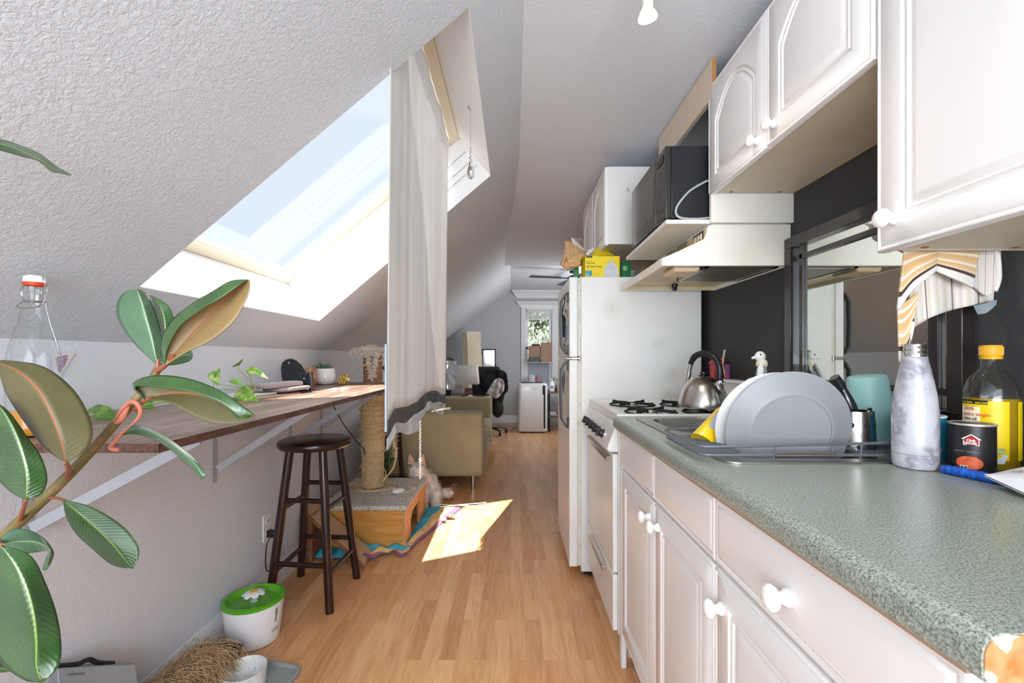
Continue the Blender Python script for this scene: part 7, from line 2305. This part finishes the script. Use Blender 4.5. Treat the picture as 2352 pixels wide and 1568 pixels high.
tag(b.build('pen', mat('pen_dark', '5b5a58', .4)), 'slim dark pen stuck to the fridge door inside the handle', 'pen')
# ================================================================== RUBBER PLANT IN THE FOREGROUND
rp_ = thing('rubber_plant', 'large rubber plant with glossy leaves leaning in from the left', 'plant', (-1.02, .52, 0))
def leafmat(name, green1, green2, vein, gloss):
    m, t = newmat(name)
    uvn = t.n('ShaderNodeUVMap'); sep = t.n('ShaderNodeSeparateXYZ'); t.t.links.new(uvn.outputs[0], sep.inputs[0])
    u_, v_ = sep.outputs[0], sep.outputs[1]
    d = t.math('ABSOLUTE', t.math('SUBTRACT', u_, .5))                       # distance from midrib
    mid = t.ramp(d, [(.0, (1, 1, 1, 1)), (.010, (1, 1, 1, 1)), (.022, (0, 0, 0, 1))])
    ph = t.math('MULTIPLY', t.math('ADD', v_, t.math('MULTIPLY', d, -.28)), 150.)
    ribs = t.math('SINE', ph)
    base = t.ramp(t.noise(t.coord(), 16, 3), [(.35, green1), (.7, green2)])
    base = t.mix(t.math('MULTIPLY', t.ramp(ribs, [(.6, (0, 0, 0, 1)), (1, (1, 1, 1, 1))]), .05), base, vein)
    t.color(t.mix(mid, base, vein))
    t.p.inputs['Roughness'].default_value = gloss
    t.p.inputs['Coat Weight'].default_value = .35 if gloss < .35 else 0
    t.p.inputs['Coat Roughness'].default_value = .15
    t.bump(t.math('ADD', t.math('MULTIPLY', ribs, .25), t.noise(t.coord(), 30, 2)), .22 if gloss < .35 else .10, .0015)
    return m
M_lt = leafmat('leaf_upper', '28481f', '3a5e2c', '7f9448', .27)
M_lt2 = leafmat('leaf_upper_bluish', '3f6244', '527454', '8a9c6c', .26)
M_lu = leafmat('leaf_under', '86704a', '937a50', '95542f', .5)
M_luo = leafmat('leaf_under_olive', '55512f', '625b38', '9a5432', .5)
def rleaf(lines, D, tops, nv=28, ns=6, offs=None, thick=.0009, show='top', mid=1):
    """leaf surface through several pixel polylines running base -> tip, listed from one edge to the other;
    each polyline has its own distance offset(s); tops = (upper material, under material)"""
    L = len(lines)
    curves = []
    for k, ln in enumerate(lines):
        o_ = offs[k] if offs else 0
        pts = []
        for j, p in enumerate(ln):
            dd = o_[j] if isinstance(o_, (list, tuple)) else o_ * sin(pi * min(1, j / (len(ln) - 1)) ** .9)
            pts.append(at(p[0], p[1], D + dd))
        curves.append(resample(pts, nv))
    def fn(u, v):
        x = u * (L - 1); i = min(int(x), L - 2); f_ = x - i
        j = min(nv, round(v * nv))
        return curves[i][j].lerp(curves[i + 1][j], f_)
    nu = ns * (L - 1)
    g = MB(); g.grid(fn, nu, nv)
    # two skins: upper and under side
    me = bpy.data.meshes.new('tmp'); me.from_pydata(g.v, [], g.f); me.update()
    nr = [v.normal.copy() for v in me.vertices]
    acc = sum((V((0, 0, EYE)) - q.center).dot(q.normal) * q.area for q in me.polygons if (q.index % nu) >= nu - ns)
    bpy.data.meshes.remove(me)
    n_ = len(g.v)
    b = MB()
    b.v = [tuple(V(p) + q * thick * .5) for p, q in zip(g.v, nr)] + [tuple(V(p) - q * thick * .5) for p, q in zip(g.v, nr)]
    mu = mid / (L - 1)
    wu = lambda u: .5 * u / mu if u < mu else .5 + .5 * (u - mu) / (1 - mu)
    uvs = [(wu((i % (nu + 1)) / nu), (i // (nu + 1)) / nv) for i in range(n_)]
    for f_ in g.f:
        b.uv[len(b.f)] = [uvs[i] for i in f_]; b.f.append(f_); b.mi.append(0)
        r_ = tuple(i + n_ for i in reversed(f_)); b.uv[len(b.f)] = [uvs[i] for i in reversed(f_)]; b.f.append(r_); b.mi.append(1)
    # rim
    rim = list(range(0, nu + 1)) + [j * (nu + 1) + nu for j in range(1, nv + 1)] + [nv * (nu + 1) + i for i in range(nu - 1, -1, -1)] + [j * (nu + 1) for j in range(nv - 1, 0, -1)]
    for a, c in zip(rim, rim[1:] + rim[:1]):
        b.uv[len(b.f)] = [uvs[a], uvs[c], uvs[c], uvs[a]]; b.f.append((a, a + n_, c + n_, c)); b.mi.append(1)
    first_is_top = (acc > 0) == (show == 'top')       # which skin of the last strip the camera looks at
    ms = list(tops) if first_is_top else [tops[1], tops[0]]
    return b.build('leaf', ms, rp_, smooth=True, weld='keep')
def petiole(pts, r0, r1, m_):
    b = MB(); q = bez(pts, 5); b.tube(q, [lerp(r0, r1, k / (len(q) - 1)) for k in range(len(q))], 8); return b.build('petiole', m_, rp_)
M_stem = mat('plant_stem', '6f6238', .5, mottle=(30, '8a6f48', .45, .6), bump=(60, .4, .002))
M_red = MATS['red_plastic']; M_pet = mat('reddish_petiole', '96563a', .4)
M_sheath = mat('pink_sheath', 'b8705a', .4)
# L1 upper left, upper side
rleaf([[(360, 838), (310, 790), (275, 740), (268, 700), (285, 672), (312, 664)], [(361, 838), (350, 780), (338, 735), (328, 700), (320, 678), (314, 664)], [(363, 838), (372, 790), (365, 745), (350, 700), (334, 672), (316, 664)]], .68, (M_lt2, M_luo), offs=[.02, 0, .025])
# L2 behind it
rleaf([[(368, 840), (366, 780), (360, 730), (350, 690), (343, 678)], [(370, 840), (378, 780), (376, 730), (362, 692), (343, 678)], [(372, 840), (392, 790), (400, 740), (385, 700), (345, 678)]], .71, (M_lt, M_luo), offs=[.02, 0, .01])
# L3 big leaf, underside to us, green edge folded over at the top
rleaf([[(380, 836), (384, 802), (412, 750), (460, 712), (510, 682), (548, 655), (568, 643)],
       [(379, 837), (371, 785), (392, 738), (440, 698), (490, 668), (530, 645), (570, 642)],
       [(381, 838), (418, 795), (462, 745), (505, 703), (540, 668), (562, 648), (572, 643)],
       [(383, 838), (430, 808), (487, 780), (535, 740), (565, 690), (574, 660), (573, 644)]], .66, (M_lt, M_lu), offs=[-.016, 0, .02, 0], show='under', mid=2)
# L4 small behind
rleaf([[(372, 838), (395, 815), (420, 803), (440, 806), (442, 815)], [(372, 839), (398, 824), (420, 816), (436, 814), (442, 817)], [(373, 840), (398, 838), (420, 834), (437, 828), (443, 818)]], .73, (M_lt2, M_luo), offs=[.01, 0, .01])
# L5 broad leaf pointing right: green rolled edge above, brown underside below
rleaf([[(333, 918), (322, 902), (308, 888), (345, 887), (402, 893), (455, 904), (500, 920), (530, 942), (552, 966)],
       [(333, 918), (312, 898), (303, 882), (332, 866), (382, 862), (442, 872), (502, 895), (547, 925), (585, 953)],
       [(334, 919), (350, 912), (385, 905), (430, 903), (470, 908), (510, 920), (540, 935), (565, 950), (584, 957)],
       [(336, 920), (370, 920), (400, 930), (430, 947), (460, 962), (495, 972), (530, 973), (565, 967), (584, 958)]], .65, (M_lt, M_luo), offs=[-.014, .0, .012, -.01], show='under', mid=2)
# L6 narrow curled leaf below it
rleaf([[(283, 996), (300, 976), (340, 982), (385, 1005), (420, 1030), (455, 1060), (475, 1092)], [(283, 997), (310, 985), (350, 995), (390, 1018), (425, 1045), (452, 1070), (468, 1098)], [(284, 998), (320, 998), (360, 1012), (395, 1035), (420, 1058), (445, 1078), (463, 1100)]], .72, (M_lt2, M_luo), offs=[.02, 0, .01])
# L7 big drooping leaf, underside to us
rleaf([[(150, 1062), (120, 1042), (95, 1020), (50, 960), (15, 905), (0, 860), (-12, 832)],
       [(151, 1062), (140, 1010), (120, 955), (95, 905), (60, 865), (25, 843), (-12, 830)],
       [(153, 1063), (195, 1035), (213, 1000), (203, 950), (165, 890), (100, 842), (20, 828), (-12, 829)]], .58, (M_lt, M_luo), offs=[.015, -.01, .02], show='under')
# L8 dark leaf at the left edge
rleaf([[(58, 1148), (20, 1125), (-20, 1080), (-45, 1010), (-40, 950), (-15, 922)], [(60, 1148), (62, 1090), (50, 1030), (30, 980), (5, 940), (-14, 922)], [(62, 1148), (95, 1135), (109, 1100), (95, 1050), (60, 1000), (20, 945), (-13, 922)]], .56, (M_lt, M_luo), offs=[.012, 0, .015])
# L9 leaf hanging at lower centre
rleaf([[(146, 1150), (152, 1185), (175, 1225), (215, 1262), (250, 1292), (280, 1303), (303, 1304)], [(146, 1149), (185, 1180), (220, 1210), (255, 1245), (280, 1275), (296, 1295), (305, 1306)], [(147, 1147), (200, 1160), (250, 1185), (290, 1215), (317, 1252), (318, 1280), (306, 1304)]], .62, (M_lt, M_luo), offs=[.012, 0, .012])
# L10 biggest leaf bottom left
rleaf([[(2, 1252), (-35, 1300), (-60, 1370), (-45, 1450), (0, 1520), (55, 1560), (95, 1566)], [(2, 1252), (38, 1300), (62, 1350), (78, 1410), (84, 1470), (84, 1530), (97, 1567)], [(3, 1252), (70, 1275), (105, 1340), (130, 1410), (141, 1480), (135, 1530), (99, 1567)]], .47, (M_lt, M_luo), offs=[.02, 0, .02])
# L11 bent grey-green leaf
rleaf([[(0, 1252), (40, 1270), (80, 1268), (110, 1265), (104, 1285), (98, 1308)], [(0, 1250), (40, 1243), (85, 1245), (115, 1262), (112, 1285), (104, 1310)], [(-2, 1245), (25, 1216), (70, 1218), (105, 1240), (123, 1268), (118, 1290), (110, 1305)]], .60, (M_lt2, M_luo), offs=[.01, 0, .01])
# L12 thin curled leaf at the upper left
rleaf([[(-70, 318), (0, 320), (45, 333), (90, 352), (130, 382), (163, 400)], [(-70, 322), (0, 330), (45, 345), (90, 365), (125, 388), (163, 402)], [(-70, 330), (0, 345), (45, 358), (88, 370), (115, 392), (140, 398), (163, 404)]], .60, (M_lt, M_luo), offs=[.02, 0, .02])
# L13 leaf behind the biggest one
rleaf([[(-60, 1400), (-30, 1470), (10, 1530), (40, 1535)], [(-62, 1405), (-40, 1480), (-5, 1530), (40, 1536)], [(-64, 1410), (-60, 1480), (-20, 1540), (38, 1538)]], .55, (M_lt, M_luo), offs=[.01, 0, .01])

stem_px = [(-330, 1560, .60), (-160, 1400, .62), (-50, 1290, .63), (0, 1240, .635), (75, 1170, .64), (150, 1098, .65), (205, 1040, .66), (262, 975, .67), (300, 930, .67), (340, 885, .68), (368, 838, .685)]
b = MB(); q = bez([tuple(at(*p)) for p in stem_px], 6)
b.tube(q, [lerp(.0085, .0052, k / (len(q) - 1)) for k in range(len(q))], 14); b.build('stem', M_stem, rp_)
for (x, y, D) in ((150, 1098, .65), (105, 1140, .645), (262, 1018, .664), (300, 930, .67)):
    pass
petiole([tuple(at(154, 1096, .65)), tuple(at(158, 1078, .62)), tuple(at(151, 1060, .58))], .0035, .0025, M_pet)
petiole([tuple(at(45, 1197, .637)), tuple(at(52, 1172, .60)), tuple(at(60, 1147, .56))], .0032, .0022, M_pet)
petiole([tuple(at(108, 1142, .645)), tuple(at(130, 1144, .635)), tuple(at(147, 1149, .62))], .0026, .0018, M_pet)
petiole([tuple(at(-6, 1246, .63)), tuple(at(0, 1250, .55)), tuple(at(3, 1253, .47))], .0035, .0026, M_pet)
petiole([tuple(at(362, 850, .68)), tuple(at(380, 838, .67)), tuple(at(398, 815, .66))], .0045, .0022, M_pet)
petiole([tuple(at(310, 940, .67)), tuple(at(325, 925, .66)), tuple(at(345, 913, .65))], .0042, .0024, M_pet)
petiole([tuple(at(262, 1012, .67)), tuple(at(272, 1002, .69)), tuple(at(285, 996, .72))], .003, .002, M_pet)
petiole([tuple(at(358, 855, .68)), tuple(at(361, 845, .68)), tuple(at(363, 825, .68))], .0035, .0022, M_pet)
petiole([tuple(at(-14, 1250, .63)), tuple(at(-8, 1250, .61)), tuple(at(0, 1250, .60))], .003, .002, M_pet)
b = MB(); q = bez([tuple(at(262, 968, .652)), tuple(at(278, 942, .648)), tuple(at(300, 922, .648)), tuple(at(318, 930, .648)), tuple(at(322, 950, .65)), tuple(at(306, 972, .652)), tuple(at(285, 990, .654)), tuple(at(268, 1008, .654)), tuple(at(254, 1028, .654)), tuple(at(274, 1033, .656))], 5)
b.tube(q, [.0008 + .0024 * abs(sin(pi * 1.7 * k / len(q))) for k in range(len(q))], 8); b.build('bud_sheath', M_sheath, rp_)
b = MB(); q = bez([tuple(at(264, 972, .656)), tuple(at(275, 966, .652)), tuple(at(285, 950, .652)), tuple(at(296, 930, .652))], 5)
b.tube(q, [.0008 + .0035 * sin(pi * k / len(q)) for k in range(len(q))], 8); b.build('bud_sheath', M_sheath, rp_)
b = MB(); q = bez([(-1.0, .50, .27), (-1.02, .52, .70), (-.93, .56, 1.10), (-.80, .585, 1.34), tuple(at(-72, 322, .60))], 8); b.tube(q, [lerp(.0075, .0028, k / (len(q) - 1)) for k in range(len(q))], 12); b.build('stem', M_stem, rp_)
b = MB(); b.lathe([(0, 0), (.12, 0), (.15, .30), (.155, .32), (.145, .32), (.14, .28), (0, .27)], (-1.0, .50, .001), n=48, cap=False); b.build('pot', M_blackm, rp_)
b = MB(); q = bez([(-1.0, .50, .27), (-.99, .52, .45), tuple(at(-330, 1560, .60))], 6); b.tube(q, .0095, 12); b.build('trunk', M_stem, rp_)
